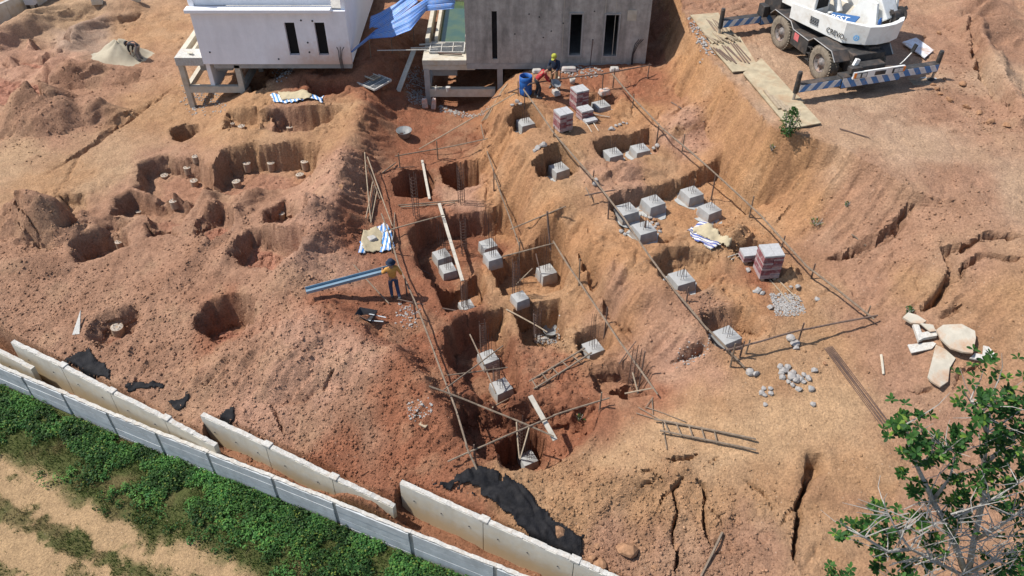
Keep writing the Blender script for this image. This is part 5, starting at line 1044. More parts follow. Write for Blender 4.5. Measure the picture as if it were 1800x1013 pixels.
rails('rail slanting over the lowest pit from the red slope', [(762,682,.35),(840,712,.55),(890,732,.55),(966,764,.35)], [], .036)
# single poles and sticks -------------------------------------------------------
def stick(label, a, b, r=.035, m='bamboo', cat='pole', name='wooden_pole', ha=.05, hb=.05, group=None, base=False):
    f = QB if base else Q
    P0, P1 = f(*a, ha), f(*b, hb); o = MB().tube(curved(P0, P1, 4, .01), [r * .85, r * .9, r * .85, r * .8, r * .75], 6).build(name, m, None, P0); tag(o, label, cat, group); return o
SK = [('long thin pole sloping up from the red ground to the barrel corner',(737,262),(906,164),.03,'bamboo_pale',.25,.6,True),
 ('pole resting across the trench left corner from the striped sheet',(676,407),(782,378),.03,'bamboo_pale',.35,.35,True),('pole over the shaded end of the trench to the bank',(898,403),(994,363),.032,'bamboo',.35,.6,True),
 ('pole along the trench edge above the half hidden footing',(862,457),(976,427),.035,'bamboo',.25,.4,True),('dark pole leaning by the tall cage below the orange bank',(962,372),(968,440),.05,'pole_dark',1.3,.2,True),
 ('pair pole lying on the strip between the dark holes, upper one',(700,361),(808,352),.03,'bamboo',.06,.06,False),('pair pole lying on the strip between the dark holes, lower one',(704,364),(800,356),.028,'bamboo_pale',.06,.06,False),
 ('short stick lying before the two dark holes',(672,304),(696,286),.035,'bamboo',.05,.1,False),('thin stick lying beside the first dark hole',(690,296),(728,293),.02,'pole_dark',.05,.05,False),
 ('pole slanting across the pit with the grey basin',(890,544),(962,584),.032,'bamboo_pale',.15,.1,True),('iron picket standing in the grey basin pit',(938,552),(940,592),.03,'pole_dark',1.0,.1,True),
 ('long stick leaning over the red pit footing',(826,588),(872,692),.03,'bamboo',.4,.2,True),('stick crossing the red pit mouth toward the rail',(780,686),(884,608),.032,'bamboo',.35,.4,True),('thin stick level across the red pit mouth',(786,660),(892,646),.026,'bamboo',.3,.3,True),
 ('prop standing in the lowest pit beside the cage',(908,742),(913,806),.028,'bamboo_pale',.5,.1,True),('slanting prop in the lowest pit',(930,752),(914,808),.03,'bamboo_pale',.5,.1,True),
 ('short pale stick on the ridge above the lowest pit',(866,716),(896,700),.035,'bamboo_pale',.05,.05,False),('dark pole lying from the worker toward the square pit',(698,526),(812,548),.03,'pole_dark',.1,.1,True),
 ('brown pole lying under the blue steel channel',(622,466),(684,534),.035,'bamboo',.06,.06,False),('dark pole lying beside the striped sheet',(660,436),(756,482),.032,'pole_dark',.06,.12,False),
 ('lone stick lying at the head of the bank slope',(1180,180),(1238,214),.035,'pole_dark',.06,.06,False),('stick lying on the crane yard',(1476,226),(1528,242),.025,'pole_dark',.05,.05,False),
 ('weathered pole lying on the cracked foreground slope',(1270,936),(1232,1014),.045,'bamboo',.06,.06,False),('short pole wedged over the erosion gully',(1497,412),(1522,432),.035,'bamboo',.15,.05,False),
 ('stick leaning over the trench post corner',(1028,344),(1082,334),.035,'pole_dark',.5,.5,True),('short stick standing before the trench corner',(1030,330),(1038,348),.03,'bamboo',.4,.3,True),
 ('bent dark stick beside the ladder top',(1088,640),(1118,600),.025,'pole_dark',.1,.3,True),('stick crossing the upright cage near the gully',(1112,655),(1122,692),.03,'bamboo_pale',.5,.1,True),('short pole at the foot of the cage near the gully',(1098,692),(1150,682),.03,'bamboo_pale',.2,.2,True),
 ('stick lying on soil beside the ridge of bundled poles',(690,428),(694,374),.03,'bamboo',.4,.1,True),('thin rod leaning in the timber scrap pit',(908,500),(936,472),.025,'wood',.0,.3,True),('dark rod leaning against the tall cage footing',(942,446),(950,480),.025,'pole_dark',.5,.1,True)]
for l, a, b, r, m_, ha, hb, bs in SK: stick(l, a, b, r, m_, 'pole', 'wooden_pole', ha, hb, None, bs)
for k, (a, b) in enumerate((((641,268),(652,390)),((645,290),(668,350)),((655,320),(643,384)),((660,328),(650,386)),((664,330),(652,392)),((658,326),(648,374)),((646,276),(690,398)))):
    stick('slender pole in the loose bundle lying on the ridge foot', a, b, .03, 'bamboo' if k % 2 else 'bamboo_pale', 'pole', 'wooden_pole', .08 + .02 * k, .08, 'bundle of poles at the ridge foot')
for k in range(6):
    stick('thin dry reed in the sheaf on the bank by the columns', (893 - k * 2, 146 + k * 2), (846 + k * 2, 214 - k), .022, 'bamboo_pale', 'reed', 'reed', .08, .08, 'reeds on the bank by the columns')
# planks
def board(label, a, b, w, th, m, ha, hb, base=True, name='plank'):
    f = QB if base else Q; P0, P1 = f(*a, ha), f(*b, hb); o = MB().beam(P0, P1, w, th).build(name, m, None, P0, bevel=.004); tag(o, label, 'plank'); return o
board('long pale double plank bridging the trench to the square pit', (772,358), (813,494), .13, .05, 'wood_pale', .15, .1)
board('pale board leaning beside the first dark hole', (742,282), (755,350), .11, .04, 'wood_pale', .15, .08)
board('wide pale plank slanting across the lowest pit', (932,696), (976,774), .16, .05, 'wood_pale', .75, .15)
board('dark short board lying on the earth wall between pits', (839,483), (871,458), .2, .04, 'pole_dark', .06, .06, False)
board('rust brown board end lying on the loose slope', (738,744), (750,750), .14, .04, 'wood', .05, .05, False)
# ladders
def ladder(label, a0, a1, b0, b1, n, m='bamboo', hs=(.05, .05), f=Q, trim=(0.05, .95)):
    P = [f(*a0, hs[0]), f(*a1, hs[1]), f(*b0, hs[0]), f(*b1, hs[1])]; t = thing('ladder', label, 'ladder', tuple(P[0])); O_ = P[0]
    MB().tube([q - O_ for q in curved(P[0], P[1], 4, .006)], .035, 6).build('side_rail', m, t); MB().tube([q - O_ for q in curved(P[2], P[3], 4, .006)], .035, 6).build('side_rail', m, t)
    for k in range(n):
        s_ = trim[0] + (trim[1] - trim[0]) * k / (n - 1); a = P[0].lerp(P[1], s_) - O_; b = P[2].lerp(P[3], s_) - O_; d = (b - a).normalized(); MB().tube([a - d * .05, b + d * .05], .024, 6).build('rung', m, t)
ladder('wooden ladder lying from the footing toward the red pit', (930,671), (1028,612), (938,684), (1040,620), 6, 'bamboo', (.1, .3), QB)
ladder('long pole ladder lying on the pale ground', (1150,737), (1329,772), (1160,757), (1329,791), 5, 'bamboo', (.16, .16), Q, (.1, .6))
for k, (a, b) in enumerate((((1118,726),(1150,736)),((1122,716),(1160,738)),((1134,718),(1148,698)),((1136,716),(1206,742)),((1164,738),(1172,790)),((1146,700),(1148,728)))):
    stick('thin brush stick tangled at the end of the long pole ladder', a, b, .018, 'bamboo', 'stick', 'brush_stick', .06, .05, 'brush at the ladder end')

# bundle of rusty bars on the right
for k in range(7):
    a, b = (1449 + k * 2.2, 612 - k * .6), (1556 + k * 2.2 + (k % 2) * 2, 758 - k * 1.2); stick('rusty bar in the long bundle lying across the pale yard', a, b, .016, 'rebar', 'rebar', 'reinforcing_bar', .05 + .015 * (k % 3), .05, 'bundle of rusty bars')

# blue steel channel resting on the worker's shoulder and the mound
wk = Q(695, 522)
def channel():
    P1 = Vector((wk.x - .12, wk.y + .25, wk.z + 1.12)); P0 = Q(538, 513, .35); d = (P1 - P0); L_ = d.length; d.normalize(); sx = d.cross(Vector((0, 0, 1))).normalized(); uz = sx.cross(d)
    sec = [(-.13, .12), (-.13, -.0), (.15, -.0), (.15, .12), (.135, .12), (.135, .015), (-.115, .015), (-.115, .12)]
    vs = [p + sx * x + uz * y for p in (P0, P0 + d * L_) for x, y in sec]; n_ = len(sec)
    o = MB().add(vs, [[i, (i + 1) % n_, n_ + (i + 1) % n_, n_ + i] for i in range(n_)] + [list(range(n_))[::-1], list(range(n_, 2 * n_))]).build('steel_channel', 'channel', None, P0); tag(o, 'blue grey steel channel carried by the orange shirted worker, one end on the mound', 'channel')
M['channel'] = mat('blue_grey_steel', (.20,.30,.38), .4, .12, 3, 0, metal=.25, stain=(.30,.33,.35), stain_amt=.4, stain_scale=1.5, spec=.5)
channel()

# ------------------------------------------------------------------ stacks of bricks
M['brick'] = mat('dusty_red_brick', (.22,.075,.08), .9, .25, 10, .3, 40, stain=(.36,.32,.31), stain_amt=.55, stain_scale=6)
M['brick_pale'] = mat('mortar_dusted_brick', (.36,.29,.28), .9, .2, 10, .3, 40, stain=(.28,.1,.09), stain_amt=.6, stain_scale=7)
M['dust_top'] = mat('cement_dusted_top', (.37,.37,.37), .9, .12, 9, .2, 40)
def brick_stack(px, py, w, d, n, h, rz, label, lean=0, name='brick_stack'):
    p = Q(px, py); t = thing(name, label, 'brick stack', p, rz)
    for x in (-.3, .3): MB().box((x * w, 0, .03), (.1, d, .1)).build('bearer', 'wood', t)
    for k in range(n):
        nb = 2
        for j in range(nb):
            x0 = -w / 2 + w * j / nb; MB().box((x0 + w / nb / 2 + random.uniform(-.006, .006), random.uniform(-.01, .01) + lean * k, .08 + h * (k + .5)), (w / nb - .008, d - random.uniform(0, .03), h - .006)).build('brick', ('dust_top' if k == n - 1 else 'brick_pale' if random.random() < .45 else 'brick'), t)
    return t
brick_stack(1017, 190, .64, .62, 12, .075, GR, 'tall brick stack beside the footing with the torn cement bag')
brick_stack(989, 228, .64, .62, 11, .075, GR, 'tall brick stack against the terrace rail')
brick_stack(1027, 209, .58, .54, 6, .075, GR, 'half used brick stack between the two tall stacks')
brick_stack(1037, 216, .6, .34, 1, .1, GR, 'single course of bricks on bearers below the half used stack')
brick_stack(1345, 482, .72, .70, 13, .08, GR - .35, 'tall brick stack alone near the foot of the cut bank')
brick_stack(1316, 456, .66, .5, 4, .075, GR - .3, 'low heap of bricks beside the lone tall stack')
for k, (a, b) in enumerate((((1348,486),(1390,532)),((1358,482),(1404,528)))): stick('pale bearer pole running out from the lone brick stack', a, b, .03, 'bamboo_pale', 'pole', 'bearer_pole', .04, .04, 'bearers at the lone brick stack')
for k, (a, b) in enumerate((((1280,452),(1316,440)),((1286,456),(1320,444)))): stick('pale batten lying beside the low brick heap', a, b, .03, 'wood_pale', 'batten', 'batten', .1, .15, 'battens at the low brick heap')
for k, (a, b) in enumerate((((1040,200),(1072,206)),((1030,216),(1040,232)),((1042,214),(1052,230)))): stick('thin batten lying beside the half used brick stack', a, b, .022, 'wood_pale', 'batten', 'batten', .06, .06, 'battens at the half used stack')

# ------------------------------------------------------------------ old pile heads in the left pits
M['pile'] = mat('muddy_pile_concrete', (.36,.26,.18), .9, .2, 6, .4, 30, stain=(.30,.17,.10), stain_amt=.6, stain_scale=4)
M['pile_top'] = mat('broken_pile_top', (.40,.34,.28), .9, .35, 14, .8, 40)
def pile(px, py, r, h, label, tilt=0):
    r *= .85; h = .05 + h * .36
    p = Q(px, py); t = thing('pile_head', label, 'pile head', p, random.random(), 'broken pile heads'); t.rotation_euler = (tilt, tilt * .5, random.random())
    MB().lathe([(r * 1.05, -.2), (r, h * .6), (r * 1.03, h)], n=18).build('shaft', 'pile', t)
    MB().lathe([(r * .97, h), (r * .6, h + .02), (.01, h - .01)], n=18, capb=False, capt=False).build('broken_top', 'pile_top', t)
    for k in range(4): a = k * 1.57 + .4; MB().tube([(r * .6 * math.cos(a), r * .6 * math.sin(a), h - .02), (r * .62 * math.cos(a), r * .6 * math.sin(a), h + .07)], .012, 4).build('bar_stub', 'rebar', t)
for px, py, r, h, l in [(418,328,.22,.62,'tall pile head in the corner of the largest left pit'),(435,294,.2,.5,'leaning pile head near the back wall of the largest left pit'),(477,292,.2,.42,'pile head below the claw marked pit wall'),(537,290,.22,.4,'pile head at the outer end of the largest left pit'),(528,312,.22,.3,'pile head in the muddy mouth of the largest left pit'),
   (425,225,.2,.16,'low pile head in the small pit by the white house columns'),(510,226,.2,.12,'flat pile head in the pit below the sand sheet'),(410,222,.12,.3,'small broken pile head with white rim beside the low one'),(290,312,.2,.22,'pile head amid crumbled concrete in the road side pit'),(344,278,.18,.12,'flat pile head on the rim of the road side pit'),(330,298,.2,.2,'pile head against the far wall of the road side pit'),
   (343,326,.2,.6,'tall pile head leaning on the pit rim'),(306,358,.2,.25,'pile head in the narrow side pit'),(210,428,.19,.14,'round pile head on the cracked mud of the lower pit'),(245,374,.16,.08,'flat broken pile head in the shadowed road pit'),(207,580,.26,.3,'wide pile head standing alone above the retaining slab'),(495,378,.16,.12,'pile head stub in the cracked round pit')]:
    pile(px, py, r, h, l, random.uniform(-.08, .08))

# ------------------------------------------------------------------ stones
def stone(px, py, r, label, m='stone', cat='stone', sq=(1, 1, .7), group=None, h=0):
    r *= .85; p = Q(px, py); o = (MB().rock2 if r > .13 else MB().rock)((0, 0, r * .3), r, int(px * 7 + py), sq).build('stone', m, None); o.location = p + Vector((0, 0, h)); tag(o, label, cat, group); return o
for px, py, r in [(1370,646,.16),(1378,654,.2),(1384,648,.17),(1390,664,.22),(1398,670,.18),(1376,664,.15),(1408,668,.12),(1394,656,.14),(1412,672,.11),(1402,664,.12),(1386,672,.1),(1374,656,.13)]: stone(px, py, r, 'grey white rock in the main heap on the pale yard', group='main rock heap')
for px, py, r in [(1432,652,.15),(1413,660,.12),(1421,666,.14),(1424,684,.17),(1404,685,.13),(1393,678,.12),(1344,696,.1),(1338,692,.12),(1342,684,.1),(1354,692,.12),(1354,684,.1),(1345,712,.09),(1428,712,.12)]: stone(px, py, r, 'loose pale rock scattered around the main heap on the yard', group='scattered yard rocks')
for px, py, r in [(1318,656,.2),(1328,659,.19),(1396,604,.22),(1390,596,.2),(1399,612,.13)]: stone(px, py, r, 'grey rock lying at the closing rail of the terrace', group='rocks at the closing rail')
for px, py, r in [(945,262,.2),(955,256,.24),(940,266,.14)]: stone(px, py, r, 'yellowish rock on the rim above the single footing pit', group='yellow rocks at the pit rim')
for px, py, r in [(1075,228,.22),(1090,220,.12),(1096,217,.1),(1083,222,.1),(1102,218,.08),(1156,258,.18),(1150,262,.14),(1048,318,.16),(1046,324,.2),(908,180,.16),(914,184,.13),(900,186,.12)]: stone(px, py, r, 'grey lump of rubble lying among the upper footings', group='rubble among the upper footings')
for px, py, r in [(1150,388,.13),(1155,395,.12),(1158,402,.13),(1152,400,.1),(1146,392,.1),(1160,408,.12),(1092,408,.12),(1098,412,.1),(1142,384,.12),(1148,406,.09)]: stone(px, py, r, 'tan stone in the small heap round the trench footing', 'clod' if r > .125 else 'stone', group='stones round the trench footing')
for px, py, r in [(1332,512,.15),(1340,516,.12),(1326,514,.1),(1402,504,.13),(1390,505,.09),(1436,528,.13),(1354,540,.13),(1315,476,.12)]: stone(px, py, r, 'loose stone on the terrace below the lone brick stack', group='stones below the lone stack')
for px, py, r in [(1150,998,.1),(1190,963,.16),(1052,996,.3),(1100,968,.42),(1040,985,.2),(1050,962,.12),(984,935,.28)]: stone(px, py, r, 'soil crusted boulder on the cracked slope by the black sheet', 'clod', group='boulders on the cracked slope')
for px, py, r in [(1640,150,.14),(1648,158,.2),(1652,166,.14),(1668,176,.2),(1690,150,.25),(1660,140,.12),(1700,190,.2),(1720,200,.18),(1740,215,.25),(1770,222,.2),(1624,66,.16),(1650,60,.2)]: stone(px, py, r, 'brown clod boulder on the rough edge of the crane yard', 'clod', 'stone', (1.2, .8, .6), 'boulders at the crane yard edge')
for px, py, r in [(600,330,.2),(760,150,.1),(880,590,.14),(1450,640,.1)]: stone(px, py, r, 'single dull boulder half sunk in bare soil', 'clod', group='half sunk boulders')

# broken concrete sheets on the right
M['broken'] = mat('dust_covered_slab', (.40,.365,.30), .88, .12, 4, .25, 30, stain=(.34,.21,.13), stain_amt=1.0, stain_scale=1.1)
def slab_piece(poly, lift, th, m, label, tilt=0.0):
    P = [Q(a, b, lift) for a, b in poly]; zc = max(p.z for p in P) * .6 + min(p.z for p in P) * .4; c = sum(P, Vector()) / len(P)
    P = [Vector((p.x, p.y, zc + (p.z - zc) * .7 + tilt * (p.x - c.x))) for p in P]
    o = MB().prism([p - c for p in P], (0, 0, th)).build('broken_slab', m, None, None, bevel=.01); o.location = c; tag(o, label, 'slab')
slab_piece([(1644,584),(1656,574),(1690,570),(1714,582),(1715,596),(1708,625),(1690,624),(1668,618),(1652,602)], .3, .07, 'broken', 'large rounded slab of dusty concrete propped on others')
slab_piece([(1585,562),(1595,552),(1612,556),(1628,566),(1620,572),(1600,572)], .2, .08, 'broken', 'broken slab lump at the gully edge, soil on top')
slab_piece([(1602,572),(1612,570),(1618,590),(1644,582),(1646,594),(1622,600),(1612,606)], .12, .12, 'panel_lip', 'white edged angular concrete fragment beside the large slab')
slab_piece([(1594,609),(1640,601),(1646,604),(1638,614),(1600,625)], .05, .05, 'panel_lip', 'pale straight edged slab strip lying flat')
slab_piece([(1645,606),(1662,614),(1680,630),(1668,650),(1664,676),(1650,686),(1634,676),(1628,668),(1636,640)], .06, .07, 'broken', 'long slab half buried in soil below the rounded slab')
slab_piece([(1728,608),(1738,610),(1750,624),(1742,632),(1722,637),(1702,634),(1712,624),(1726,626)], .06, .06, 'panel_lip', 'white ragged slab piece right of the rounded slab')
slab_piece([(1616,570),(1640,572),(1644,584),(1634,586)], .25, .05, 'broken', 'thin slab wedge leaning between two fragments')
o = stick('pale cloth wrapped stick lying on the brown slope', (1549, 624), (1553, 658), .05, 'concrete_dusty', 'stick', 'cloth_roll')
p = Q(135, 588); o = MB().prism([(-.16, 0, 0), (.1, -.02, 0), (.03, .05, 1.0)], (0, .05, 0)).build('white_marker', 'panel_lip', None); o.location = p; o.rotation_euler = (-1.15, 0, .15); tag(o, 'white pointed board lying on the brown spoil', 'board')

# ------------------------------------------------------------------ tubs, barrels, bags
p = Q(924, 165); t = thing('barrel', 'blue plastic barrel filled with water beside the workers', 'barrel', p)
MB().lathe([(.27, 0), (.29, .05), (.30, .3), (.285, .32), (.30, .36), (.30, .62), (.285, .65), (.30, .7), (.29, .9), (.27, .9), (.265, .6)], n=24, capt=False).build('body', 'blue_plastic', t, smooth=True); MB().lathe([(.262, .7), (.262, .71)], n=24).build('water', 'glass_dark', t)
M['tub'] = mat('grey_rubber_tub', (.20,.21,.215), .6, .2, 5, .1, 20, stain=(.34,.32,.29), stain_amt=.5, stain_scale=3)
def basin(px, py, r, h, label, m='tub', rim=True):
    p = Q(px, py); t = thing('basin', label, 'basin', p); MB().lathe([(r * .75, 0), (r, h), (r * 1.04, h + .01), (r * 1.04, h - .02), (r * .97, h - .01), (r * .72, .04), (.01, .04)], n=26, capt=False).build('bowl', m, t, smooth=True); return t
basin(711, 240, .36, .34, 'large grey mortar tub on the red ground below the pool')
b2 = basin(968, 588, .3, .26, 'grey basin at the bottom of the deep pit')
def small_bucket(px, py, r, h, m, label):
    p = Q(px, py); t = thing('bucket', label, 'bucket', p); MB().lathe([(r * .8, 0), (r, h), (r * .95, h), (r * .78, .03), (.01, .03)], n=18, capt=False).build('pail', m, t, smooth=True); MB().tube([(r * math.cos(a), 0, h + r * .3 * math.sin(a)) for a in np.linspace(0, math.pi, 8)], .008, 4).build('handle', 'steel_dark', t)
small_bucket(1006, 147, .14, .28, 'panel_lip', 'small white bucket standing near the brick stacks')
small_bucket(979, 144, .12, .24, 'concrete_dusty', 'small cream bucket beside the yellow capped worker')
M['bag_orange'] = mat('orange_white_sack', (.48,.42,.38), .7, .3, 6, .2, 20, stain=(.70,.20,.04), stain_amt=.9, stain_scale=5)
M['bag_white'] = mat('white_cement_sack', (.42,.41,.38), .7, .2, 6, .3, 20, stain=(.32,.10,.08), stain_amt=.6, stain_scale=6)
def bag(px, py, size, m, label, rz=0, up=False):
    p = Q(px, py); o = MB().box((0, 0, size[2] / 2), size, None, .8).build('cement_bag', m, None, smooth=True); o.location = p; o.rotation_euler = (random.uniform(-.15, .15), random.uniform(-.15, .15), rz); rr3 = random.Random(int(px))
    bm = bmesh.new(); bm.from_mesh(o.data); bmesh.ops.subdivide_edges(bm, edges=bm.edges, cuts=3, use_grid_fill=True)
    for v_ in bm.verts: v_.co *= rr3.uniform(.86, 1.06)
    bm.to_mesh(o.data); bm.free(); q = o.modifiers.new('soft', 'SUBSURF'); q.levels = 1; q.render_levels = 1; tag(o, label, 'bag')
bag(748, 190, (.32, .22, .55), 'bag_orange', 'upright orange and white sack at the foot of the pool column, shorter one'); bag(762, 192, (.26, .2, .6), 'bag_orange', 'upright orange topped white sack right of the pool column')
bag(978, 166, (.34, .6, .2), 'bag_white', 'white cement bag lying at the feet of the yellow capped worker', .3); bag(1062, 166, (.6, .4, .28), 'bag_orange', 'torn orange and white cement bag behind the brick stack footing', .4)
bag(944, 128, (.5, .4, .18), 'bag_white', 'flat white bag behind the red shirted worker', .2); bag(1000, 124, (.8, .45, .2), 'bag_white', 'crumpled pale sack heap at the facade foot'); bag(1080, 125, (.5, .4, .2), 'bag_white', 'pale crumpled bag near the facade window')
bag(655, 425, (.42, .36, .26), 'bag_white', 'crumpled pale bag on the square sand patch', .6)
# wheelbarrow tray on the red ground
p = Q(650, 562); t = thing('barrow_tray', 'dark upturned barrow tray lying left of the long rail', 'barrow', p, math.radians(-18))
vs = [(-.45, -.2, .3), (.2, -.3, .25), (.2, .3, .25), (-.45, .2, .3), (-.3, -.1, .05), (.15, -.18, .03), (.15, .18, .03), (-.3, .1, .05)]
MB().add(vs, [[4, 5, 6, 7], [0, 4, 7, 3], [0, 1, 5, 4], [1, 2, 6, 5], [2, 3, 7, 6]]).build('tray', 'steel_dark', t, solid=.012)
for y in (-.18, .18): MB().tube([(-.2, y, .08), (.6, y * .6, .18)], .02, 6).build('handle', 'panel_grey', t)
# shovels by the facade
for k, (a, l) in enumerate((((965, 112), 'shovel leaning on the grey facade by the workers'), ((958, 116), 'second shovel crossing the leaning one at the facade'))):
    p = Q(*a); t = thing('shovel', l, 'shovel', p); MB().tube([(0, 0, .15), (.16 - .3 * k, .35, 1.25)], .02, 6).build('handle', 'bamboo_pale', t); MB().box((-.02, -.03, .08), (.22, .03, .3), Matrix.Rotation(-.3, 3, 'X')).build('blade', 'rim', t)
# gravel spreads (nobody could count them)
def gravel(name, poly, n, r0, r1, m, label, seed=1, cat='gravel', lift=0):
    P = [Q(a, b) for a, b in poly]; rr = random.Random(seed); mb = MB(); x0, x1 = min(p.x for p in P), max(p.x for p in P); y0, y1 = min(p.y for p in P), max(p.y for p in P); c = sum(P, Vector()) / len(P); k = 0; tries = 0
    while k < n and tries < n * 8:
        tries += 1; x, y = rr.uniform(x0, x1), rr.uniform(y0, y1); s_, _ = pdist(P, np.array([x]), np.array([y]))
        if s_[0] < rr.uniform(-.25, .25): continue
        r = rr.uniform(r0, r1); mb.rock((x - c.x, y - c.y, HZ(x, y) - c.z + r * .3), r, rr.randrange(1 << 30)); k += 1
    o = mb.build(name, m); o.location = c; tag(o, label, cat, None, 'stuff'); return o
gravel('gravel', [(715,125),(740,120),(748,180),(735,186),(712,160)], 800, .014, .045, 'gravel', 'grey gravel spread between the plank and the pool column', 1)
gravel('gravel', [(1355,522),(1390,518),(1412,538),(1396,556),(1362,548)], 700, .014, .045, 'gravel', 'grey gravel heap beyond the bearer poles of the brick stack', 2)
gravel('gravel', [(480,125),(525,112),(520,124),(490,145)], 220, .03, .07, 'gravel', 'grey rubble on the bank under the white house', 3)
gravel('gravel', [(980,118),(1060,122),(1050,136),(990,134)], 180, .02, .06, 'gravel', 'pale rubble at the foot of the grey facade', 4)
gravel('gravel', [(1185,632),(1240,598),(1248,606),(1200,645)], 90, .014, .04, 'gravel', 'pale rubble washed into the gully by the corner footing', 5)
gravel('gravel', [(700,530),(740,545),(735,580),(705,570)], 70, .02, .05, 'stone', 'white chips on the red ground near the worker', 6); gravel('gravel', [(720,705),(760,715),(745,735),(715,728)], 60, .02, .05, 'stone', 'white chips on the loose red slope', 7)
gravel('gravel', [(940,588),(986,568),(984,600),(950,602)], 120, .02, .07, 'gravel', 'grey rubble at the bottom of the basin pit', 8)
gravel('gravel', [(320,150),(380,165),(400,196),(330,200)], 160, .02, .06, 'gravel', 'grey chips around the white house columns', 9)
gravel('gravel', [(1212,30),(1240,60),(1262,100),(1240,96),(1218,60)], 120, .03, .08, 'gravel', 'grey rubble along the bank crest by the plates', 10)
gravel('gravel', [(770,185),(860,190),(850,198),(780,196)], 160, .02, .06, 'gravel', 'grey chips under the pool tank', 11)
# soil clods everywhere: thousands of crumbs too many to count
def clods(n, seed=5):
    rr = np.random.default_rng(seed); V = []; Fc = []; Fb = np.array(ICO_F); cols = []
    px = rr.uniform(-20, 1820, n * 3); py = rr.uniform(-5, 1013, n * 3); pts = []
    a = (px - 900) / FPX; b = -(py - 506.5) / FPX; dy = math.cos(PITCH) + b * math.sin(PITCH); dz = -math.sin(PITCH) + b * math.cos(PITCH); t = (0.3 - CAMH) / dz
    x, y = a * t, dy * t; lo = bil(xs, ys, LOOSE, x, y); g = bil(xs, ys, GREEN, x, y); fl = bil(xs, ys, FLAT, x, y); sl_ = bil(xs, ys, DUG, x, y)
    ok = (rr.random(n * 3) < (.10 + .9 * lo) * (1 - g) * (1 - .75 * fl)) & ~((x > -17) & (x < 6.7) & (y > 36)); x, y = x[ok][:n], y[ok][:n]; m = len(x); z = bil(xs, ys, Z, x, y)
    r = .013 + .04 * rr.random(m) ** 5 + .014 * rr.random(m) * bil(xs, ys, LOOSE, x, y); k = 1 + (rr.random((m, 12)) - .5) * .6
    th = rr.random(m) * 6.28; c, s_ = np.cos(th), np.sin(th); v = ICO_V[None] * k[..., None] * r[:, None, None] * np.array([1.15, .9, .75])
    vx = v[..., 0] * c[:, None] - v[..., 1] * s_[:, None] + x[:, None]; vy = v[..., 0] * s_[:, None] + v[..., 1] * c[:, None] + y[:, None]; vz = v[..., 2] + (z + r * .25)[:, None]
    vv2 = np.stack([vx, vy, vz], -1).reshape(-1, 3); ff = (Fb[None] + (np.arange(m) * 12)[:, None, None]).reshape(-1, 3)
    me = bpy.data.meshes.new('soil_clods'); me.vertices.add(len(vv2)); me.vertices.foreach_set('co', vv2.ravel().astype(np.float32)); me.loops.add(ff.size); me.loops.foreach_set('vertex_index', ff.ravel().astype(np.int32)); me.polygons.add(len(ff)); me.polygons.foreach_set('loop_start', np.arange(0, ff.size, 3, dtype=np.int32)); me.update(calc_edges=True)
    cv = np.stack([bil(xs, ys, VC[..., q], x, y) for q in range(3)], 1) * (.8 + .5 * rr.random((m, 1))); cv = np.concatenate([np.repeat(cv, 12, 0), np.ones((m * 12, 1))], 1)
    at = me.color_attributes.new('soil', 'FLOAT_COLOR', 'POINT'); at.data.foreach_set('color', cv.ravel().astype(np.float32)); me.materials.append(M['soil'])
    o = bpy.data.objects.new('soil_clods', me); C.objects.link(o); tag(o, 'loose soil clods and crumbs strewn over the whole dig', 'soil clods', None, 'stuff')
clods(30000)

# ------------------------------------------------------------------ people
def skin_mesh(name, verts, edges, radii, m, parent, root=0, sub=1):
    me = bpy.data.meshes.new(name); me.from_pydata(verts, edges, []); me.update(); o = bpy.data.objects.new(name, me); C.objects.link(o); o.parent = parent
    sk_ = o.modifiers.new('skin', 'SKIN'); lay = me.skin_vertices[0] if me.skin_vertices else None
    if lay is None:
        bm = bmesh.new(); bm.from_mesh(me); bm.verts.layers.skin.verify(); bm.to_mesh(me); bm.free(); lay = me.skin_vertices[0]
    for i, r in enumerate(radii): lay.data[i].radius = (r, r) if not isinstance(r, tuple) else r; lay.data[i].use_root = (i == root)
    sb = o.modifiers.new('smooth', 'SUBSURF'); sb.levels = sub; sb.render_levels = sub; sk_.use_smooth_shade = True; me.materials.append(M[m]); return o
M['skin'] = mat('tanned_skin', (.30,.16,.10), .6, .08)
for n_, c_ in (('cl_orange', (.50,.25,.06)), ('cl_denim', (.045,.065,.12)), ('cl_navy', (.015,.025,.05)), ('cl_red', (.33,.03,.035)), ('cl_dark', (.03,.03,.035)), ('cl_khaki', (.27,.19,.11)), ('cl_lime', (.36,.36,.05)), ('cl_grey', (.2,.19,.18)), ('cl_boot', (.12,.13,.13))): M[n_] = mat(n_[3:] + '_cloth', c_, .85, .2, 12, .2, 30)
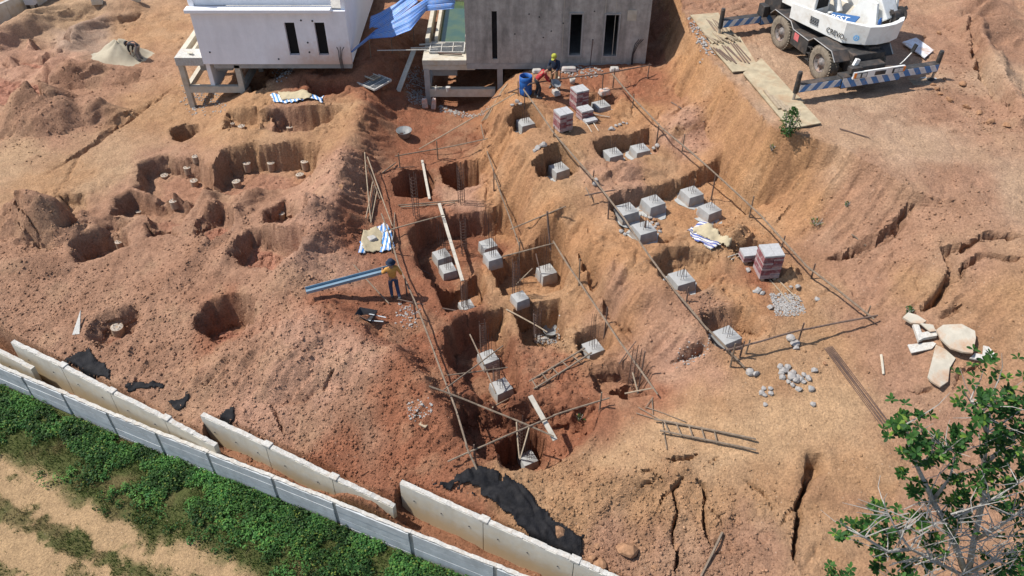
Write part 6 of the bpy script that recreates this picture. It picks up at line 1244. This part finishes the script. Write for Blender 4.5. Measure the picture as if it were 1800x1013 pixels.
def person(label, loc, rz, J, shirt, pants, hat, hatkind='cap'):
    t = thing('person', label, 'person', loc, rz)
    K_ = ['hip', 'belly', 'chest', 'neck', 'chin', 'skull', 'crown', 'sl', 'el', 'wl', 'pl', 'sr', 'er', 'wr', 'pr', 'hl', 'kl', 'al', 'tl', 'hr', 'kr', 'ar', 'tr']
    V = [Vector(J[k]) for k in K_]; ix = {k: i for i, k in enumerate(K_)}
    E_ = [('hip', 'belly'), ('belly', 'chest'), ('chest', 'neck'), ('neck', 'chin'), ('chin', 'skull'), ('skull', 'crown'), ('chest', 'sl'), ('sl', 'el'), ('el', 'wl'), ('wl', 'pl'), ('chest', 'sr'), ('sr', 'er'), ('er', 'wr'), ('wr', 'pr'), ('hip', 'hl'), ('hl', 'kl'), ('kl', 'al'), ('al', 'tl'), ('hip', 'hr'), ('hr', 'kr'), ('kr', 'ar'), ('ar', 'tr')]
    R_ = dict(hip=.115, belly=.105, chest=.125, neck=.05, chin=.075, skull=.092, crown=.06, sl=.06, el=.04, wl=.028, pl=.034, sr=.06, er=.04, wr=.028, pr=.034, hl=.08, kl=.052, al=.036, tl=.034, hr=.08, kr=.052, ar=.036, tr=.034)
    vs = [tuple(v) for v in V]; es = [(ix[a], ix[b]) for a, b in E_]; rs = [R_[k] for k in K_]
    up = Vector((0, 0, 1))
    for h, w in (('pl', 'wl'), ('pr', 'wr')):
        d = (Vector(J[h]) - Vector(J[w])).normalized(); s_ = d.cross(up if abs(d.z) < .9 else Vector((0, 1, 0))).normalized(); q = s_.cross(d)
        for k, (o_, ln) in enumerate(((-.027, .075), (-.009, .085), (.009, .08), (.026, .062))):
            b0 = len(vs); vs.append(tuple(Vector(J[h]) + s_ * o_ + d * .03)); vs.append(tuple(Vector(J[h]) + s_ * o_ + d * (.03 + ln * .55) + q * .008)); vs.append(tuple(Vector(J[h]) + s_ * o_ + d * (.03 + ln) - q * .012)); es += [(ix[h], b0), (b0, b0 + 1), (b0 + 1, b0 + 2)]; rs += [.009, .0085, .0075]
        b0 = len(vs); vs.append(tuple(Vector(J[h]) - s_ * .04 + d * .0)); vs.append(tuple(Vector(J[h]) - s_ * .06 + d * .035)); es += [(ix[w], b0), (b0, b0 + 1)]; rs += [.011, .009]
    f = (Vector(J['tl']) - Vector(J['al'])); f.z = 0; f.normalize(); hd = Vector(J.get('face', f)); sd3 = hd.cross(up).normalized(); c = Vector(J['skull'])
    b0 = len(vs); vs.append(tuple(c.lerp(Vector(J['chin']), .5) + hd * .1)); es.append((ix['skull'], b0)); rs.append(.016)
    skin_mesh('body', vs, es, rs, 'skin', t)
    for s_ in (-1, 1):
        MB().rock(c + hd * .088 + sd3 * s_ * .033, .012, 3, (1, 1, 1)).build('eye', 'cl_dark', t); MB().rock(c + sd3 * s_ * .1 - hd * .01, .03, 4, (.5, 1, 1.2)).build('ear', 'skin', t)
    T = ['hip', 'belly', 'chest', 'neck', 'sl', 'el', 'sr', 'er', 'wl', 'wr']; tv = [Vector(J[k]) for k in T]; tv[3] = tv[2].lerp(tv[3], .7); tv[8] = tv[5].lerp(tv[8], .8); tv[9] = tv[7].lerp(tv[9], .8); tv[0] = tv[0].lerp(tv[1], -.15)
    skin_mesh('shirt', [tuple(v) for v in tv], [(0, 1), (1, 2), (2, 3), (2, 4), (4, 5), (5, 8), (2, 6), (6, 7), (7, 9)], [(.155, .125), (.15, .12), (.165, .135), .07, .085, .062, .085, .062, .05, .05], shirt, t)
    T = ['belly', 'hip', 'hl', 'kl', 'al', 'hr', 'kr', 'ar']; tv = [Vector(J[k]) for k in T]; tv[0] = tv[1].lerp(tv[0], .35)
    skin_mesh('trousers', [tuple(v) for v in tv], [(0, 1), (1, 2), (2, 3), (3, 4), (1, 5), (5, 6), (6, 7)], [(.14, .12), (.145, .13), .1, .078, .065, .1, .078, .065], pants, t, 1)
    for a, b in (('al', 'tl'), ('ar', 'tr')):
        A, B = Vector(J[a]), Vector(J[b]); MB().tube([A + Vector((0, 0, .06)), A - (B - A) * .2 + Vector((0, 0, -.02)), A.lerp(B, .6) + Vector((0, 0, -.01)), B + (B - A) * .2], [.05, .052, .048, .03], 8).build('boot', 'cl_boot', t, smooth=True)
    cr = Vector(J['crown']); ax = (cr - Vector(J['chin'])).normalized(); Rm = ax.to_track_quat('Z', 'Y').to_matrix()
    mb = MB(); prof = [(.125, -.07), (.128, -.02), (.11, .045), (.06, .085), (.005, .095)] if hatkind == 'cap' else [(.19, -.07), (.13, -.05), (.128, -.01), (.11, .05), (.06, .085), (.005, .095)]
    mb.lathe(prof, n=16, capb=False, capt=False); mb.v = [tuple(cr + Rm @ Vector(p)) for p in mb.v]; hh = mb.build('hat', hat, t, smooth=True, solid=.008)
    if hatkind == 'cap': MB().prism([cr + hd * .1 - ax * .06 + sd3 * .08, cr + hd * .22 - ax * .075 + sd3 * .05, cr + hd * .22 - ax * .075 - sd3 * .05, cr + hd * .1 - ax * .06 - sd3 * .08], ax * .012).build('peak', hat, hh)
    return t
# walking away with the steel channel
A_ = dict(hip=(0,0,.93), belly=(0,.02,1.1), chest=(0,.05,1.3), neck=(0,.06,1.45), chin=(0,.08,1.53), skull=(0,.085,1.6), crown=(0,.08,1.67), sl=(-.19,.05,1.37), el=(-.34,.1,1.16), wl=(-.3,.32,1.16), pl=(-.28,.4,1.18), sr=(.19,.04,1.37), er=(.30,-.03,1.12), wr=(.34,.12,.93), pr=(.35,.18,.87), hl=(-.1,0,.9), kl=(-.11,.12,.5), al=(-.12,-.02,.1), tl=(-.12,.14,.04), hr=(.1,0,.9), kr=(.11,.04,.49), ar=(.13,-.22,.1), tr=(.13,-.08,.03))
person('person in orange shirt, jeans and dark hat walking with a steel channel', wk, math.radians(18), A_, 'cl_orange', 'cl_denim', 'cl_navy', 'brim')
# stooping with a basin
B_ = dict(hip=(0,-.05,.86), belly=(0,.05,1.0), chest=(0,.26,1.16), neck=(0,.38,1.26), chin=(0,.45,1.29), skull=(0,.5,1.33), crown=(0,.54,1.39), sl=(-.19,.30,1.2), el=(-.22,.42,.93), wl=(-.14,.62,.76), pl=(-.13,.69,.72), sr=(.19,.30,1.2), er=(.22,.42,.93), wr=(.14,.62,.76), pr=(.13,.69,.72), hl=(-.1,-.05,.84), kl=(-.12,.06,.46), al=(-.13,-.06,.09), tl=(-.13,.1,.03), hr=(.1,-.05,.84), kr=(.13,.12,.47), ar=(.15,.02,.09), tr=(.15,.18,.03), face=(0,.8,-.6))
pb = Q(944, 171); person('person in red shirt and dark trousers stooping to hold a basin', pb, math.radians(-82), B_, 'cl_red', 'cl_dark', 'cl_dark')
bb = MB().lathe([(.14, 0), (.24, .12), (.25, .12), (.15, -.01)], n=20, capt=False).build('held_basin', 'tub', None, smooth=True); bb.location = pb + Vector((.80, -.1 - .02, .68)); bb.rotation_euler = (.3, .35, 0); tag(bb, 'grey basin held by the red shirted worker', 'basin')
# standing with a yellow cap
C_ = dict(hip=(0,0,.93), belly=(0,.01,1.1), chest=(0,.03,1.3), neck=(0,.05,1.45), chin=(0,.09,1.52), skull=(0,.11,1.59), crown=(0,.12,1.66), sl=(-.2,.03,1.37), el=(-.26,.1,1.1), wl=(-.16,.3,.98), pl=(-.13,.37,.96), sr=(.2,.03,1.37), er=(.27,.06,1.1), wr=(.24,.22,.9), pr=(.23,.28,.84), hl=(-.1,0,.9), kl=(-.12,.06,.5), al=(-.14,-.02,.09), tl=(-.15,.13,.03), hr=(.1,0,.9), kr=(.12,.05,.49), ar=(.16,-.02,.09), tr=(.18,.12,.03), face=(0,.9,-.4))
person('person in dark shirt, khaki trousers and yellow cap standing by the rail', Q(974, 155), math.radians(150), C_, 'cl_navy', 'cl_khaki', 'cl_lime')
# bent double at the sand heap
D_ = dict(B_); D_.update(hip=(0,-.1,.84), belly=(0,.06,.95), chest=(0,.3,1.0), neck=(0,.44,.98), chin=(0,.51,.94), skull=(0,.57,.93), crown=(0,.64,.95), sl=(-.18,.33,.98), el=(-.2,.42,.7), wl=(-.1,.45,.46), pl=(-.09,.47,.38), sr=(.18,.33,.98), er=(.2,.42,.7), wr=(.1,.45,.46), pr=(.09,.47,.38), face=(0,.6,-.8))
person('person in dark clothes bent double shovelling at the pale sand heap', Q(248, 107), math.radians(75), D_, 'cl_dark', 'cl_grey', 'cl_dark')
pd = Q(241, 108); t = thing('shovel', 'shovel held in the pale sand by the stooping worker', 'shovel', pd); MB().tube([(.1, 0, .5), (-.35, .1, .05)], .018, 6).build('handle', 'bamboo', t); MB().box((-.45, .12, .04), (.26, .2, .02)).build('blade', 'rim', t)

# ------------------------------------------------------------------ plants
def leaf_mat(name, attr=True, col=(.06,.14,.03)):
    m, n, b = new_mat(name); N = n.nodes; K = n.links.new; b.inputs['Roughness'].default_value = .6; b.inputs['Specular IOR Level'].default_value = .2
    if attr: a = N.new('ShaderNodeVertexColor'); a.layer_name = 'leaf'; src = a.outputs['Color']
    else:
        oi = N.new('ShaderNodeObjectInfo'); rp = N.new('ShaderNodeValToRGB'); rp.color_ramp.elements[0].color = (.018,.06,.013,1); rp.color_ramp.elements[1].color = (.14,.23,.03,1); rp.color_ramp.elements[1].position = .95; e = rp.color_ramp.elements.new(.6); e.color = (.04,.105,.02,1); K(oi.outputs['Random'], rp.inputs['Fac']); src = rp.outputs['Color']
    K(src, b.inputs['Base Color']); tr = N.new('ShaderNodeBsdfTranslucent'); K(src, tr.inputs['Color']); mx = N.new('ShaderNodeMixShader'); mx.inputs[0].default_value = .3
    K(b.outputs[0], mx.inputs[1]); K(tr.outputs[0], mx.inputs[2]); K(mx.outputs[0], n.nodes['Material Output'].inputs[0]); return m
M['leaf'] = leaf_mat('leaf'); M['leaf_obj'] = leaf_mat('tree_leaf', False); M['bark'] = mat('grey_bark', (.36,.34,.31), .9, .25, 12, .5, 40)
def np_mesh(name, v, f, col, m, cc_name='leaf'):
    me = bpy.data.meshes.new(name); k = f.shape[1]; me.vertices.add(len(v)); me.vertices.foreach_set('co', v.ravel().astype(np.float32)); me.loops.add(f.size); me.loops.foreach_set('vertex_index', f.ravel().astype(np.int32)); me.polygons.add(len(f)); me.polygons.foreach_set('loop_start', np.arange(0, f.size, k, dtype=np.int32)); me.update(calc_edges=True)
    at = me.color_attributes.new(cc_name, 'FLOAT_COLOR', 'POINT'); at.data.foreach_set('color', np.concatenate([col, np.ones((len(v), 1))], 1).ravel().astype(np.float32)); me.materials.append(M[m]); o = bpy.data.objects.new(name, me); C.objects.link(o); return o
def unit(a): return a / (np.linalg.norm(a, axis=-1, keepdims=True) + 1e-9)
def leaf_cloud(c, nrm, size, col, rng, asp=.55):
    """one kite-shaped folded leaf for every centre"""
    m = len(c); t = unit(np.cross(nrm, rng.normal(size=(m, 3)))); s = np.cross(nrm, t); L_ = size[:, None]
    v = np.stack([c - t * L_ * .5, c + s * L_ * asp * .5 + nrm * L_ * .12, c + t * L_ * .55 - nrm * L_ * .12, c - s * L_ * asp * .5 + nrm * L_ * .12], 1).reshape(-1, 3)
    f = (np.arange(m) * 4)[:, None] + np.arange(4)[None]; return v, f, np.repeat(col, 4, 0)
rng = np.random.default_rng(21)
# weeds along the foot of the fence
n = 7600; x = rng.uniform(-25, 4, n); d = np.abs(rng.normal(0, .85, n)) + .16; y = yline(OUT, x) - .05 - d * 1.15
pat = fbm(x, y, .7, 3, 201) + .5 * fbm(x, y, 2, 2, 203); keepm = (pat + .62 - .40 * d > 0) & (d < 2.6); x, y, d, pat = x[keepm], y[keepm], d[keepm], pat[keepm]
hh = np.clip(.10 + .26 * np.exp(-d * .6) + .18 * pat, .06, .75) * rng.uniform(.7, 1.15, len(x)); rad = rng.uniform(.1, .26, len(x)) * (.7 + hh)
nl = 20; cc2 = np.repeat(np.stack([x, y, bil(xs, ys, Z, x, y)], 1), nl, 0); m = len(cc2); dirs = unit(rng.normal(size=(m, 3)) * np.array([1, 1, .8]) + np.array([0, 0, .75])); hr = np.repeat(hh, nl); rr2 = np.repeat(rad, nl)
pos = cc2 + dirs * np.stack([rr2, rr2, hr], 1) * rng.uniform(.55, 1, (m, 1)); nr = unit(dirs * .5 + np.array([0, 0, .8]) + rng.normal(size=(m, 3)) * .45)
base = np.repeat(rng.random(len(x)), nl)[:, None]; cl_ = (np.array([.025,.085,.022]) * (1 - base) + np.array([.065,.145,.03]) * base) * rng.uniform(.6, 1.5, (m, 1)) * np.repeat(np.clip(1 + 1.3 * fbm(x, y, 1.3, 3, 207), .45, 1.9), nl)[:, None]; yel = rng.random(m) < .06; cl_[yel] = np.array([.16,.21,.04])
v, f, c = leaf_cloud(pos, nr, rng.uniform(.04, .10, m), cl_, rng, .65); o = np_mesh('verge_weeds', v, f, c, 'leaf'); tag(o, 'dense leafy weeds growing against the outer fence', 'weeds', None, 'stuff')
# rough grass
n = 150000; x = rng.uniform(-24, 3, n); y = yline(OUT, x) - rng.uniform(.2, 9, n); ro = bil(xs, ys, ROAD, x, y); pt = fbm(x, y, 1.6, 3, 211); ok = (rng.random(n) > ro * .985) & (y > 8.5) & (pt + rng.uniform(-.35, .6, n) > -.12); x, y = x[ok][:85000], y[ok][:85000]; m = len(x)
z = bil(xs, ys, Z, x, y); h = rng.uniform(.05, .17, m) * (1 - .5 * bil(xs, ys, ROAD, x, y)); th = rng.random(m) * 6.28; w = rng.uniform(.008, .02, m); b0 = np.stack([x - np.cos(th) * w, y - np.sin(th) * w, z - .01], 1); b1 = np.stack([x + np.cos(th) * w, y + np.sin(th) * w, z - .01], 1); tp = np.stack([x + rng.normal(0, .5, m) * h, y + rng.normal(0, .5, m) * h, z + h], 1)
q = rng.random((m, 1)); dry = np.clip(fbm(x, y, 1.1, 3, 131)[:, None] * 1.6 + rng.normal(0, .25, (m, 1)), 0, 1); cl_ = (np.array([.06,.105,.022]) * q + np.array([.10,.125,.035]) * (1 - q)) * (1 - dry) + np.array([.19,.15,.07]) * dry
o = np_mesh('grass', np.stack([b0, b1, tp], 1).reshape(-1, 3), (np.arange(m) * 3)[:, None] + np.arange(3)[None], np.repeat(cl_, 3, 0), 'leaf'); tag(o, 'rough short grass on the verge beside the sandy track', 'grass', None, 'stuff')
# tree in the right foreground: tall stems, whorls of glossy leaves, bare grey twigs
def TP(px, py, y):
    r = ray(px, py); t = y / r[1]; return Vector((r[0] * t, y, CAMH + r[2] * t))
TB = Vector((9.35, 9.0, HZ(9.35, 9.0))); tr = thing('leafy_tree', 'tall tree with glossy green leaf whorls and bare grey twigs', 'tree', TB)
mb = MB(); fork = TP(1700, 1013, 9.2)
def limb(pts, r0, r1, n=7): k = len(pts); mb.tube([p - TB for p in pts], [r0 + (r1 - r0) * i / (k - 1) for i in range(k)], n)
limb([TB - Vector((0, 0, .3)), TB.lerp(fork, .5) + Vector((.1, .05, 0)), fork], .16, .10, 9); mb.build('trunk', 'bark', tr, smooth=True)
stems = [[(1700,1013,9.2),(1672,940,9.3),(1640,880,9.4),(1612,820,9.5),(1596,775,9.6),(1594,745,9.6)], [(1702,1010,9.2),(1712,950,9.3),(1728,880,9.5),(1730,820,9.6),(1735,760,9.7),(1745,690,9.8)], [(1695,1013,9.2),(1640,985,9.0),(1600,965,8.9),(1575,930,8.9),(1560,900,8.9)],
  [(1600,965,8.9),(1560,970,8.8),(1520,945,8.8),(1490,930,8.8)], [(1712,950,9.3),(1750,930,9.1),(1785,905,9.0),(1810,880,9.0)], [(1730,820,9.6),(1760,790,9.7),(1790,760,9.8)], [(1735,760,9.7),(1720,730,9.8),(1705,705,9.8)], [(1672,940,9.3),(1700,900,9.1),(1740,880,8.9),(1790,850,8.8)], [(1640,880,9.4),(1670,840,9.5),(1680,800,9.6)], [(1700,1005,9.2),(1750,985,8.9),(1800,1000,8.8)], [(1612,820,9.5),(1640,800,9.6),(1665,790,9.6)]]
for s_ in stems:
    mb = MB(); P = [TP(*p) for p in s_]; mb.tube([p - TB for p in P], [(.075 if len(s_) > 5 else .045) * (1 - .75 * i / (len(P) - 1)) for i in range(len(P))], 7); mb.build('limb', 'bark', tr, smooth=True)
rt = random.Random(4); mb = MB()
for k in range(150):
    s_ = stems[rt.randrange(len(stems))]; a = TP(*s_[rt.randrange(len(s_))]); d = Vector((rt.uniform(-1, 1), rt.uniform(-.6, .6), rt.uniform(-.25, 1))).normalized(); L_ = rt.uniform(.35, 1.1); pts = [a]; 
    for i in range(3): d = (d + Vector((rt.uniform(-.4, .4), rt.uniform(-.3, .3), rt.uniform(-.2, .35)))).normalized(); pts.append(pts[-1] + d * L_ / 3)
    mb.tube([p - TB for p in pts], [.014, .011, .008, .004], 4)
for k in range(170):
    a = TP(rt.uniform(1560, 1800), rt.uniform(900, 1040), rt.uniform(8.6, 9.4)); d = Vector((rt.uniform(-1, 1), rt.uniform(-.4, .4), rt.uniform(.2, 1))).normalized(); L_ = rt.uniform(.4, 1.2); p1 = a + d * L_ * .5 + Vector((rt.uniform(-.1, .1), 0, 0)); mb.tube([a - TB, p1 - TB, a + d * L_ - TB], [.016, .011, .005], 4)
o = mb.build('twig', 'bark', tr); o['kind'] = 'stuff'
lv = [(0, -.5, 0), (.14, -.28, .03), (.24, .05, .05), (.17, .36, .0), (0, .5, -.08), (-.17, .36, .0), (-.24, .05, .05), (-.14, -.28, .03), (0, -.2, 0), (0, .1, 0), (0, .34, -.03)]
lf = [[0, 1, 8], [1, 2, 9, 8], [2, 3, 10, 9], [3, 4, 10], [0, 8, 7], [8, 9, 6, 7], [9, 10, 5, 6], [10, 4, 5]]
lm = bpy.data.meshes.new('leaf'); lm.from_pydata(lv, [], lf); lm.polygons.foreach_set('use_smooth', [True] * len(lf)); lm.materials.append(M['leaf_obj'])
CL = [(1740,668,42),(1718,702,32),(1752,700,34),(1775,728,36),(1798,700,28),(1598,735,38),(1582,770,30),(1622,782,36),(1650,796,32),(1672,786,22),(1584,834,12),(1600,852,16),(1618,800,26),(1640,878,32),(1678,872,38),(1706,850,20),(1740,826,38),(1770,786,38),(1795,756,34),(1786,848,36),(1796,908,40),(1784,958,40),(1800,1004,40),(1756,884,26),(1552,898,26),(1530,938,38),(1490,932,24),(1572,924,18),(1612,920,20),(1562,968,34),(1600,992,22),(1470,1006,18),(1632,985,18),(1722,735,24),(1755,765,28),(1690,760,16),(1700,905,22),(1665,905,22),(1640,955,20),(1800,812,30),(1540,1000,22),(1745,1000,24)]
leaves = []
for px, py, r in CL:
    yy = 9.0 + (1000 - py) * .0022 + rt.uniform(-.25, .25); c0 = TP(px, py, yy); R3 = r / FPX * (c0 - Vector((0, 0, CAMH))).length
    for w_ in range(max(3, int(r * .46))):
        wc = c0 + Vector((rt.gauss(0, .45), rt.gauss(0, .5), rt.gauss(0, .45))) * R3; ax = Vector((rt.uniform(-.5, .5), rt.uniform(-.6, .3), 1)).normalized(); s1 = ax.cross(Vector((0, 1, .1))).normalized(); s2 = ax.cross(s1)
        nlv = rt.randint(5, 8); a0 = rt.random() * 6
        for k in range(nlv):
            a = a0 + 6.28 * k / nlv + rt.uniform(-.3, .3); out_ = s1 * math.cos(a) + s2 * math.sin(a); el = rt.uniform(-.1, .7); dr = (out_ * math.cos(el) + ax * math.sin(el)).normalized(); ln = rt.uniform(.10, .155); nn = (ax * math.cos(el) - out_ * math.sin(el) + Vector((rt.uniform(-.3, .3), rt.uniform(-.3, .3), 0))).normalized(); sd4 = dr.cross(nn).normalized(); nn = sd4.cross(dr)
            leaves.append((wc + dr * ln * .55, Matrix((sd4, dr, nn)).transposed() @ Matrix.Scale(ln, 3), ln))
rt.shuffle(leaves); leaves.sort(key=lambda q: (Vector((0, 0, CAMH)) - q[0]).length)
vis = [q for q in leaves if -5 < proj(q[0])[0] < 1805 and proj(q[0])[1] < 1016]; big_ = vis[::max(1, len(vis) // 300)][:300]; ids = {id(q) for q in big_}
for q in big_:
    o = bpy.data.objects.new('leaf', lm); C.objects.link(o); o.parent = tr; o.matrix_local = Matrix.Translation(q[0] - TB) @ q[1].to_4x4()
V_ = np.array(lv); rest = [q for q in leaves if id(q) not in ids]; vs = np.concatenate([V_ @ np.array(q[1]).T + np.array(q[0] - TB) for q in rest]); nf = []
for i in range(len(rest)): nf += [[j + i * len(lv) for j in ff] for ff in lf]
g_ = rng.random((len(rest), 1)); lc = np.where(g_ < .6, np.array([.02,.068,.014]), np.array([.042,.11,.02])) * rng.uniform(.75, 1.3, (len(rest), 1)); lc[rng.random(len(rest)) < .07] = (.15,.24,.035)
o = MB().add(vs.tolist(), nf).build('foliage', 'leaf', tr, smooth=True); at = o.data.color_attributes.new('leaf', 'FLOAT_COLOR', 'POINT'); at.data.foreach_set('color', np.concatenate([np.repeat(lc, len(lv), 0), np.ones((len(vs), 1))], 1).ravel().astype(np.float32)); o['kind'] = 'stuff'
# bush on the bank crest and a few seedlings
def bush(px, py, h, w, n, ls, label, seed=3):
    p = Q(px, py); t = thing('bush', label, 'bush', p); rg = np.random.default_rng(seed); mb = MB()
    for k in range(6): a = k * 1.05; mb = MB(); mb.tube([(0, 0, -.1), (w * .25 * math.cos(a), w * .25 * math.sin(a), h * .45), (w * .4 * math.cos(a + .3), w * .4 * math.sin(a + .3), h * .85)], [.02, .014, .006], 5); mb.build('stem', 'bark', t)
    u = rg.random(n) ** .6; th = rg.random(n) * 6.28; zz = rg.random(n); prof = np.sin(np.clip(zz * .9 + .12, 0, 1) * math.pi) ** .6 * w * .5 * (1 + .25 * np.sin(th * 3 + zz * 7)); c = np.stack([np.cos(th) * u * prof, np.sin(th) * u * prof, zz * h], 1)
    nr = unit(c * np.array([1, 1, 0]) + rg.normal(size=(n, 3)) * .35 + np.array([0, 0, .25])); cl_ = np.array([.045,.10,.025]) * rg.uniform(.6, 1.7, (n, 1)); v, f, cc3 = leaf_cloud(c, nr, rg.uniform(ls * .7, ls * 1.3, n), cl_, rg, .5)
    o = np_mesh('foliage', v, f, cc3, 'leaf'); o.parent = t; o['kind'] = 'stuff'
bush(1384, 236, 1.15, .75, 620, .10, 'green leafy bush on the bank crest beside the long bearing plate')
bush(1018, 738, .28, .3, 40, .09, 'small green seedling on the rim of the lowest pit', 5); bush(1596, 551, .3, .35, 50, .09, 'small green weed in the gully by the broken slabs', 6); bush(1434, 394, .25, .6, 60, .07, 'dry weed tuft on the cut bank', 7); bush(1488, 362, .2, .25, 40, .07, 'tiny green weed on the bank slope', 8); bush(1357, 262, .2, .3, 30, .07, 'small weed at the foot of the crest bush', 9)
